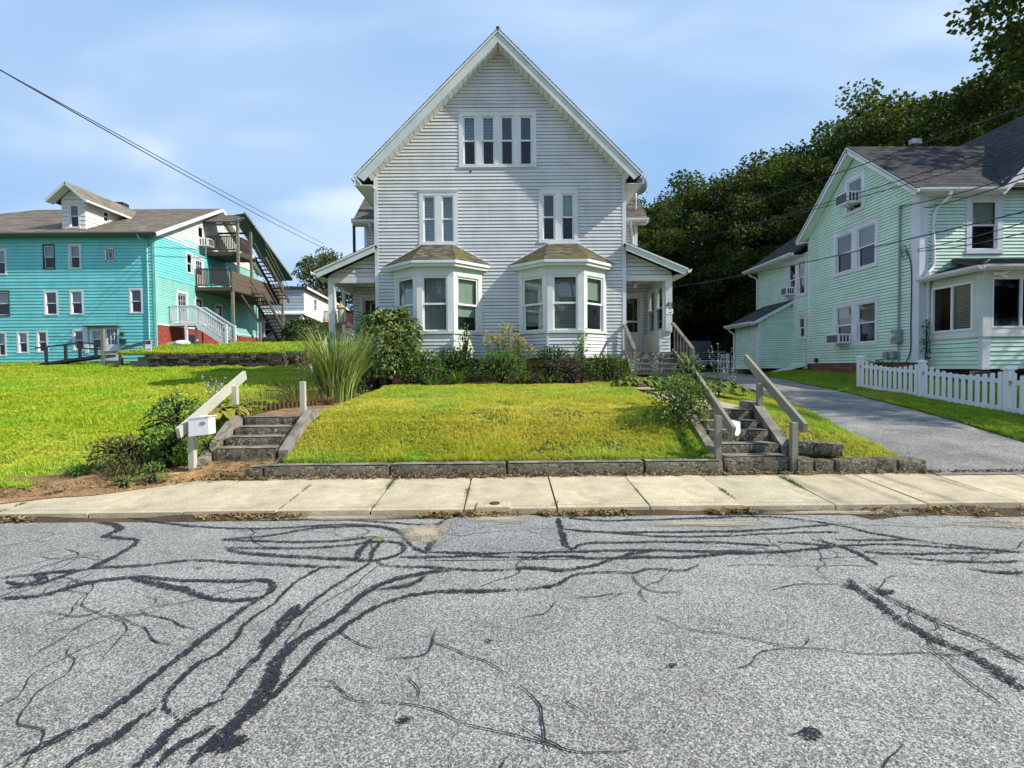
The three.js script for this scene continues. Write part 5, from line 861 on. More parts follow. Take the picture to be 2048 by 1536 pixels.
// pickup truck parked at the end of the driveway
{
  const t = thing('pickup_truck', 'black pickup truck parked nose out in deep shade at the end of the driveway', 'truck', [11.1, 1.3, -32]);
  const x = 11.12, y = 1.3, z = -30.2, paint = mat([0.008, 0.008, 0.010], 0.45, { clearcoat: 0.25, clearcoatRoughness: 0.3 }), chrome = mat([0.5, 0.5, 0.52], 0.3, { metalness: 0.85 });
  const prof2 = (pts, w, x0) => { const g = new THREE.ExtrudeGeometry(new THREE.Shape(pts.map((p) => new THREE.Vector2(p[0], p[1]))), { depth: w, bevelEnabled: true, bevelThickness: 0.04, bevelSize: 0.04, bevelSegments: 2 }); g.rotateY(-Math.PI / 2); g.translate(x0 + w / 2, y, z); return g.toNonIndexed(); };
  const pr = (pts, w) => prof2(pts.map(([d, h]) => [-d, h]), w, x);
  part('body', pr([[0, 0.5], [0.0, 1.05], [0.08, 1.12], [1.35, 1.2], [5.4, 1.18], [5.4, 0.5]], 1.86), paint, t);
  part('cab', pr([[1.3, 1.18], [2.05, 1.78], [2.3, 1.84], [3.6, 1.82], [3.95, 1.18]], 1.6), paint, t);
  part('windshield', quad([x - 0.74, y + 1.24, z - 1.33], [x + 0.74, y + 1.24, z - 1.33], [x + 0.66, y + 1.76, z - 1.98], [x - 0.66, y + 1.76, z - 1.98]), mat([0.012, 0.014, 0.016], 0.25), t);
  part('grille', [box(x - 0.55, x + 0.55, y + 0.72, y + 1.02, z + 0.045, z + 0.06)], M.blackMetal, t); for (let k = 0; k < 3; k++) part('grille_bar', box(x - 0.55, x + 0.55, y + 0.76 + k * 0.1, y + 0.785 + k * 0.1, z + 0.06, z + 0.075), chrome, t);
  for (const s of [-1, 1]) { part('headlight', box(x + s * 0.78 - 0.18, x + s * 0.78 + 0.18, y + 0.78, y + 1.0, z + 0.03, z + 0.055), mat([0.6, 0.62, 0.64], 0.15, { metalness: 0.4 }), t); const m = group('mirror', [x + s * 1.1, y + 1.25, z - 1.5], t); part('mirror_shell', roundBox(x + s * 1.1 - 0.12, x + s * 1.1 + 0.12, y + 1.2, y + 1.45, z - 1.56, z - 1.44, 0.03), paint, m); }
  part('bumper', roundBox(x - 0.98, x + 0.98, y + 0.42, y + 0.66, z - 0.02, z + 0.12, 0.03), chrome, t); part('number_plate', box(x - 0.16, x + 0.16, y + 0.47, y + 0.61, z + 0.122, z + 0.13), mat([0.05, 0.09, 0.16], 0.5), t);
  for (const s of [-1, 1]) for (const d of [0.95, 4.4]) { const g = group('wheel', [x + s * 0.82, y, z - d], t); const w = new THREE.CylinderGeometry(0.4, 0.4, 0.26, 22); w.rotateZ(Math.PI / 2); w.translate(x + s * 0.84, y + 0.4, z - d); part('tyre', w.toNonIndexed(), M.black, g); const r = new THREE.CylinderGeometry(0.24, 0.24, 0.28, 16); r.rotateZ(Math.PI / 2); r.translate(x + s * 0.84, y + 0.4, z - d); part('rim', r.toNonIndexed(), chrome, g); }
}
// ================================================================ the teal apartment house
{
  const XE = -20.85, ZF = -33, h = thing('teal_house', 'large turquoise clapboard apartment house with brown hip roof and dormer', 'house', [-30, 2.1, -40]);
  const F = FRONT(ZF), E = RIGHT(XE), P = 0.19, BASE = 2.05, EAVE = 9.72;
  const win = [ // casing rectangles on the front, [x0, y0, x1, y1, look]
    [-30.35, 7.4, -29.55, 8.95, 0], [-27.42, 7.72, -26.70, 9.2, 1], [-25.92, 7.72, -25.16, 9.2, 0], [-30.3, 4.98, -29.45, 6.5, 1], [-27.45, 5.0, -26.6, 6.47, 0], [-25.93, 5.02, -25.1, 6.5, 0], [-22.42, 5.08, -21.6, 6.57, 0],
    [-30.35, 2.6, -29.72, 4.07, 0], [-29.12, 2.76, -28.42, 4.08, 0], [-27.97, 2.8, -27.27, 4.12, 0], [-25.82, 2.9, -25.1, 4.16, 0], [-24.78, 2.98, -24.06, 4.18, 0]];
  const holes = win.map((w) => w.slice(0, 4)); holes.push([-23.74, 8.17, -23.14, 8.93], [-23.92, 2.3, -23.08, 4.28]);
  wall(h, 'front_wall', F, [[-38.5, BASE], [XE, BASE], [XE, EAVE], [-38.5, EAVE]], holes, P, M.teal, { thick: 0.035 });
  for (const [a, b, c, d, k] of win) sashWindow(h, F, a, b, c, d, { casing: k ? 0.07 : 0.11, head: 0.1, sill: 0.06, trim: k ? M.oldWood : M.whiteWood, blinds: [(Math.abs(a * 7) % 3) > 1.4 ? [0.48, 'blind'] : null], drip: false });
  { // small window with a ring of little panes
    const g = group('ornament_window', [-23.44, 8.17, ZF], h), [a, b, c, d] = [-23.74, 8.17, -23.14, 8.93];
    part('frame', [inF(F, box(a, a + 0.07, b, d, -0.05, 0.05)), inF(F, box(c - 0.04, c, b, d, -0.05, 0.05)), inF(F, box(a, c, b, b + 0.05, -0.05, 0.05)), inF(F, box(a, c, d - 0.05, d, -0.05, 0.05))], M.whiteWood, g);
    const bars = []; for (const x of [-23.56, -23.44, -23.31]) bars.push(inF(F, box(x - 0.014, x + 0.014, b + 0.05, b + 0.2, -0.02, 0.02)), inF(F, box(x - 0.014, x + 0.014, d - 0.2, d - 0.05, -0.02, 0.02))); for (const y of [8.36, 8.48, 8.61, 8.74]) bars.push(inF(F, box(a + 0.07, a + 0.2, y - 0.014, y + 0.014, -0.02, 0.02)), inF(F, box(c - 0.18, c - 0.04, y - 0.014, y + 0.014, -0.02, 0.02)));
    bars.push(inF(F, box(a + 0.18, a + 0.21, b + 0.18, d - 0.18, -0.02, 0.02)), inF(F, box(c - 0.2, c - 0.17, b + 0.18, d - 0.18, -0.02, 0.02)), inF(F, box(a + 0.18, c - 0.17, b + 0.18, b + 0.21, -0.02, 0.02)), inF(F, box(a + 0.18, c - 0.17, d - 0.21, d - 0.18, -0.02, 0.02))); part('glazing_bar', bars, M.whiteWood, g); part('pane', inF(F, box(a + 0.07, c - 0.04, b + 0.05, d - 0.05, -0.01, -0.008)), M.glass, g);
  }
  { // entrance door with glazed upper half and its shallow hood
    const g = group('entrance_door', [-23.5, 2.3, ZF], h), [a, b, c, d] = [-23.92, 2.3, -23.08, 4.28];
    part('leaf', [inF(F, box(a, c, b, b + 0.95, -0.06, 0.02)), inF(F, box(a, a + 0.14, b + 0.95, d, -0.06, 0.02)), inF(F, box(c - 0.1, c, b + 0.95, d, -0.06, 0.02)), inF(F, box(a + 0.14, c - 0.1, d - 0.12, d, -0.06, 0.02))], M.trim2, g);
    const bars = []; for (let k = 1; k < 3; k++) { const x = lerp(a + 0.14, c - 0.1, k / 3), y = lerp(b + 0.95, d - 0.12, k / 3); bars.push(inF(F, box(x - 0.015, x + 0.015, b + 0.95, d - 0.12, -0.04, 0.0)), inF(F, box(a + 0.14, c - 0.1, y - 0.015, y + 0.015, -0.04, 0.0))); } part('glazing_bar', bars, M.trim2, g); part('pane', inF(F, box(a + 0.14, c - 0.1, b + 0.95, d - 0.12, -0.03, -0.028)), M.glass, g);
    part('hood', inF(F, box(-25.0, -22.98, 4.30, 4.36, 0, 0.35)), M.oldWood, g); part('side_shingles', inF(F, box(-25.1, -24.9, 2.75, 4.3, 0.0, 0.06)), M.whiteWood, g);
    part('door_lamp', inF(F, box(-22.92, -22.78, 3.75, 3.98, 0, 0.15)), M.blackMetal, g); part('letter_box', inF(F, box(-22.98, -22.66, 3.3, 3.55, 0, 0.18)), M.blackMetal, g);
  }
  // gable end: wide teal boards over narrow ones, white gable
  const zr = 40.2, back = 46.6, pk = 13.05, yG = (Z) => (Z < zr ? lerp(9.72, pk, (Z - 33) / (zr - 33)) : lerp(pk, 9.72, (Z - zr) / (back - zr)));
  const dr = [[35.0, 4.62, 36.25, 6.75], [37.0, 4.62, 38.05, 6.6], [39.5, 4.62, 40.6, 6.45], [37.1, 7.3, 38.3, 9.35]], wn = [[36.2, 8.0, 36.98, 9.38]];
  wall(h, 'end_wall_lower', E, [[33, 4.5], [41.6, 4.5], [41.6, 7.3], [33, 7.3]], [dr[0], dr[1], dr[2]], 0.105, M.tealPale, { thick: 0.02 });
  wall(h, 'end_wall_upper', E, [[33, 7.31], [41.6, 7.31], [41.6, 10.2], [36.6, 10.2], [33, 9.72]], [dr[3], wn[0]], 0.16, M.teal, { thick: 0.03 });
  wall(h, 'end_wall_rear', E, [[41.6, 4.3], [46.6, 4.3], [46.6, 9.7], [41.6, 9.7]], [], 0.105, M.tealPale, { joined: true });
  wall(h, 'end_gable', frame([1, 0, 0], [XE + 0.004, 0, 0]), [[33.05, 9.74], [46.5, 9.74], [zr, pk]], [[37.6, 9.95, 38.4, 11.5]], 0.2, M.oldWhite, { thick: 0.03 });
  sashWindow(h, E, 37.6, 9.95, 38.4, 11.5, { casing: 0.1, trim: M.whiteWood });
  sashWindow(h, E, ...wn[0], { casing: 0.1, trim: M.whiteWood });
  for (const [i, d] of dr.entries()) { const g = group('balcony_door', [XE, d[1], -(d[0] + d[2]) / 2], h), L = (...q) => inF(E, box(...q)); part('door_casing', [L(d[0], d[0] + 0.16, d[1], d[3], -0.05, 0.04), L(d[2] - 0.16, d[2], d[1], d[3], -0.05, 0.04), L(d[0], d[2], d[3] - 0.16, d[3], -0.05, 0.042)], M.whiteWood, g); part('leaf', [L(d[0] + 0.16, d[2] - 0.16, d[1], d[1] + 0.85, -0.05, 0.0), L(d[0] + 0.16, d[0] + 0.26, d[1] + 0.85, d[3] - 0.16, -0.05, 0), L(d[2] - 0.26, d[2] - 0.16, d[1] + 0.85, d[3] - 0.16, -0.05, 0), L(d[0] + 0.26, d[2] - 0.26, d[3] - 0.3, d[3] - 0.16, -0.05, 0)], i === 3 ? M.whiteWood : i ? M.oldWood : M.metalGrey, g); part('pane', L(d[0] + 0.26, d[2] - 0.26, d[1] + 0.85, d[3] - 0.3, -0.03, -0.028), M.glass, g); if (i % 3 === 0) { const bs = []; for (let k = 1; k < 3; k++) { const x = lerp(d[0] + 0.26, d[2] - 0.26, k / 3), y = lerp(d[1] + 0.85, d[3] - 0.3, k / 3); bs.push(L(x - 0.012, x + 0.012, d[1] + 0.85, d[3] - 0.3, -0.025, -0.005), L(d[0] + 0.26, d[2] - 0.26, y - 0.012, y + 0.012, -0.025, -0.005)); } part('glazing_bar', bs, M.whiteWood, g); } }
  part('corner_board', [box(XE - 0.12, XE + 0.03, 2.05, 9.6, ZF - 0.03, ZF + 0.045), box(XE - 0.01, XE + 0.045, 4.5, 7.3, ZF - 0.16, ZF - 0.031)], M.tealPale, h);
  part('corner_board', box(XE, XE + 0.05, 4.3, 7.0, -41.75, -41.6), M.tealPale, h);
  part('downspout', tube([[-21.5, 9.6, -32.45], [-21.45, 9.45, -32.5], [-21.25, 9.25, -32.9], [-21.25, 9, -32.92], [-21.25, 2.1, -32.92]], 0.05, 8, 40), M.tealPale, h);
  brickwork(h, 'red_foundation', E, 33, 46.6, 2.2, 4.48, 71, [[0.30, 0.045, 0.03], [0.26, 0.04, 0.028], [0.34, 0.055, 0.04], [0.28, 0.06, 0.04]]);
  part('belt_board', [box(XE - 0.02, XE + 0.05, 4.4, 4.5, -46.6, -33)], M.whiteWood, h);
  part('cellar_window', [inF(E, box(36.2, 37.1, 3.3, 4.0, 0, 0.04))], M.blackMetal, h);
  part('inside', [box(-38.4, -21.1, 4.4, 4.5, -46.5, -33.2), box(-38.4, -21.1, 6.95, 7.05, -46.5, -33.2), box(-38.4, -21.1, 9.5, 9.6, -46.5, -33.2), box(-38.4, -21.1, 2, 9.6, -36.1, -36), box(-38.5, -38.4, 2, 9.6, -46.6, -33.1), box(-38.4, -21, 2, 9.6, -46.8, -46.6)], M.room, h);
  // hip roof with a gable end
  const T = [[0.20, 0.165, 0.125], [0.23, 0.19, 0.145], [0.17, 0.14, 0.105], [0.25, 0.21, 0.16]], o = { exposure: 0.2, tab: 0.5 };
  roofPlane(h, 'roof', [-40.5, 9.74, -32.5], [-20.4, 9.74, -32.5], [-20.4, 13.3, -40.2], [-33.6, 13.3, -40.2], T, 21, o);
  roofPlane(h, 'roof', [-20.4, 9.74, -47], [-40.5, 9.74, -47], [-33.6, 13.3, -40.2], [-20.4, 13.3, -40.2], T, 22, o);
  roofPlane(h, 'roof', [-40.5, 9.74, -47], [-40.5, 9.74, -32.5], [-33.6, 13.3, -40.2], [-33.61, 13.3, -40.21], T, 23, o);
  part('eave', [box(-40.5, -20.5, 9.55, 9.58, -33, -32.52), box(-40.5, -20.42, 9.56, 9.72, -32.54, -32.5)], mat([0.05, 0.17, 0.11], 0.7), h); gutter(h, [-40.5, 9.74, -32.48], [-20.4, 9.74, -32.48], [0, 0, 1], M.greyWood);
  part('rake_board', [beam([-20.42, 9.63, -32.5], [-20.42, 13.19, -40.2], 0.05, 0.22), beam([-20.42, 9.63, -47], [-20.42, 13.19, -40.2], 0.05, 0.22)], M.trim2, h);
  part('rake_soffit', [quad([-20.42, 9.5, -32.5], [-20.42, 13.05, -40.2], [XE, 13.05, -40.2], [XE, 9.5, -32.5]), quad([-20.42, 9.5, -47], [-20.42, 13.05, -40.2], [XE, 13.05, -40.2], [XE, 9.5, -47])], M.oldWhite, h);
  { // dormer
    const zD = -33.5, D = FRONT(zD), x0 = -26.62, x1 = -25.22, xc = -25.92;
    wall(h, 'dormer_front', D, [[x0, 10.2], [x1, 10.2], [x1, 12.0], [xc, 12.62], [x0, 12.0]], [[xc - 0.32, 10.25, xc + 0.38, 11.72]], 0.25, M.oldWhite, { thick: 0.03 });
    sashWindow(h, D, xc - 0.32, 10.25, xc + 0.38, 11.72, { casing: 0.1, trim: M.whiteWood });
    wall(h, 'dormer_side', RIGHT(x1), [[33.5, 10.2], [37.6, 12.0], [33.5, 12.0]], [[34.9, 11.05, 35.5, 11.75]], 0.25, M.oldWhite, { thick: 0.03 });
    sashWindow(h, RIGHT(x1), 34.9, 11.05, 35.5, 11.75, { casing: 0.07, trim: M.oldWhite });
    wall(h, 'dormer_side', LEFT(x0), [[-33.5, 10.2], [-33.5, 12.0], [-37.6, 12.0]], [], 0.25, M.oldWhite, { joined: true });
    roofPlane(h, 'dormer_roof', [-27.1, 11.82, -39], [-27.1, 11.82, -32.9], [xc, 12.85, -32.9], [xc, 12.85, -39], T, 24, o); roofPlane(h, 'dormer_roof', [-24.74, 11.82, -32.9], [-24.74, 11.82, -39], [xc, 12.85, -39], [xc, 12.85, -32.9], T, 25, o);
    part('dormer_rake', [beam([-27.1, 11.72, -32.9], [xc, 12.75, -32.9], 0.04, 0.15), beam([-24.74, 11.72, -32.9], [xc, 12.75, -32.9], 0.04, 0.15), box(-24.76, -24.72, 11.66, 11.8, -37.5, -32.9)], M.greenTrim, h);
    part('dormer_soffit', [quad([-27.1, 11.66, -32.9], [xc, 12.69, -32.9], [xc, 12.69, -33.5], [-27.1, 11.66, -33.5]), quad([-24.74, 11.66, -32.9], [xc, 12.69, -32.9], [xc, 12.69, -33.5], [-24.74, 11.66, -33.5])], M.oldWhite, h);
  }
  part('chimney', [roundBox(-28.2, -27.4, 13.0, 13.75, -40.6, -39.9, 0.02)], M.black, h);
}
airCon('cream air conditioner in the white gable window of the turquoise house', [-20.84, 10.1, -38.0], [1, 0, 0], 0.75, 0.5, 0.7);
// balconies and outside stairs along the end wall
function railing(g, a, b, h, n, m, name = 'baluster') { part('rail', beam([a[0], a[1] + h, a[2]], [b[0], b[1] + h, b[2]], 0.09, 0.07), m, g); part('rail', beam([a[0], a[1] + 0.12, a[2]], [b[0], b[1] + 0.12, b[2]], 0.06, 0.08), m, g); for (let k = 0; k < n; k++) { const t = (k + 0.5) / n, x = lerp(a[0], b[0], t), y = lerp(a[1], b[1], t), z = lerp(a[2], b[2], t); part(name, box(x - 0.03, x + 0.03, y + 0.1, y + h, z - 0.02, z + 0.02), m, g); } }
{
  const w = M.oldWood, pp = M.palePost, t = thing('timber_balconies', 'weathered timber balconies with roofed outside stairs on the turquoise house', 'balcony', [-19.5, 3.3, -41]);
  const d3 = group('upper_deck', [-19.8, 9.9, -39.5], t); part('deck', box(-20.8, -18.65, 9.62, 9.9, -41.2, -38.6), w, d3); railing(d3, [-20.75, 9.9, -38.62], [-18.65, 9.9, -38.62], 1.05, 18, w); railing(d3, [-18.66, 9.9, -38.65], [-18.66, 9.9, -40.4], 1.05, 10, w);
  const d2 = group('long_deck', [-19.6, 7.2, -41], t); part('deck', box(-20.8, -18.35, 6.98, 7.22, -45.6, -37.1), w, d2); railing(d2, [-20.75, 7.22, -37.12], [-18.4, 7.22, -37.12], 1.2, 22, w);
  for (let k = 0; k < 5; k++) part('parapet_plank', box(-18.40, -18.34, 7.05 + k * 0.25, 7.05 + k * 0.25 + 0.24, -45.6, -37.1), mat([0.24 + 0.02 * (k % 3), 0.195 + 0.015 * (k % 2), 0.155], 0.85, { map: woodTex }), d2);
  for (const [x, z, a, b] of [[-18.62, -38.6, 7.2, 12.2], [-18.55, -40.4, 7.2, 12.6], [-18.42, -37.3, 3.2, 7.0], [-18.38, -41.2, 3.3, 7.0], [-18.36, -45.4, 3.4, 8.6], [-18.5, -45.5, 7.2, 9.6]]) part('post', roundBox(x - 0.08, x + 0.08, a, b, z - 0.08, z + 0.08, 0.01), pp, t);
  // small roof above the upper deck, then the long stair roof
  roofPlane(t, 'deck_roof', [-21.0, 11.85, -38.2], [-18.45, 11.85, -38.2], [-18.45, 12.75, -39.9], [-21.0, 12.75, -39.9], [[0.12, 0.10, 0.08], [0.14, 0.115, 0.09]], 33, { exposure: 0.2, tab: 0.5 });
  part('deck_rafter', [box(-21, -18.5, 11.6, 11.75, -38.35, -38.25), box(-21, -18.6, 11.5, 11.62, -40.4, -40.3)], w, t);
  part('stair_roof', [...slabOf([-19.6, 12.75, -39.9], [-18.42, 12.72, -39.3], [-17.3, 8.95, -44.8], [-18.9, 9.0, -45.3], 0.12)], mat([0.035, 0.10, 0.085], 0.7), t); part('stair_roof_edge', beam([-18.4, 12.74, -39.2], [-17.28, 8.97, -44.8], 0.10, 0.12), pp, t);
  const flight = (name, x0, x1, a, b, n, m) => { const g = group(name, [(x0 + x1) / 2, b[0], -b[1]], t); for (const x of [x0, x1]) part('stringer', beam([x, a[0] - 0.1, -a[1]], [x, b[0] - 0.1, -b[1]], 0.06, 0.28), m, g); for (let k = 0; k < n; k++) { const u = (k + 0.5) / n; part('tread', box(x0, x1, lerp(a[0], b[0], u), lerp(a[0], b[0], u) + 0.05, -lerp(a[1], b[1], u) - 0.14, -lerp(a[1], b[1], u) + 0.14), w, g); } for (const x of [x0, x1]) { for (const q of [0.95, 0.5]) part('stair_rail', beam([x, a[0] + q, -a[1]], [x, b[0] + q, -b[1]], 0.035, 0.05), M.greyWood, g); } };
  flight('upper_stairs', -18.3, -17.5, [9.9, 40.4], [7.2, 44.6], 12, w); flight('lower_stairs', -18.25, -17.35, [7.2, 39.6], [3.75, 44.7], 15, w);
  part('stair_post', roundBox(-17.4, -17.28, 3.6, 4.9, -44.8, -44.68, 0.01), M.tealPale, t); part('cross_brace', beam([-18.5, 6.9, -38.6], [-18.4, 5.2, -41.1], 0.1, 0.15), w, t);
}
{
  const t = thing('white_stairs', 'white painted platform and stairs against the turquoise house', 'stairs', [-19.5, 3.2, -34.8]), m = M.whiteWood;
  part('platform', box(-20.8, -19.1, 4.42, 4.62, -35.35, -34.15), m, t); railing(t, [-20.8, 4.62, -34.2], [-19.15, 4.62, -34.2], 1.02, 13, m); railing(t, [-20.8, 4.62, -35.3], [-19.15, 4.62, -35.3], 1.02, 13, m);
  for (const z of [-34.2, -35.3]) { railing(t, [-19.15, 4.62, z], [-17.35, 3.42, z], 1.0, 13, m); part('newel', roundBox(-17.4, -17.28, 3.15, 4.5, z - 0.06, z + 0.06, 0.008), m, t); part('stringer', beam([-19.1, 4.45, z], [-17.35, 3.25, z], 0.06, 0.3), m, t); part('post', roundBox(-19.85, -19.72, 3.0, 4.42, z - 0.06, z + 0.06, 0.01), m, t); }
  for (let k = 0; k < 7; k++) { const u = (k + 0.7) / 7; part('tread', box(lerp(-19.1, -17.35, u) - 0.15, lerp(-19.1, -17.35, u) + 0.13, lerp(4.55, 3.3, u), lerp(4.55, 3.3, u) + 0.04, -35.25, -34.25), M.stairGrey, t); }
}
// dark ramp with its rails before the entrance
{
  const t = thing('entrance_ramp', 'dark timber ramp and rails before the turquoise front door', 'ramp', [-25, 2.1, -32]), m = M.black;
  part('ramp_deck', slabOf([-26.5, 2.16, -32.4], [-26.5, 2.16, -31.4], [-22.9, 2.62, -31.4], [-22.9, 2.62, -32.4], 0.14), m, t);
  for (const [x, y] of [[-26.1, 2.1], [-25.0, 2.2], [-24.2, 2.3], [-23.3, 2.4]]) part('post', box(x - 0.06, x + 0.06, y, y + 0.95, -31.46, -31.34), M.blackMetal, t);
  part('rail', beam([-26.7, 3.0, -31.4], [-24.1, 3.28, -31.4], 0.06, 0.08), M.blackMetal, t); part('rail', beam([-24.2, 3.28, -31.4], [-22.9, 3.2, -31.4], 0.06, 0.08), M.blackMetal, t); part('rail', beam([-24.2, 2.95, -31.4], [-23.0, 2.95, -31.4], 0.06, 0.07), M.blackMetal, t);
  const r = thing('timber_rails', 'bare timber posts and rails at the end of the dry stone wall', 'railing', [-20.5, 1.8, -30]);
  for (const [x, y0, y1, z] of [[-22.3, 1.85, 4.0, -30.6], [-21.2, 1.85, 2.95, -30.4], [-19.1, 1.75, 3.35, -29.6]]) part('post', roundBox(x - 0.08, x + 0.08, y0, y1, z - 0.08, z + 0.08, 0.01), M.palePost, r);
  part('rail', beam([-21.2, 2.85, -30.4], [-19.1, 3.25, -29.6], 0.06, 0.16), M.palePost, r); part('rail', beam([-22.3, 2.7, -30.6], [-21.2, 2.7, -30.4], 0.06, 0.14), M.palePost, r); part('rail', beam([-22.3, 2.15, -30.6], [-21.2, 2.15, -30.4], 0.06, 0.18), M.palePost, r);
  const s = thing('notice_board', 'small red and white notice nailed to the timber post', 'sign', [-19.1, 2.8, -29.5]); part('board', box(-19.26, -18.94, 2.72, 3.28, -29.50, -29.485), M.whitePlastic, s); part('band', [box(-19.24, -18.96, 3.08, 3.25, -29.484, -29.48), box(-19.2, -19.0, 2.78, 2.82, -29.484, -29.48)], M.redPaint, s);
  const c = thing('concrete_steps', 'grey concrete steps climbing beside the dry stone wall', 'steps', [-20, 1.8, -30]); for (let k = 0; k < 4; k++) part('step', paintGeo(box(-20.7 + k * 0.42, -19.2, 1.75 + k * 0.22, 1.97 + k * 0.22, -30.6, -29.75), [0.7, 0.68, 0.64]), M.concrete, c);
}
// odds and ends under the white platform
single('cardboard_heap', 'crumpled cardboard box below the white platform', 'box', (() => { const g = box(-0.35, 0.35, 0, 0.35, -0.3, 0.3); g.rotateY(0.4); g.rotateZ(0.2); g.translate(-20.3, 3.05, -33.8); return g; })(), mat([0.36, 0.26, 0.17], 0.9));
single('white_sack', 'lumpy white sack lying below the white platform', 'sack', (() => { const g = new THREE.SphereGeometry(0.36, 14, 10); const p = g.attributes.position; for (let i = 0; i < p.count; i++) { const k = 1 + 0.35 * (noise3(p.getX(i) * 5 + 5, p.getY(i) * 5, p.getZ(i) * 5) - 0.5); p.setXYZ(i, p.getX(i) * k * 1.3, p.getY(i) * k * 0.6, p.getZ(i) * k); } g.translate(-19.75, 3.3, -33.7); g.computeVertexNormals(); return g; })(), M.whitePlastic);
// dark car parked behind the rise
{
  const t = thing('parked_car', 'dark saloon car half hidden behind the upper lawn', 'car', [-19.6, 3.3, -47]), x = -19.5, y = 3.35, z = -47.5, paint = mat([0.018, 0.022, 0.026], 0.25, { clearcoat: 0.8 });
  const pr = (pts, w, z0) => { const g = new THREE.ExtrudeGeometry(new THREE.Shape(pts.map((p) => new THREE.Vector2(p[0], p[1]))), { depth: w, bevelEnabled: true, bevelThickness: 0.05, bevelSize: 0.05, bevelSegments: 2 }); g.translate(x, y, z0 - w / 2); return g.toNonIndexed(); };
  part('body', pr([[-2.2, 0.35], [-2.2, 0.75], [-1.3, 0.9], [2.0, 0.92], [2.2, 0.7], [2.2, 0.35]], 1.6, z), paint, t); part('cabin', pr([[-1.2, 0.9], [-0.5, 1.38], [0.9, 1.4], [1.7, 0.92]], 1.4, z), mat([0.03, 0.04, 0.045], 0.08, { clearcoat: 1 }), t); part('roof_panel', pr([[-0.5, 1.38], [-0.45, 1.44], [0.85, 1.45], [0.9, 1.4]], 1.35, z), paint, t);
  for (const a of [-1.4, 1.4]) for (const s of [-1, 1]) { const w = new THREE.CylinderGeometry(0.33, 0.33, 0.22, 18); w.rotateX(Math.PI / 2); w.translate(x + a, y + 0.33, z + s * 0.8); part('wheel', w.toNonIndexed(), M.black, t); }
}
// white house farther back with its red deck
{
  const t = thing('white_back_house', 'plain white house with a red deck far behind the upper lawn', 'house', [-22, 4, -55]), E = RIGHT(-18.3), F = FRONT(-50), blue = mat([0.50, 0.56, 0.64], 0.6, { map: paintTex });
  wall(t, 'front_wall', F, [[-27, 6.9], [-18.3, 6.9], [-18.3, 9.0], [-27, 9.3]], [], 0.28, blue, { thick: 0.03 }); wall(t, 'lower_wall', FRONT(-49.8), [[-27, 4], [-18.6, 4], [-18.6, 6.6], [-27, 6.6]], [[-21.9, 4.6, -21.1, 6.0]], 0.28, blue, { thick: 0.03 }); sashWindow(t, FRONT(-49.8), -21.9, 4.6, -21.1, 6.0, { casing: 0.08 });
  part('skirt_roof', [...slabOf([-27, 6.65, -49.3], [-18.0, 6.65, -49.3], [-18.2, 6.95, -50], [-27, 6.95, -50], 0.1)], M.trim, t);
  wall(t, 'end_wall', E, [[50, 6.6], [66, 5.6], [66, 8.3], [50, 9.0]], [[52.5, 7.2, 53.4, 8.4], [58, 6.6, 59, 8.0]], 0.28, M.oldWhite, { joined: true }); sashWindow(t, E, 52.5, 7.2, 53.4, 8.4, { casing: 0.1 }); sashWindow(t, E, 58, 6.6, 59, 8.0, { casing: 0.1 });
  part('lower_end_wall', box(-18.7, -18.5, 4, 6.6, -66, -49.9), M.oldWhite, t); part('back_walls', [box(-27, -18.4, 4, 8.6, -66.2, -66), box(-27.1, -27, 4, 9, -66, -50), box(-26.9, -18.5, 6.5, 6.6, -66, -50.2)], M.room, t);
  part('roof', [...slabOf([-27.3, 9.35, -49.8], [-17.95, 9.1, -49.8], [-17.95, 8.3, -66.3], [-27.3, 8.6, -66.3], 0.2)], M.roofDeck, t); part('roof_edge', [beam([-17.93, 9.0, -49.8], [-17.93, 8.2, -66.3], 0.06, 0.2)], M.oldWhite, t);
  const g = group('red_deck', [-17.4, 5.9, -56], t); part('deck', box(-18.3, -16.6, 6.1, 6.4, -60, -55), M.redWood, g); railing(g, [-18.2, 6.4, -55.05], [-16.6, 6.4, -55.05], 1.0, 12, M.redWood); railing(g, [-16.62, 6.4, -55], [-16.62, 6.4, -60], 1.0, 16, M.redWood); part('post', [box(-16.75, -16.6, 4, 6.1, -55.2, -55.05)], M.redWood, g);
}
single('board_fence', 'short brown board fence beside the round hedge', 'fence', (() => { const o = []; for (let k = 0; k < 9; k++) o.push(box(-15.6 + k * 0.2, -15.42 + k * 0.2, 3.9, 5.3, -47.05, -47)); return o; })(), M.brownWood);
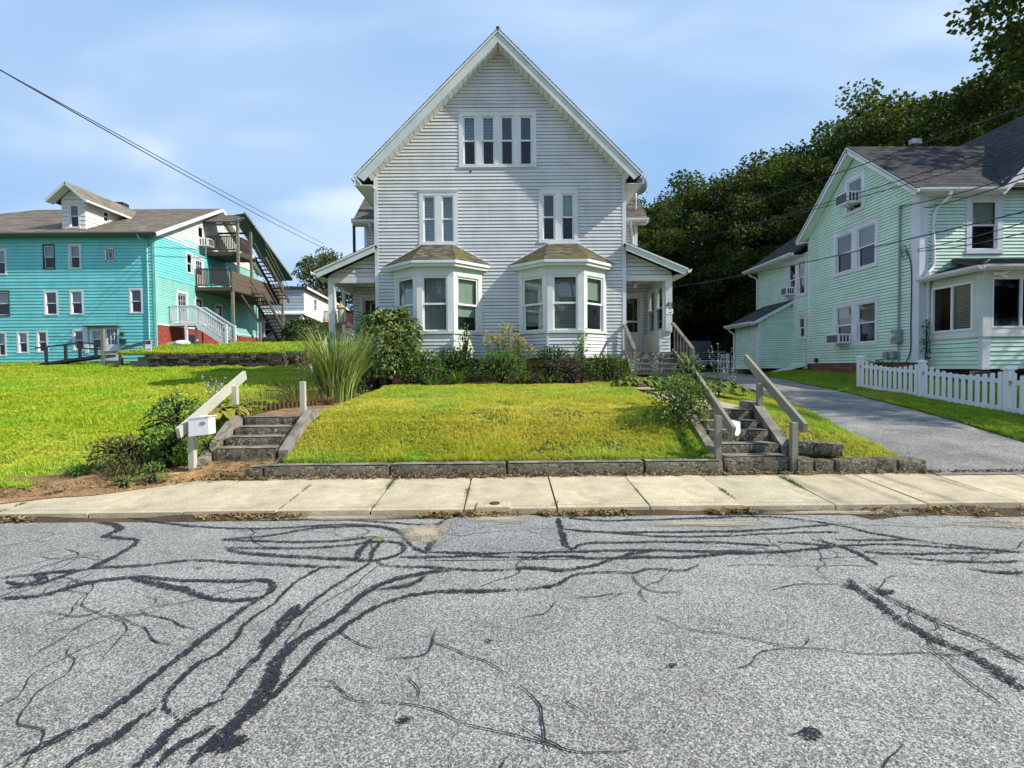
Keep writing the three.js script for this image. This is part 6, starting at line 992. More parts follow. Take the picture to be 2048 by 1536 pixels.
// ================================================================ plants
class Leaves {                                 // collects leaf-sized faces with their own colours
  constructor() { this.p = []; this.c = []; }
  tri(a, b, c, col) { this.p.push(a.x, a.y, a.z, b.x, b.y, b.z, c.x, c.y, c.z); for (let i = 0; i < 3; i++) this.c.push(col[0], col[1], col[2]); }
  leaf(o, dir, side, len, wid, col, droop = 0) { // pointed leaf folded along its rib
    const up = new THREE.Vector3().crossVectors(side, dir), m = o.clone().addScaledVector(dir, len * 0.45).addScaledVector(up, -wid * 0.18), t = o.clone().addScaledVector(dir, len); t.y -= droop * len; m.y -= droop * len * 0.2;
    const l = m.clone().addScaledVector(side, wid / 2).addScaledVector(up, wid * 0.3), r = m.clone().addScaledVector(side, -wid / 2).addScaledVector(up, wid * 0.3);
    this.tri(o, l, m, col); this.tri(l, t, m, col); this.tri(o, m, r, col); this.tri(m, t, r, col);
  }
  card(o, dir, side, len, wid, col) { const a = o.clone().addScaledVector(side, wid / 2).addScaledVector(dir, len * 0.45), b = o.clone().addScaledVector(side, -wid / 2).addScaledVector(dir, len * 0.5), t = o.clone().addScaledVector(dir, len); this.tri(o, a, t, col); this.tri(o, t, b, col); }
  blade(o, yaw, lean, len, wid, col, bend, n = 4) { // curved strap
    const f = V(Math.cos(yaw), 0, Math.sin(yaw)), s = V(-f.z, 0, f.x); let p = o.clone(), ang = lean, w = wid, L = len / n, pl = p.clone().addScaledVector(s, w / 2), pr = p.clone().addScaledVector(s, -w / 2);
    for (let i = 1; i <= n; i++) { p = p.clone().addScaledVector(f, Math.sin(ang) * L).addScaledVector(V(0, 1, 0), Math.cos(ang) * L); ang += bend / n; w = wid * (1 - (i / n) ** 2 * 0.95); const l = p.clone().addScaledVector(s, w / 2), r = p.clone().addScaledVector(s, -w / 2); this.tri(pl, pr, r, col); if (i < n) this.tri(pl, r, l, col); pl = l; pr = r; }
    return p;
  }
  geo() { const g = new THREE.BufferGeometry(); g.setAttribute('position', new THREE.BufferAttribute(new Float32Array(this.p), 3)); g.setAttribute('color', new THREE.BufferAttribute(new Float32Array(this.c), 3)); g.computeVertexNormals(); return g; }
}
function randDir(r) { const z = r() * 2 - 1, a = r() * Math.PI * 2, s = Math.sqrt(1 - z * z); return V(s * Math.cos(a), z, s * Math.sin(a)); }
function tint(r, cols, v = 0.25) { const c = cols[Math.floor(r() * cols.length)], k = 1 - v / 2 + r() * v; return [c[0] * k, c[1] * k, c[2] * k]; }
const perp = (d, r) => { const s = new THREE.Vector3().crossVectors(d, randDir(r)); return s.lengthSq() < 1e-6 ? V(1, 0, 0) : s.normalize(); };
const GREEN = [[0.117, 0.234, 0.039], [0.156, 0.286, 0.046], [0.091, 0.189, 0.036], [0.221, 0.338, 0.058]], LIME = [[0.20, 0.26, 0.03], [0.25, 0.29, 0.04], [0.15, 0.21, 0.03]], DEEP = [[0.056, 0.119, 0.027], [0.075, 0.156, 0.034], [0.106, 0.194, 0.037]], OLIVE = [[0.189, 0.189, 0.058], [0.246, 0.217, 0.072], [0.145, 0.16, 0.043]];
const MAPLE = [[0.055, 0.094, 0.011], [0.079, 0.12, 0.013], [0.04, 0.073, 0.01], [0.102, 0.137, 0.015], [0.118, 0.14, 0.016]];

// ---- maples: leaf clumps hung on forking limbs
function mapleGeo(seed, rx, ry, low, n = 130, per = 240, size = 0.20, cols = MAPLE, spread = 1) {
  const r = rng(seed), L = new Leaves(), limbs = [], cy = ry + low, clumps = [];
  const lobes = Math.round(n / 5);
  for (let k = 0; k < lobes; k++) {
    const f = (k + 0.5) / lobes, yy = 1 - 2 * f, an = k * 2.39996 + r() * 0.5, s = Math.sqrt(1 - yy * yy), q = 0.62 + 0.34 * r(), c = V(s * Math.cos(an) * rx * q, cy + yy * ry * q, s * Math.sin(an) * rx * q), lr = (0.26 + 0.12 * r()) * rx;
    for (let j = 0; j < 5; j++) { const d = randDir(r); clumps.push(c.clone().add(V(d.x * lr, d.y * lr * 0.7 + lr * 0.15, d.z * lr))); }
  }
  n = clumps.length;
  for (const c of clumps) {
    const cr = (0.55 + r() * 0.55) * spread * Math.max(0.8, rx / 4.6), tone = 0.75 + r() * 0.5;
    for (let k = 0; k < per; k++) { const d = randDir(r), q = cr * Math.pow(r(), 0.45), o = c.clone().add(V(d.x * q * 1.15, d.y * q * 0.75, d.z * q * 1.15)); const dir = V(d.x + (r() - 0.5) * 1.4, -0.15 + (r() - 0.5) * 1.1, d.z + (r() - 0.5) * 1.4).normalize(), s = perp(dir, r), sz = size * (0.6 + r() * 0.7); const col = tint(r, cols, 0.35).map((v) => v * tone); L.card(o, dir, s, sz, sz * 0.85, col); }
  }
  const trunk = [V(0, -0.5, 0), V(0.1, low * 0.5, 0.05), V(-0.05, low + ry * 0.3, 0), V(0.05, low + ry * 1.1, 0.1)];
  const taper = (pts, r0, r1) => { const g = new THREE.TubeGeometry(new THREE.CatmullRomCurve3(pts), 10, 1, 7, false), p = g.attributes.position, cv = new THREE.CatmullRomCurve3(pts); for (let i = 0; i <= 10; i++) { const c = cv.getPointAt(i / 10), rr = lerp(r0, r1, i / 10); for (let j = 0; j <= 7; j++) { const k = i * 8 + j; p.setXYZ(k, c.x + (p.getX(k) - c.x) * rr, c.y + (p.getY(k) - c.y) * rr, c.z + (p.getZ(k) - c.z) * rr); } } g.computeVertexNormals(); return g.toNonIndexed(); };
  limbs.push(taper(trunk, 0.34, 0.10)); for (let k = 0; k < 12; k++) { const c = clumps[Math.floor(r() * n)], s = V(0, lerp(low, low + ry * 0.9, r()), 0), m = s.clone().lerp(c, 0.5).add(V(0, 0.4, 0)); limbs.push(taper([s, m, c], 0.12, 0.03)); }
  const wood = fuse(limbs), leaf = fuse(L.geo()); return { wood, leaf };
}
const MAPLES = [mapleGeo(1, 4.6, 6.0, 3.0), mapleGeo(2, 5.0, 5.6, 2.2), mapleGeo(3, 4.4, 6.4, 1.6)];
const LOWTREE = mapleGeo(4, 3.4, 3.6, 0.2, 46, 180, 0.3, DEEP);
function tree(name, label, kind, x, Z, y, sc, turn, grp) { const t = thing(name, label, 'tree', [x, y, -Z], grp); t.rotation.y = turn; t.scale.set(sc[0], sc[1], sc[0]); const a = meshOf('trunk', kind.wood, M.bark), b = meshOf('crown', kind.leaf, M.leaf); t.add(a, b); return t; }
{
  const WOOD = 'maples between the two houses', LBL = 'dense dark green maple filling the gap between the white house and the mint house';
  const list = [[9.2, 46, 15.2, 0], [12.6, 42, 15.2, 1], [16.4, 41, 16.2, 2], [20.2, 42, 18.2, 0], [17.8, 36, 14.6, 1], [23.2, 37, 18.0, 2], [27.2, 38, 20.4, 1], [30.5, 35, 20.6, 0], [26.4, 31, 17.2, 2], [33.6, 32, 20.8, 1], [37, 36, 24.5, 2], [14.2, 49, 17.5, 2], [24, 46, 20, 0], [31, 44, 23, 2], [9.2, 38, 12.5, 2]];
  for (const [i, [x, Z, top, k]] of list.entries()) { const y = 1.4, hgt = [15.3, 13.6, 14.6][k], s = (top - y) / hgt; const over = x > 22.5; tree('maple_tree', over ? 'tall dark maple rising above the roof of the mint house' : LBL, MAPLES[k], x, Z, y, [s * 0.98, s], i * 1.9, over ? 'maples above the mint house roof' : WOOD); }
  tree('maple_tree', 'tall maple leaning over the roof of the mint house porch', MAPLES[0], 27.2, 22.5, 1.3, [1.28, 1.42], 2.2);
  for (const [i, [x, Z, s]] of [[8.2, 50, 1.3], [11.5, 52, 1.4], [15.2, 50, 1.3], [19, 51, 1.4], [22.6, 50, 1.3], [13.2, 45.5, 0.9], [9.6, 44, 0.75], [17, 46, 1.0], [20.5, 46, 1.0], [26, 48, 1.3], [30, 48, 1.3]].entries()) tree('young_tree', 'low dark understorey tree filling the gap below the maples', LOWTREE, x, Z, 1.4, [s * 1.1, s], i * 1.3, 'understorey trees below the maples');
  // trees across the street, mirrored in the bay windows
  for (const [i, [x, z, s]] of [[-13, 17, 0.95], [-4.5, 19, 1.0], [6.5, 21, 0.9], [15, 18, 0.85]].entries()) { const t = tree('street_tree', 'broad maple across the street, seen mirrored in the bay windows', MAPLES[i % 3], x, -z, 0, [s, s], i * 2.1, 'maples across the street'); }
  tree('street_tree', 'small maple at the kerb beyond the picket fence', MAPLES[1], 20.4, 10.2, 0.3, [0.72, 0.86], 1.1);
  const far = mapleGeo(8, 2.5, 4.0, 2.0, 80, 130, 0.22, [[0.10, 0.14, 0.035], [0.13, 0.16, 0.05], [0.08, 0.11, 0.03], [0.16, 0.16, 0.07]]);
  tree('birch_tree', 'loose pale green tree behind the house with the red deck', far, -20.2, 62, 4.2, [1.15, 1.12], 0.4);
  tree('birch_tree', 'thin pale green tree showing beside the porch roof', far, -16.6, 64, 4.2, [0.7, 0.86], 2.4);
}
struct('far_field', heightSheet([-120, -40, 0, 40, 120], [118, 160, 240], () => 4.9), M.lawn, 'grass far behind the houses');

// ---- generic leafy shrub
function shrub(name, label, category, at, rad, n, len, wid, cols, seed, o = {}) {
  const t = thing(name, label, category, at, o.group), r = rng(seed), L = new Leaves(), W = [], c = V(at[0], at[1] + rad[1] * (o.lift ?? 0.95), at[2]);
  for (let k = 0; k < n; k++) {
    const d = randDir(r); if (d.y < -0.75) d.y *= -1; const wob = 0.72 + 0.55 * fbm3(d.x * 2.3 + seed, d.y * 2.3, d.z * 2.3, 3), q = Math.pow(r(), o.fill ?? 0.3) * wob, p = c.clone().add(V(d.x * rad[0] * q, d.y * rad[1] * q, d.z * rad[2] * q)); if (p.y < at[1] + 0.02) p.y = at[1] + 0.02 + r() * 0.1;
    const m = o.whorl || 1, axis = d.clone().add(V(0, 0.5, 0)).normalize();
    for (let j = 0; j < m; j++) { let dir; if (m > 1) { const a = j / m * Math.PI * 2 + r(), s = perp(axis, r), u = new THREE.Vector3().crossVectors(axis, s); dir = axis.clone().multiplyScalar(0.35 + r() * 0.5).addScaledVector(s, Math.cos(a)).addScaledVector(u, Math.sin(a)).normalize(); } else dir = d.clone().add(randDir(r).multiplyScalar(0.9)).add(V(0, -0.1, 0)).normalize(); const z = 0.65 + r() * 0.6; L.leaf(p, dir, perp(dir, r), len * z, wid * z, tint(r, cols, 0.4), o.droop ?? 0.1); }
    if (r() < 0.05) W.push(tube([[at[0] + (r() - 0.5) * 0.1, at[1] - 0.03, at[2] + (r() - 0.5) * 0.1], c.clone().lerp(p, 0.4).toArray(), p.toArray()], 0.012 * (o.wood ?? 1), 4, 5));
  }
  if (W.length) part('stems', W, o.woodMat || M.bark, t);
  part('foliage', L.geo(), o.mat || M.leaf, t);
  return t;
}
// ---- strap leaved clump
function clump(name, label, category, at, n, len, wid, spread, cols, seed, o = {}) {
  const t = thing(name, label, category, at, o.group), r = rng(seed), L = new Leaves();
  for (let k = 0; k < n; k++) { const a = r() * Math.PI * 2, q = Math.sqrt(r()) * (o.base ?? 0.15), z = 0.55 + r() * 0.6; L.blade(V(at[0] + Math.cos(a) * q, at[1], at[2] + Math.sin(a) * q), a + (r() - 0.5) * 1.2, (0.1 + r() * 0.8) * spread, len * z, wid * (0.7 + r() * 0.6), tint(r, cols, 0.4), (o.bend ?? 1.0) * (0.4 + r()), o.seg || 4); }
  part('leaves', L.geo(), M.blade, t);
  if (o.plumes) { const S = [], Q = new Leaves(); for (let k = 0; k < o.plumes; k++) { const a = r() * 6.28, hh = len * (o.plumeH ?? 1.15) * (0.8 + r() * 0.4), x = at[0] + Math.cos(a) * 0.1, z = at[2] + Math.sin(a) * 0.1, tp = V(x + Math.cos(a) * hh * 0.2 * r(), at[1] + hh, z + Math.sin(a) * hh * 0.2 * r()); S.push(tube([[x, at[1], z], [(x + tp.x) / 2, at[1] + hh * 0.55, (z + tp.z) / 2], tp.toArray()], 0.004, 4, 5)); for (let j = 0; j < (o.bloom ?? 26); j++) { const u = 1 - r() * (o.bloomSpan ?? 0.22), p = V(lerp(x, tp.x, u), lerp(at[1], tp.y, u), lerp(z, tp.z, u)); const d = randDir(r); Q.card(p.addScaledVector(d, 0.012), d, perp(d, r), (o.petal ?? 0.03) * (0.6 + r()), (o.petal ?? 0.03) * 0.7, tint(r, o.plumeCol || [[0.30, 0.22, 0.13], [0.22, 0.15, 0.09]], 0.3)); } } part('stalks', S, M.stem, t).userData.kind = 'stuff'; part('flowers', Q.geo(), M.petal, t).userData.kind = 'stuff'; }
  return t;
}
// ---- hosta: broad arching leaves
function hosta(label, at, n, size, cols, seed, flowers = 0, grp) {
  const t = thing('hosta', label, 'plant', at, grp), r = rng(seed), L = new Leaves();
  for (let k = 0; k < n; k++) {
    const a = r() * 6.28, ring = Math.sqrt((k + 0.5) / n), f = V(Math.cos(a), 0, Math.sin(a)), s = V(-f.z, 0, f.x), len = size * (0.42 + r() * 0.3), o = V(at[0], at[1] + 0.03 + size * 0.55 * (1 - ring * 0.6), at[2]).addScaledVector(f, size * ring * 0.7), w = len * 0.6, col = tint(r, cols, 0.35);
    let prev = null; for (let i = 0; i <= 4; i++) { const u = i / 4, p = o.clone().addScaledVector(f, len * u * 0.85); p.y += Math.sin(u * 2.2) * len * 0.22 - u * u * len * 0.42; const ww = w * Math.sin(Math.PI * Math.min(0.97, 0.1 + u * 0.9)) * 0.5, l = p.clone().addScaledVector(s, ww), q = p.clone().addScaledVector(s, -ww); l.y += ww * 0.35; q.y += ww * 0.35; if (prev) { L.tri(prev[0], prev[2], p, col); L.tri(prev[0], p, l, col); L.tri(prev[2], prev[1], q, col); L.tri(prev[2], q, p, col); } prev = [l, q, p]; }
  }
  part('leaves', L.geo(), M.leaf, t);
  if (flowers) { const S = [], Q = new Leaves(); for (let k = 0; k < flowers; k++) { const a = r() * 6.28, hh = size * (1.3 + r() * 0.9), tp = V(at[0] + Math.cos(a) * size * 0.7 * r(), at[1] + hh, at[2] + Math.sin(a) * size * 0.7 * r()); S.push(tube([at, [(at[0] + tp.x) / 2, at[1] + hh * 0.6, (at[2] + tp.z) / 2], tp.toArray()], 0.005, 4, 5)); for (let j = 0; j < 9; j++) { const u = 0.62 + 0.38 * r(), p = V(lerp(at[0], tp.x, u), lerp(at[1], tp.y, u), lerp(at[2], tp.z, u)), d = V(r() - 0.5, -0.6 * r(), r() - 0.5).normalize(); Q.leaf(p, d, perp(d, r), 0.034, 0.016, tint(r, [[0.62, 0.56, 0.66], [0.7, 0.66, 0.72]], 0.2)); } } part('stalks', S, M.stem, t).userData.kind = 'stuff'; part('flowers', Q.geo(), M.petal, t).userData.kind = 'stuff'; }
  return t;
}
// ---- goldenrod: leafy stems with yellow heads
function goldenrod(label, at, n, hgt, seed, grp) {
  const t = thing('goldenrod', label, 'plant', at, grp), r = rng(seed), L = new Leaves(), S = [], Q = new Leaves();
  for (let k = 0; k < n; k++) { const a = r() * 6.28, q = r() * 0.3, hh = hgt * (0.7 + r() * 0.4), b = V(at[0] + Math.cos(a) * q, at[1], at[2] + Math.sin(a) * q), tp = b.clone().add(V(Math.cos(a) * 0.25 * r(), hh, Math.sin(a) * 0.25 * r())); S.push(tube([b.toArray(), b.clone().lerp(tp, 0.6).add(V(0.02, 0, 0)).toArray(), tp.toArray()], 0.007, 4, 6));
    for (let j = 0; j < 34; j++) { const u = 0.12 + 0.8 * r(), p = b.clone().lerp(tp, u), d = V(r() - 0.5, 0.25, r() - 0.5).normalize(); L.leaf(p, d, perp(d, r), 0.11 + 0.07 * r(), 0.024, tint(r, GREEN, 0.4), 0.25); }
    for (let j = 0; j < 60; j++) { const d = randDir(r), p = tp.clone().add(V(d.x * 0.11, d.y * 0.08 - 0.02, d.z * 0.11)); Q.card(p, d, perp(d, r), 0.032, 0.026, tint(r, [[0.62, 0.44, 0.015], [0.55, 0.37, 0.02], [0.42, 0.34, 0.03]], 0.3)); } }
  part('stalks', S, M.stem, t).userData.kind = 'stuff'; part('leaves', L.geo(), M.leaf, t); part('flowers', Q.geo(), M.petal, t).userData.kind = 'stuff'; return t;
}
const gy = (x, z) => groundY(x, -z);
shrub('rhododendron', 'large round rhododendron with glossy whorled leaves beside the bay window', 'shrub', [-3.3, 1.15, -15.35], [0.98, 1.15, 0.8], 1150, 0.125, 0.04, [[0.11, 0.19, 0.03], [0.16, 0.24, 0.04], [0.065, 0.12, 0.022], [0.25, 0.29, 0.06]], 5, { whorl: 7, fill: 0.22, droop: 0.15, mat: M.leafGloss, wood: 1.6 });
clump('fountain_grass', 'tall pale striped fountain grass clump at the corner of the front lawn', 'ornamental grass', [-3.72, 0.94, -12.1], 950, 1.72, 0.024, 0.23, [[0.26, 0.36, 0.07], [0.46, 0.52, 0.17], [0.13, 0.21, 0.03], [0.55, 0.55, 0.26], [0.18, 0.27, 0.04]], 6, { base: 0.36, bend: 0.95, seg: 6 });
clump('fountain_grass', 'dry brown tuft below the tall fountain grass', 'ornamental grass', [-3.72, 0.93, -11.4], 160, 0.36, 0.012, 1.1, [[0.22, 0.14, 0.06], [0.28, 0.2, 0.08]], 7, { base: 0.1, bend: 1.3 });
// bed along the house front
goldenrod('tall yellow goldenrod clump between the two bay windows', [-0.25, 1.2, -15.6], 16, 1.55, 11);
goldenrod('yellow goldenrod leaning against the bay by the driveway porch', [0.5, 1.2, -15.5], 10, 1.3, 12);
goldenrod('short yellow goldenrod at the left bay corner', [-0.95, 1.2, -15.8], 5, 0.8, 13);
shrub('bed_shrub', 'dark leafy shrub under the first bay window', 'shrub', [-1.55, 1.18, -15.6], [0.65, 0.55, 0.4], 1190, 0.09, 0.04, DEEP, 14);
shrub('bed_shrub', 'mixed green shrub beside the rhododendron', 'shrub', [-2.35, 1.18, -15.05], [0.65, 0.50, 0.4], 1190, 0.075, 0.035, GREEN, 15);
shrub('bed_shrub', 'bushy green perennial in front of the goldenrod', 'shrub', [-0.2, 1.2, -15.05], [0.70, 0.46, 0.35], 1275, 0.10, 0.03, GREEN, 16);
shrub('bed_shrub', 'dark leafy shrub under the bay nearest the driveway', 'shrub', [1.3, 1.2, -15.4], [0.59, 0.52, 0.35], 1105, 0.085, 0.04, DEEP, 17);
shrub('bed_shrub', 'low dusty pink flowering mound by the second bay', 'shrub', [1.75, 1.2, -15.0], [0.65, 0.39, 0.35], 1317, 0.06, 0.028, [[0.10, 0.12, 0.04], [0.20, 0.17, 0.10], [0.13, 0.14, 0.05], [0.28, 0.21, 0.17]], 18);
shrub('bed_shrub', 'low green mound at the foot of the porch stairs', 'shrub', [2.75, 1.2, -15.0], [0.70, 0.42, 0.35], 1360, 0.07, 0.03, GREEN, 19);
shrub('bed_shrub', 'tall thin leafy shoot before the second bay window', 'shrub', [2.1, 1.2, -15.6], [0.23, 0.77, 0.2], 318, 0.09, 0.05, GREEN, 20, { fill: 0.6 });
shrub('bed_shrub', 'tall thin leafy shoot before the first bay window', 'shrub', [-1.2, 1.2, -15.7], [0.26, 0.85, 0.2], 318, 0.1, 0.05, GREEN, 21, { fill: 0.6 });
shrub('climbing_vine', 'leafy vine climbing the edge of the second bay window', 'vine', [0.3, 1.3, -16.3], [0.14, 0.85, 0.12], 130, 0.08, 0.06, DEEP, 22, { fill: 0.7 });
clump('daylily', 'bright green arching daylily in the middle of the bed', 'plant', [-1.35, 1.2, -14.95], 130, 0.62, 0.026, 0.9, [[0.13, 0.22, 0.03], [0.18, 0.26, 0.035], [0.09, 0.17, 0.025]], 23, { bend: 1.5 });
clump('daylily', 'green arching daylily before the rhododendron', 'plant', [-2.0, 1.18, -14.85], 90, 0.5, 0.022, 0.9, GREEN, 24, { bend: 1.5 });
clump('fern', 'pale arching fern clump in front of the goldenrod', 'plant', [0.45, 1.2, -14.95], 120, 0.6, 0.045, 0.9, [[0.14, 0.20, 0.035], [0.19, 0.23, 0.05]], 25, { bend: 1.7 });
clump('fern', 'pale arching fern clump beside the pink mound', 'plant', [1.05, 1.2, -14.9], 100, 0.52, 0.045, 0.9, [[0.14, 0.20, 0.035], [0.19, 0.23, 0.05]], 26, { bend: 1.7 });
// around the right path and steps
hosta('yellow green hosta with lilac flower stalks before the porch stairs', [3.1, 1.12, -13.6], 101, 0.46, LIME, 31, 12);
hosta('green hosta with lilac flower stalks at the path edge', [3.75, 1.1, -13.9], 88, 0.46, GREEN, 32, 16);
hosta('yellow green hosta between the path and the driveway', [4.55, 0.98, -11.8], 114, 0.54, LIME, 33, 7);
hosta('small hosta with pale flowers at the driveway edge', [5.55, 0.92, -13.6], 57, 0.38, GREEN, 34, 9);
shrub('rose_bush', 'sprawling green rose bush swallowing the olive handrail', 'shrub', [2.75, 0.66, -8.75], [0.48, 0.44, 0.42], 1300, 0.058, 0.036, [[0.15, 0.25, 0.045], [0.22, 0.31, 0.06], [0.09, 0.16, 0.03], [0.32, 0.38, 0.11]], 35, { wood: 0.8, woodMat: M.stem });
shrub('rose_shoots', 'upright rose shoots twining round the olive handrail', 'shrub', [3.02, 0.98, -9.15], [0.3, 0.46, 0.24], 620, 0.058, 0.036, [[0.15, 0.25, 0.045], [0.22, 0.31, 0.06], [0.09, 0.16, 0.03]], 36, { fill: 0.5 });
// bank beside the left steps
const bank = (x, z) => groundY(x, -z);
shrub('bank_shrub', 'dense blue green leafy shrub on the bank behind the mailbox', 'shrub', [-5.15, bank(-5.15, -8.7), -8.6], [0.5, 0.36, 0.4], 760, 0.075, 0.035, [[0.08, 0.18, 0.045], [0.12, 0.24, 0.05], [0.05, 0.12, 0.03], [0.18, 0.27, 0.06]], 41);
shrub('bank_shrub', 'broad leaved shrub below the mailbox', 'shrub', [-4.95, 0.3, -8.0], [0.34, 0.28, 0.22], 420, 0.08, 0.05, GREEN, 42);
shrub('bank_shrub', 'brownish low shrub at the foot of the bank', 'shrub', [-5.5, 0.26, -7.9], [0.5, 0.24, 0.22], 620, 0.07, 0.03, OLIVE, 43);
clump('daylily', 'drooping daylily with dry leaves at the foot of the bank', 'plant', [-5.25, 0.24, -7.75], 150, 0.46, 0.016, 1.0, [[0.16, 0.17, 0.05], [0.25, 0.22, 0.10], [0.07, 0.12, 0.03]], 44, { bend: 1.7, base: 0.3 });
clump('daylily', 'fresh green daylily at the end of the bank beside the dirt', 'plant', [-6.0, 0.2, -7.72], 110, 0.34, 0.02, 1.0, [[0.10, 0.20, 0.05], [0.14, 0.24, 0.06]], 45, { bend: 1.4, base: 0.1 });
shrub('weed_tuft', 'small green weed growing on the dirt by the sidewalk', 'plant', [-4.75, 0.2, -7.35], [0.2, 0.12, 0.12], 190, 0.05, 0.024, GREEN, 46);
shrub('weed_tuft', 'tiny green weed at the dirt edge beside the sidewalk joint', 'plant', [-5.0, 0.17, -7.15], [0.14, 0.07, 0.09], 110, 0.04, 0.02, GREEN, 47);
shrub('weed_tuft', 'low weed patch beside the dark mossy steps', 'plant', [-4.42, 0.3, -8.1], [0.16, 0.24, 0.2], 220, 0.05, 0.025, OLIVE, 48);
hosta('bright yellow hosta beside the dark mossy steps', [-4.66, 0.84, -9.0], 118, 0.41, [[0.34, 0.34, 0.05], [0.42, 0.38, 0.08], [0.26, 0.29, 0.04]], 49);
hosta('hosta with white flower stalks behind the plank handrail', [-5.25, 0.8, -9.9], 66, 0.38, GREEN, 50, 20);
shrub('bank_shrub', 'light green foliage along the top of the bank', 'shrub', [-4.9, 0.78, -9.6], [0.5, 0.2, 0.5], 420, 0.06, 0.03, LIME, 51);
// dry grasses behind the log edging
clump('feather_grass', 'golden feathery grass with tall brown plumes behind the log edging', 'ornamental grass', [-4.3, 0.98, -11.3], 340, 0.62, 0.008, 0.8, [[0.30, 0.27, 0.08], [0.38, 0.33, 0.13], [0.20, 0.22, 0.05]], 52, { bend: 1.1, base: 0.4, plumes: 12, plumeH: 1.7, bloom: 40, bloomSpan: 0.3 });
clump('feather_grass', 'golden feathery grass mound at the start of the log edging', 'ornamental grass', [-4.85, 0.95, -11.0], 320, 0.5, 0.008, 0.9, [[0.30, 0.28, 0.08], [0.24, 0.26, 0.05], [0.38, 0.33, 0.13]], 53, { bend: 1.2, base: 0.4 });
shrub('bank_shrub', 'loose yellow green foliage between the feather grasses', 'shrub', [-4.6, 0.95, -11.8], [0.75, 0.26, 0.4], 560, 0.055, 0.02, LIME, 54);
shrub('bank_shrub', 'green foliage between the lone post and the fountain grass', 'shrub', [-3.75, 0.95, -12.9], [0.5, 0.3, 0.4], 420, 0.06, 0.035, GREEN, 55);
{ const t = thing('log_edging', 'row of short upright log stakes edging the grass bed above the steps', 'edging', [-4.3, 0.9, -10.4]), r = rng(56); for (let k = 0; k < 17; k++) { const u = k / 16, x = lerp(-4.72, -3.9, u), z = lerp(-9.95, -11.2, u), hh = 0.10 + r() * 0.05; part('log', cyl(x, groundY(x, -z) - 0.05, z, 0.034, 0.036, hh + 0.05, 7), M.brownWood, t); } }
shrub('round_hedge', 'dense round green hedge before the house with the red deck', 'hedge', [-15.9, 3.55, -43.5], [1.75, 1.05, 1.0], 2600, 0.2, 0.13, [[0.05, 0.10, 0.02], [0.07, 0.13, 0.025], [0.09, 0.16, 0.03]], 61, { fill: 0.2 });
shrub('hanging_plant', 'dark trailing plant hanging in the shade of the porch', 'plant', [-4.55, 2.75, -18.0], [0.42, 0.4, 0.4], 260, 0.26, 0.03, DEEP, 62, { fill: 0.4, droop: 0.7 });
shrub('wall_vine', 'thin vine climbing the porch downspout of the mint house', 'vine', [13.1, 1.7, -17.1], [0.14, 0.75, 0.12], 90, 0.08, 0.06, DEEP, 63, { fill: 0.6 });
shrub('wall_vine', 'sparse creeper along the brick foundation of the mint house', 'vine', [12.85, 1.45, -19.0], [0.16, 0.2, 0.9], 150, 0.07, 0.05, OLIVE, 64, { fill: 0.6 });
// ---------------------------------------------------------------- grass
function tuft(seed, n, h, w) { const r = rng(seed), L = new Leaves(); for (let k = 0; k < n; k++) { const a = r() * 6.28, q = r() * 0.035, z = 0.6 + r() * 0.7; L.blade(V(Math.cos(a) * q, -0.01, Math.sin(a) * q), r() * 6.28, r() * 0.7, h * z, w, [1, 1, 1], 0.5 + r() * 0.9, 2); } const g = fuse(L.geo()); return g; }
function turf(name, label, n, place, h, w, cols, seed) {
  const r = rng(seed), g = tuft(seed, 9, h, w), m = new THREE.InstancedMesh(g, leafMat([1, 1, 1], 0.9, 0.3), n), d = new THREE.Object3D(), c = new THREE.Color(); let k = 0, guard = 0;
  while (k < n && guard++ < n * 6) {
    const p = place(r); if (!p) continue; const [x, y, z] = p, dry = step01(0.47, 0.68, fbm3(x * 0.55 + 3, z * 0.55, 5, 4)), lush = step01(0.5, 0.7, fbm3(x * 0.8, z * 0.8 + 8, 2, 3)), bare = fbm3(x * 2.2, z * 2.2, 8, 3);
    if (bare > 0.64 && r() < 0.75) continue;
    d.position.set(x, y, z); d.rotation.set((r() - 0.5) * 0.3, r() * 6.28, (r() - 0.5) * 0.3); const s = 0.7 + r() * 0.6; const tall = fbm3(x * 1.7 + 5, z * 1.7, 11, 3); d.scale.set(s, s * (0.65 + 0.3 * lush + 0.9 * step01(0.45, 0.75, tall)), s); d.updateMatrix(); m.setMatrixAt(k, d.matrix);
    const b = cols[Math.floor(r() * cols.length)], v = 0.8 + r() * 0.4; c.setRGB((b[0] * (1 - 0.25 * lush) + 0.10 * dry) * v, (b[1] + 0.045 * dry) * v, (b[2] + 0.03 * dry) * v); m.setColorAt(k, c); k++;
  }
  m.count = k; m.name = name; m.castShadow = m.receiveShadow = true; m.userData = { kind: 'stuff', label, category: 'grass' }; scene.add(m);
}
const YEL = [[0.512, 0.552, 0.035], [0.634, 0.624, 0.06], [0.39, 0.48, 0.03], [0.708, 0.624, 0.11]], LEFTG = [[0.439, 0.552, 0.025], [0.525, 0.588, 0.04], [0.329, 0.48, 0.02]], SIDEG = [[0.30, 0.43, 0.025], [0.36, 0.46, 0.035], [0.23, 0.37, 0.02]];
const onPath = (x, Z) => (x > -4.5 && x < -3.2 && Z < 14.4) || (x > 3.0 && x < 4.15 && Z < 12.7) || (x > 3.4 && x < 5.1 && Z >= 12.5 && Z < 16) ;
turf('front_lawn_grass', 'yellow green mown grass of the front lawn', 60000, (r) => { const x = lerp(-3.3, 3.1, r()), Z = 7.86 + 6.9 * Math.pow(r(), 1.25); if (onPath(x, Z) || Z > 14.75) return null; return [x, groundY(x, Z), -Z]; }, 0.065, 0.007, YEL, 71);
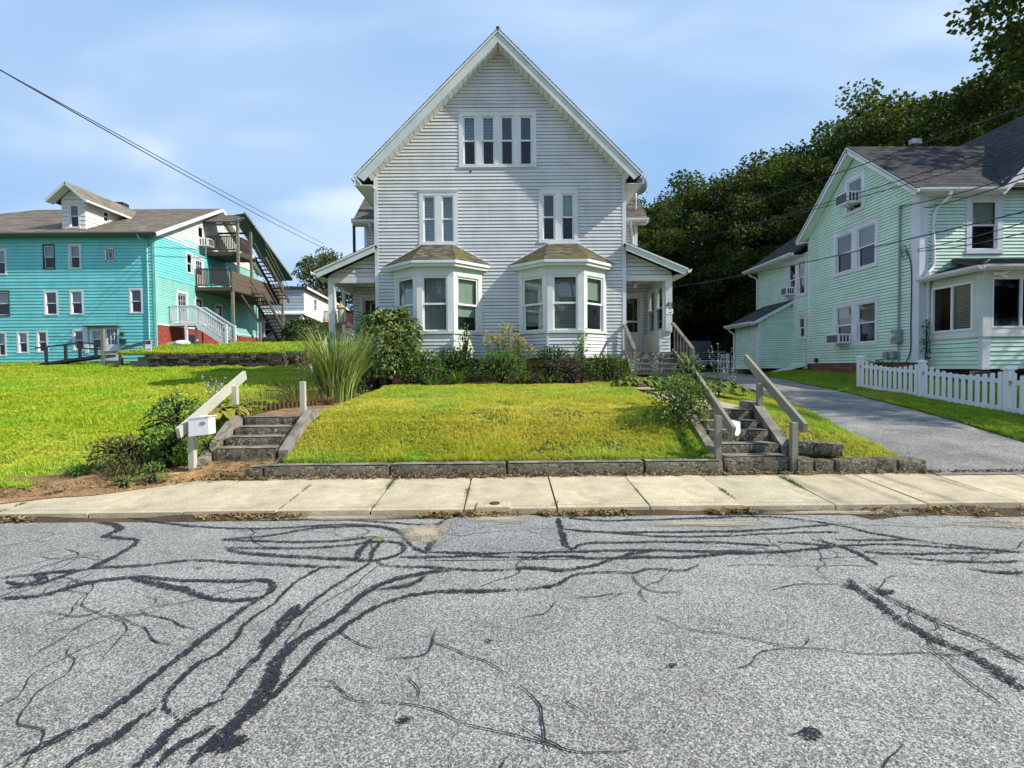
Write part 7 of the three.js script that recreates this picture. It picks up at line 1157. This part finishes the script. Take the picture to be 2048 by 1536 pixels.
turf('bank_grass', 'yellow green grass between the steps and the driveway', 15000, (r) => { const x = lerp(4.15, 7.4, r()), Z = lerp(7.9, 15, r()); if (x > driveL(Z) - 0.04 || onPath(x, Z)) return null; return [x, groundY(x, Z), -Z]; }, 0.055, 0.006, YEL, 72);
turf('side_lawn_grass', 'bright green grass of the wide side lawn', 95000, (r) => { const Z = 6.7 + 24 * Math.pow(r(), 1.7), x = lerp(-0.98 * Z - 1.5, -3.4, r()); const e = prof([[-16, 7.0], [-6.2, 7.1], [-5.2, 7.75], [-4.3, 8.1]], x); if (Z < e || onPath(x, Z) || (x > -5.6 && Z > 14.6) || (Z < 8.1 && x > -6.2)) return null; return [x, Math.max(groundY(x, Z), Z < 7.62 ? 0.15 : 0), -Z]; }, 0.075, 0.010, LEFTG, 73);
turf('far_lawn_grass', 'grass along the foot of the dry stone wall and the turquoise house', 26000, (r) => { const Z = lerp(26, 33, r()), x = lerp(-34, -6, r()); if (x > -20.7 && Z > 29) return null; return [x, groundY(x, Z), -Z]; }, 0.12, 0.02, LEFTG, 74);
turf('terrace_grass', 'grass of the upper lawn behind the dry stone wall', 22000, (r) => { const Z = 29.3 + 17 * Math.pow(r(), 1.6), x = lerp(-20.6, -6.5, r()); if (Z > 33.8 && x < -17.2) return null; return [x, terraceY(x, Z), -Z]; }, 0.13, 0.022, LEFTG, 75);
turf('driveway_lawn_grass', 'green grass beside the driveway and picket fence', 42000, (r) => { const Z = lerp(8, 27, Math.pow(r(), 1.2)), x = lerp(8.5, 14.8, r()); if (x < driveR(Z) + 0.03 || x > 12.9 && Z > 15.1) return null; return [x, groundY(x, Z), -Z]; }, 0.075, 0.009, SIDEG, 76);
// ---------------------------------------------------------------- fallen leaves and litter
{
  const r = rng(81), L = new Leaves(); for (let k = 0; k < 3; k++) { const d = V(Math.cos(k * 2.1), 0.15, Math.sin(k * 2.1)).normalize(); L.card(V(0, 0, 0), d, V(-d.z, 0, d.x), 0.035, 0.022, [1, 1, 1]); }
  const g = fuse(L.geo()), n = 5200, m = new THREE.InstancedMesh(g, mat([1, 1, 1], 0.9), n), d = new THREE.Object3D(), c = new THREE.Color(); let k = 0;
  while (k < n) {
    let x, y, z; const q = r();
    if (q < 0.62) { x = lerp(-9, 10, r()); const den = fbm3(x * 1.6, 3, 4, 3) + (x > 4 ? 0.08 : 0); if (r() > step01(0.42, 0.62, den)) continue; z = -6.2 + Math.abs(r() + r() - 1) * 0.17 * (x > 4 ? 2.3 : 1); y = 0.012 + r() * 0.03; }
    else if (q < 0.8) { x = lerp(-7.5, -3.4, r()); z = -lerp(6.7, 8, r()); if (-z < prof([[-8, 6.6], [-6.2, 6.6], [-5.2, 7.05], [-4.6, 7.3], [-3.3, 7.6]], x)) continue; y = (-z < 7.6 ? 0.19 : Math.max(0.2, groundY(x, -z) + 0.03)); }
    else { x = lerp(-6, 9, r()); z = -7.62 + (r() + r() - 1) * 0.09; y = 0.165; }
    d.position.set(x, y, z); d.rotation.set((r() - 0.5) * 1.2, r() * 6.28, (r() - 0.5) * 1.2); const s = 0.5 + r(); d.scale.set(s, s, s); d.updateMatrix(); m.setMatrixAt(k, d.matrix); const b = [[0.20, 0.115, 0.045], [0.28, 0.19, 0.08], [0.13, 0.08, 0.035], [0.24, 0.20, 0.06]][Math.floor(r() * 4)]; c.setRGB(...b); m.setColorAt(k, c); k++;
  }
  m.name = 'fallen_leaves'; m.userData = { kind: 'stuff', label: 'dry brown leaves drifted along the kerb and the dirt verge', category: 'leaf litter' }; m.castShadow = m.receiveShadow = true; scene.add(m);
  const P = []; const xs = seq([-9, 10, 0.1]); const top = (x) => 0.05 * step01(0.35, 0.7, fbm3(x * 1.4, 1, 2, 3)) * (x > 3.8 ? 1.2 : 0.8) + 0.004, dep = (x) => 6.2 - (0.05 + 0.12 * fbm3(x * 1.1, 6, 3, 3)) * (x > 3.8 ? 2.6 : 1.2);
  for (let i = 0; i + 1 < xs.length; i++) { const a = xs[i], b = xs[i + 1]; P.push(a, 0.004, -dep(a), b, 0.004, -dep(b), b, top(b), -6.209, a, 0.004, -dep(a), b, top(b), -6.209, a, top(a), -6.209); }
  const q = new THREE.BufferGeometry(); q.setAttribute('position', new THREE.BufferAttribute(new Float32Array(P), 3)); q.computeVertexNormals(); struct('gutter_dirt', q, M.soil, 'dark dirt collected in the gutter below the kerb');
  const lf = new Leaves(); for (let k = 0; k < 5; k++) { const a = -1.2 + k * 0.6, d = V(Math.sin(a), 0.25, -Math.cos(a)).normalize(); lf.leaf(V(-1.25, 0.03, -5.25), d, V(d.z, 0, -d.x).normalize(), 0.07, 0.045, [0.22, 0.26, 0.05]); } single('maple_leaf', 'fresh yellow green maple leaf lying on the asphalt', 'leaf', lf.geo(), M.leaf);
}
// weeds in the sidewalk joints
turf('joint_weeds', 'short weeds growing from the sidewalk joints', 900, (r) => { const k = Math.floor(lerp(-7, 8, r())), x = -0.508 + k * 1.062 + (r() - 0.5) * 0.03, Z = lerp(6.3, 7.6, r()); if (fbm3(k * 3.3, Z * 2.5, 1, 2) < 0.55) return null; return [x, lerp(0.06, 0.13, (Z - 6.3) / 1.3), -Z]; }, 0.035, 0.006, [[0.20, 0.20, 0.05], [0.14, 0.17, 0.03]], 91);
// ================================================================ overhead wires
function wire(label, a, b, sag, r, grp) { const pts = []; for (let k = 0; k <= 12; k++) { const t = k / 12; pts.push([lerp(a[0], b[0], t), lerp(a[1], b[1], t) - sag * 4 * t * (1 - t), lerp(a[2], b[2], t)]); } return single('utility_wire', label, 'wire', tube(pts, r, 5, 40), M.wire, grp); }
wire('paired overhead wire crossing the sky to the house with the red deck', [-14.15, 10.09, -6.25], [-19.476, 14.64, -60], 0.35, 0.022, 'paired wires over the side lawn');
wire('paired overhead wire crossing the sky to the house with the red deck', [-14.33, 9.96, -6.5], [-19.68, 15.231, -60], 0.2, 0.018, 'paired wires over the side lawn');
wire('thin dark service wire slung past the mint house', [11.45, 6.34, -4.2], [10.538, 11.091, -38], 0.3, 0.016, 'service wires slung past the mint house');
wire('thin dark service wire slung past the mint house', [11.47, 5.79, -4.25], [12.579, 10.643, -40], 0.3, 0.016, 'service wires slung past the mint house');
wire('thin dark service wire slung past the mint house', [11.72, 5.46, -3.95], [11.778, 10.728, -41], 0.3, 0.014, 'service wires slung past the mint house');
wire('thin dark service wire slung past the mint house', [11.22, 4.64, -5.35], [9.483, 6.23, -32], 0.25, 0.016, 'service wires slung past the mint house');
wire('service wire ending at the pipe head on the mint wall', [10.77, 5.58, -10.2], [12.954, 6.824, -18.0], 0.1, 0.016);
wire('service wire ending above the porch of the mint house', [10.75, 5.53, -10.44], [13.038, 6.529, -17.2], 0.1, 0.016);
wire('upper telephone wire ending at the corner of the mint house', [10.76, 4.62, -10.29], [13.079, 5.334, -17.7], 0.08, 0.013);
wire('lower telephone wire ending at the corner of the mint house', [10.76, 4.38, -10.29], [13.08, 5.286, -17.7], 0.12, 0.013);
renderer.render(scene, camera);
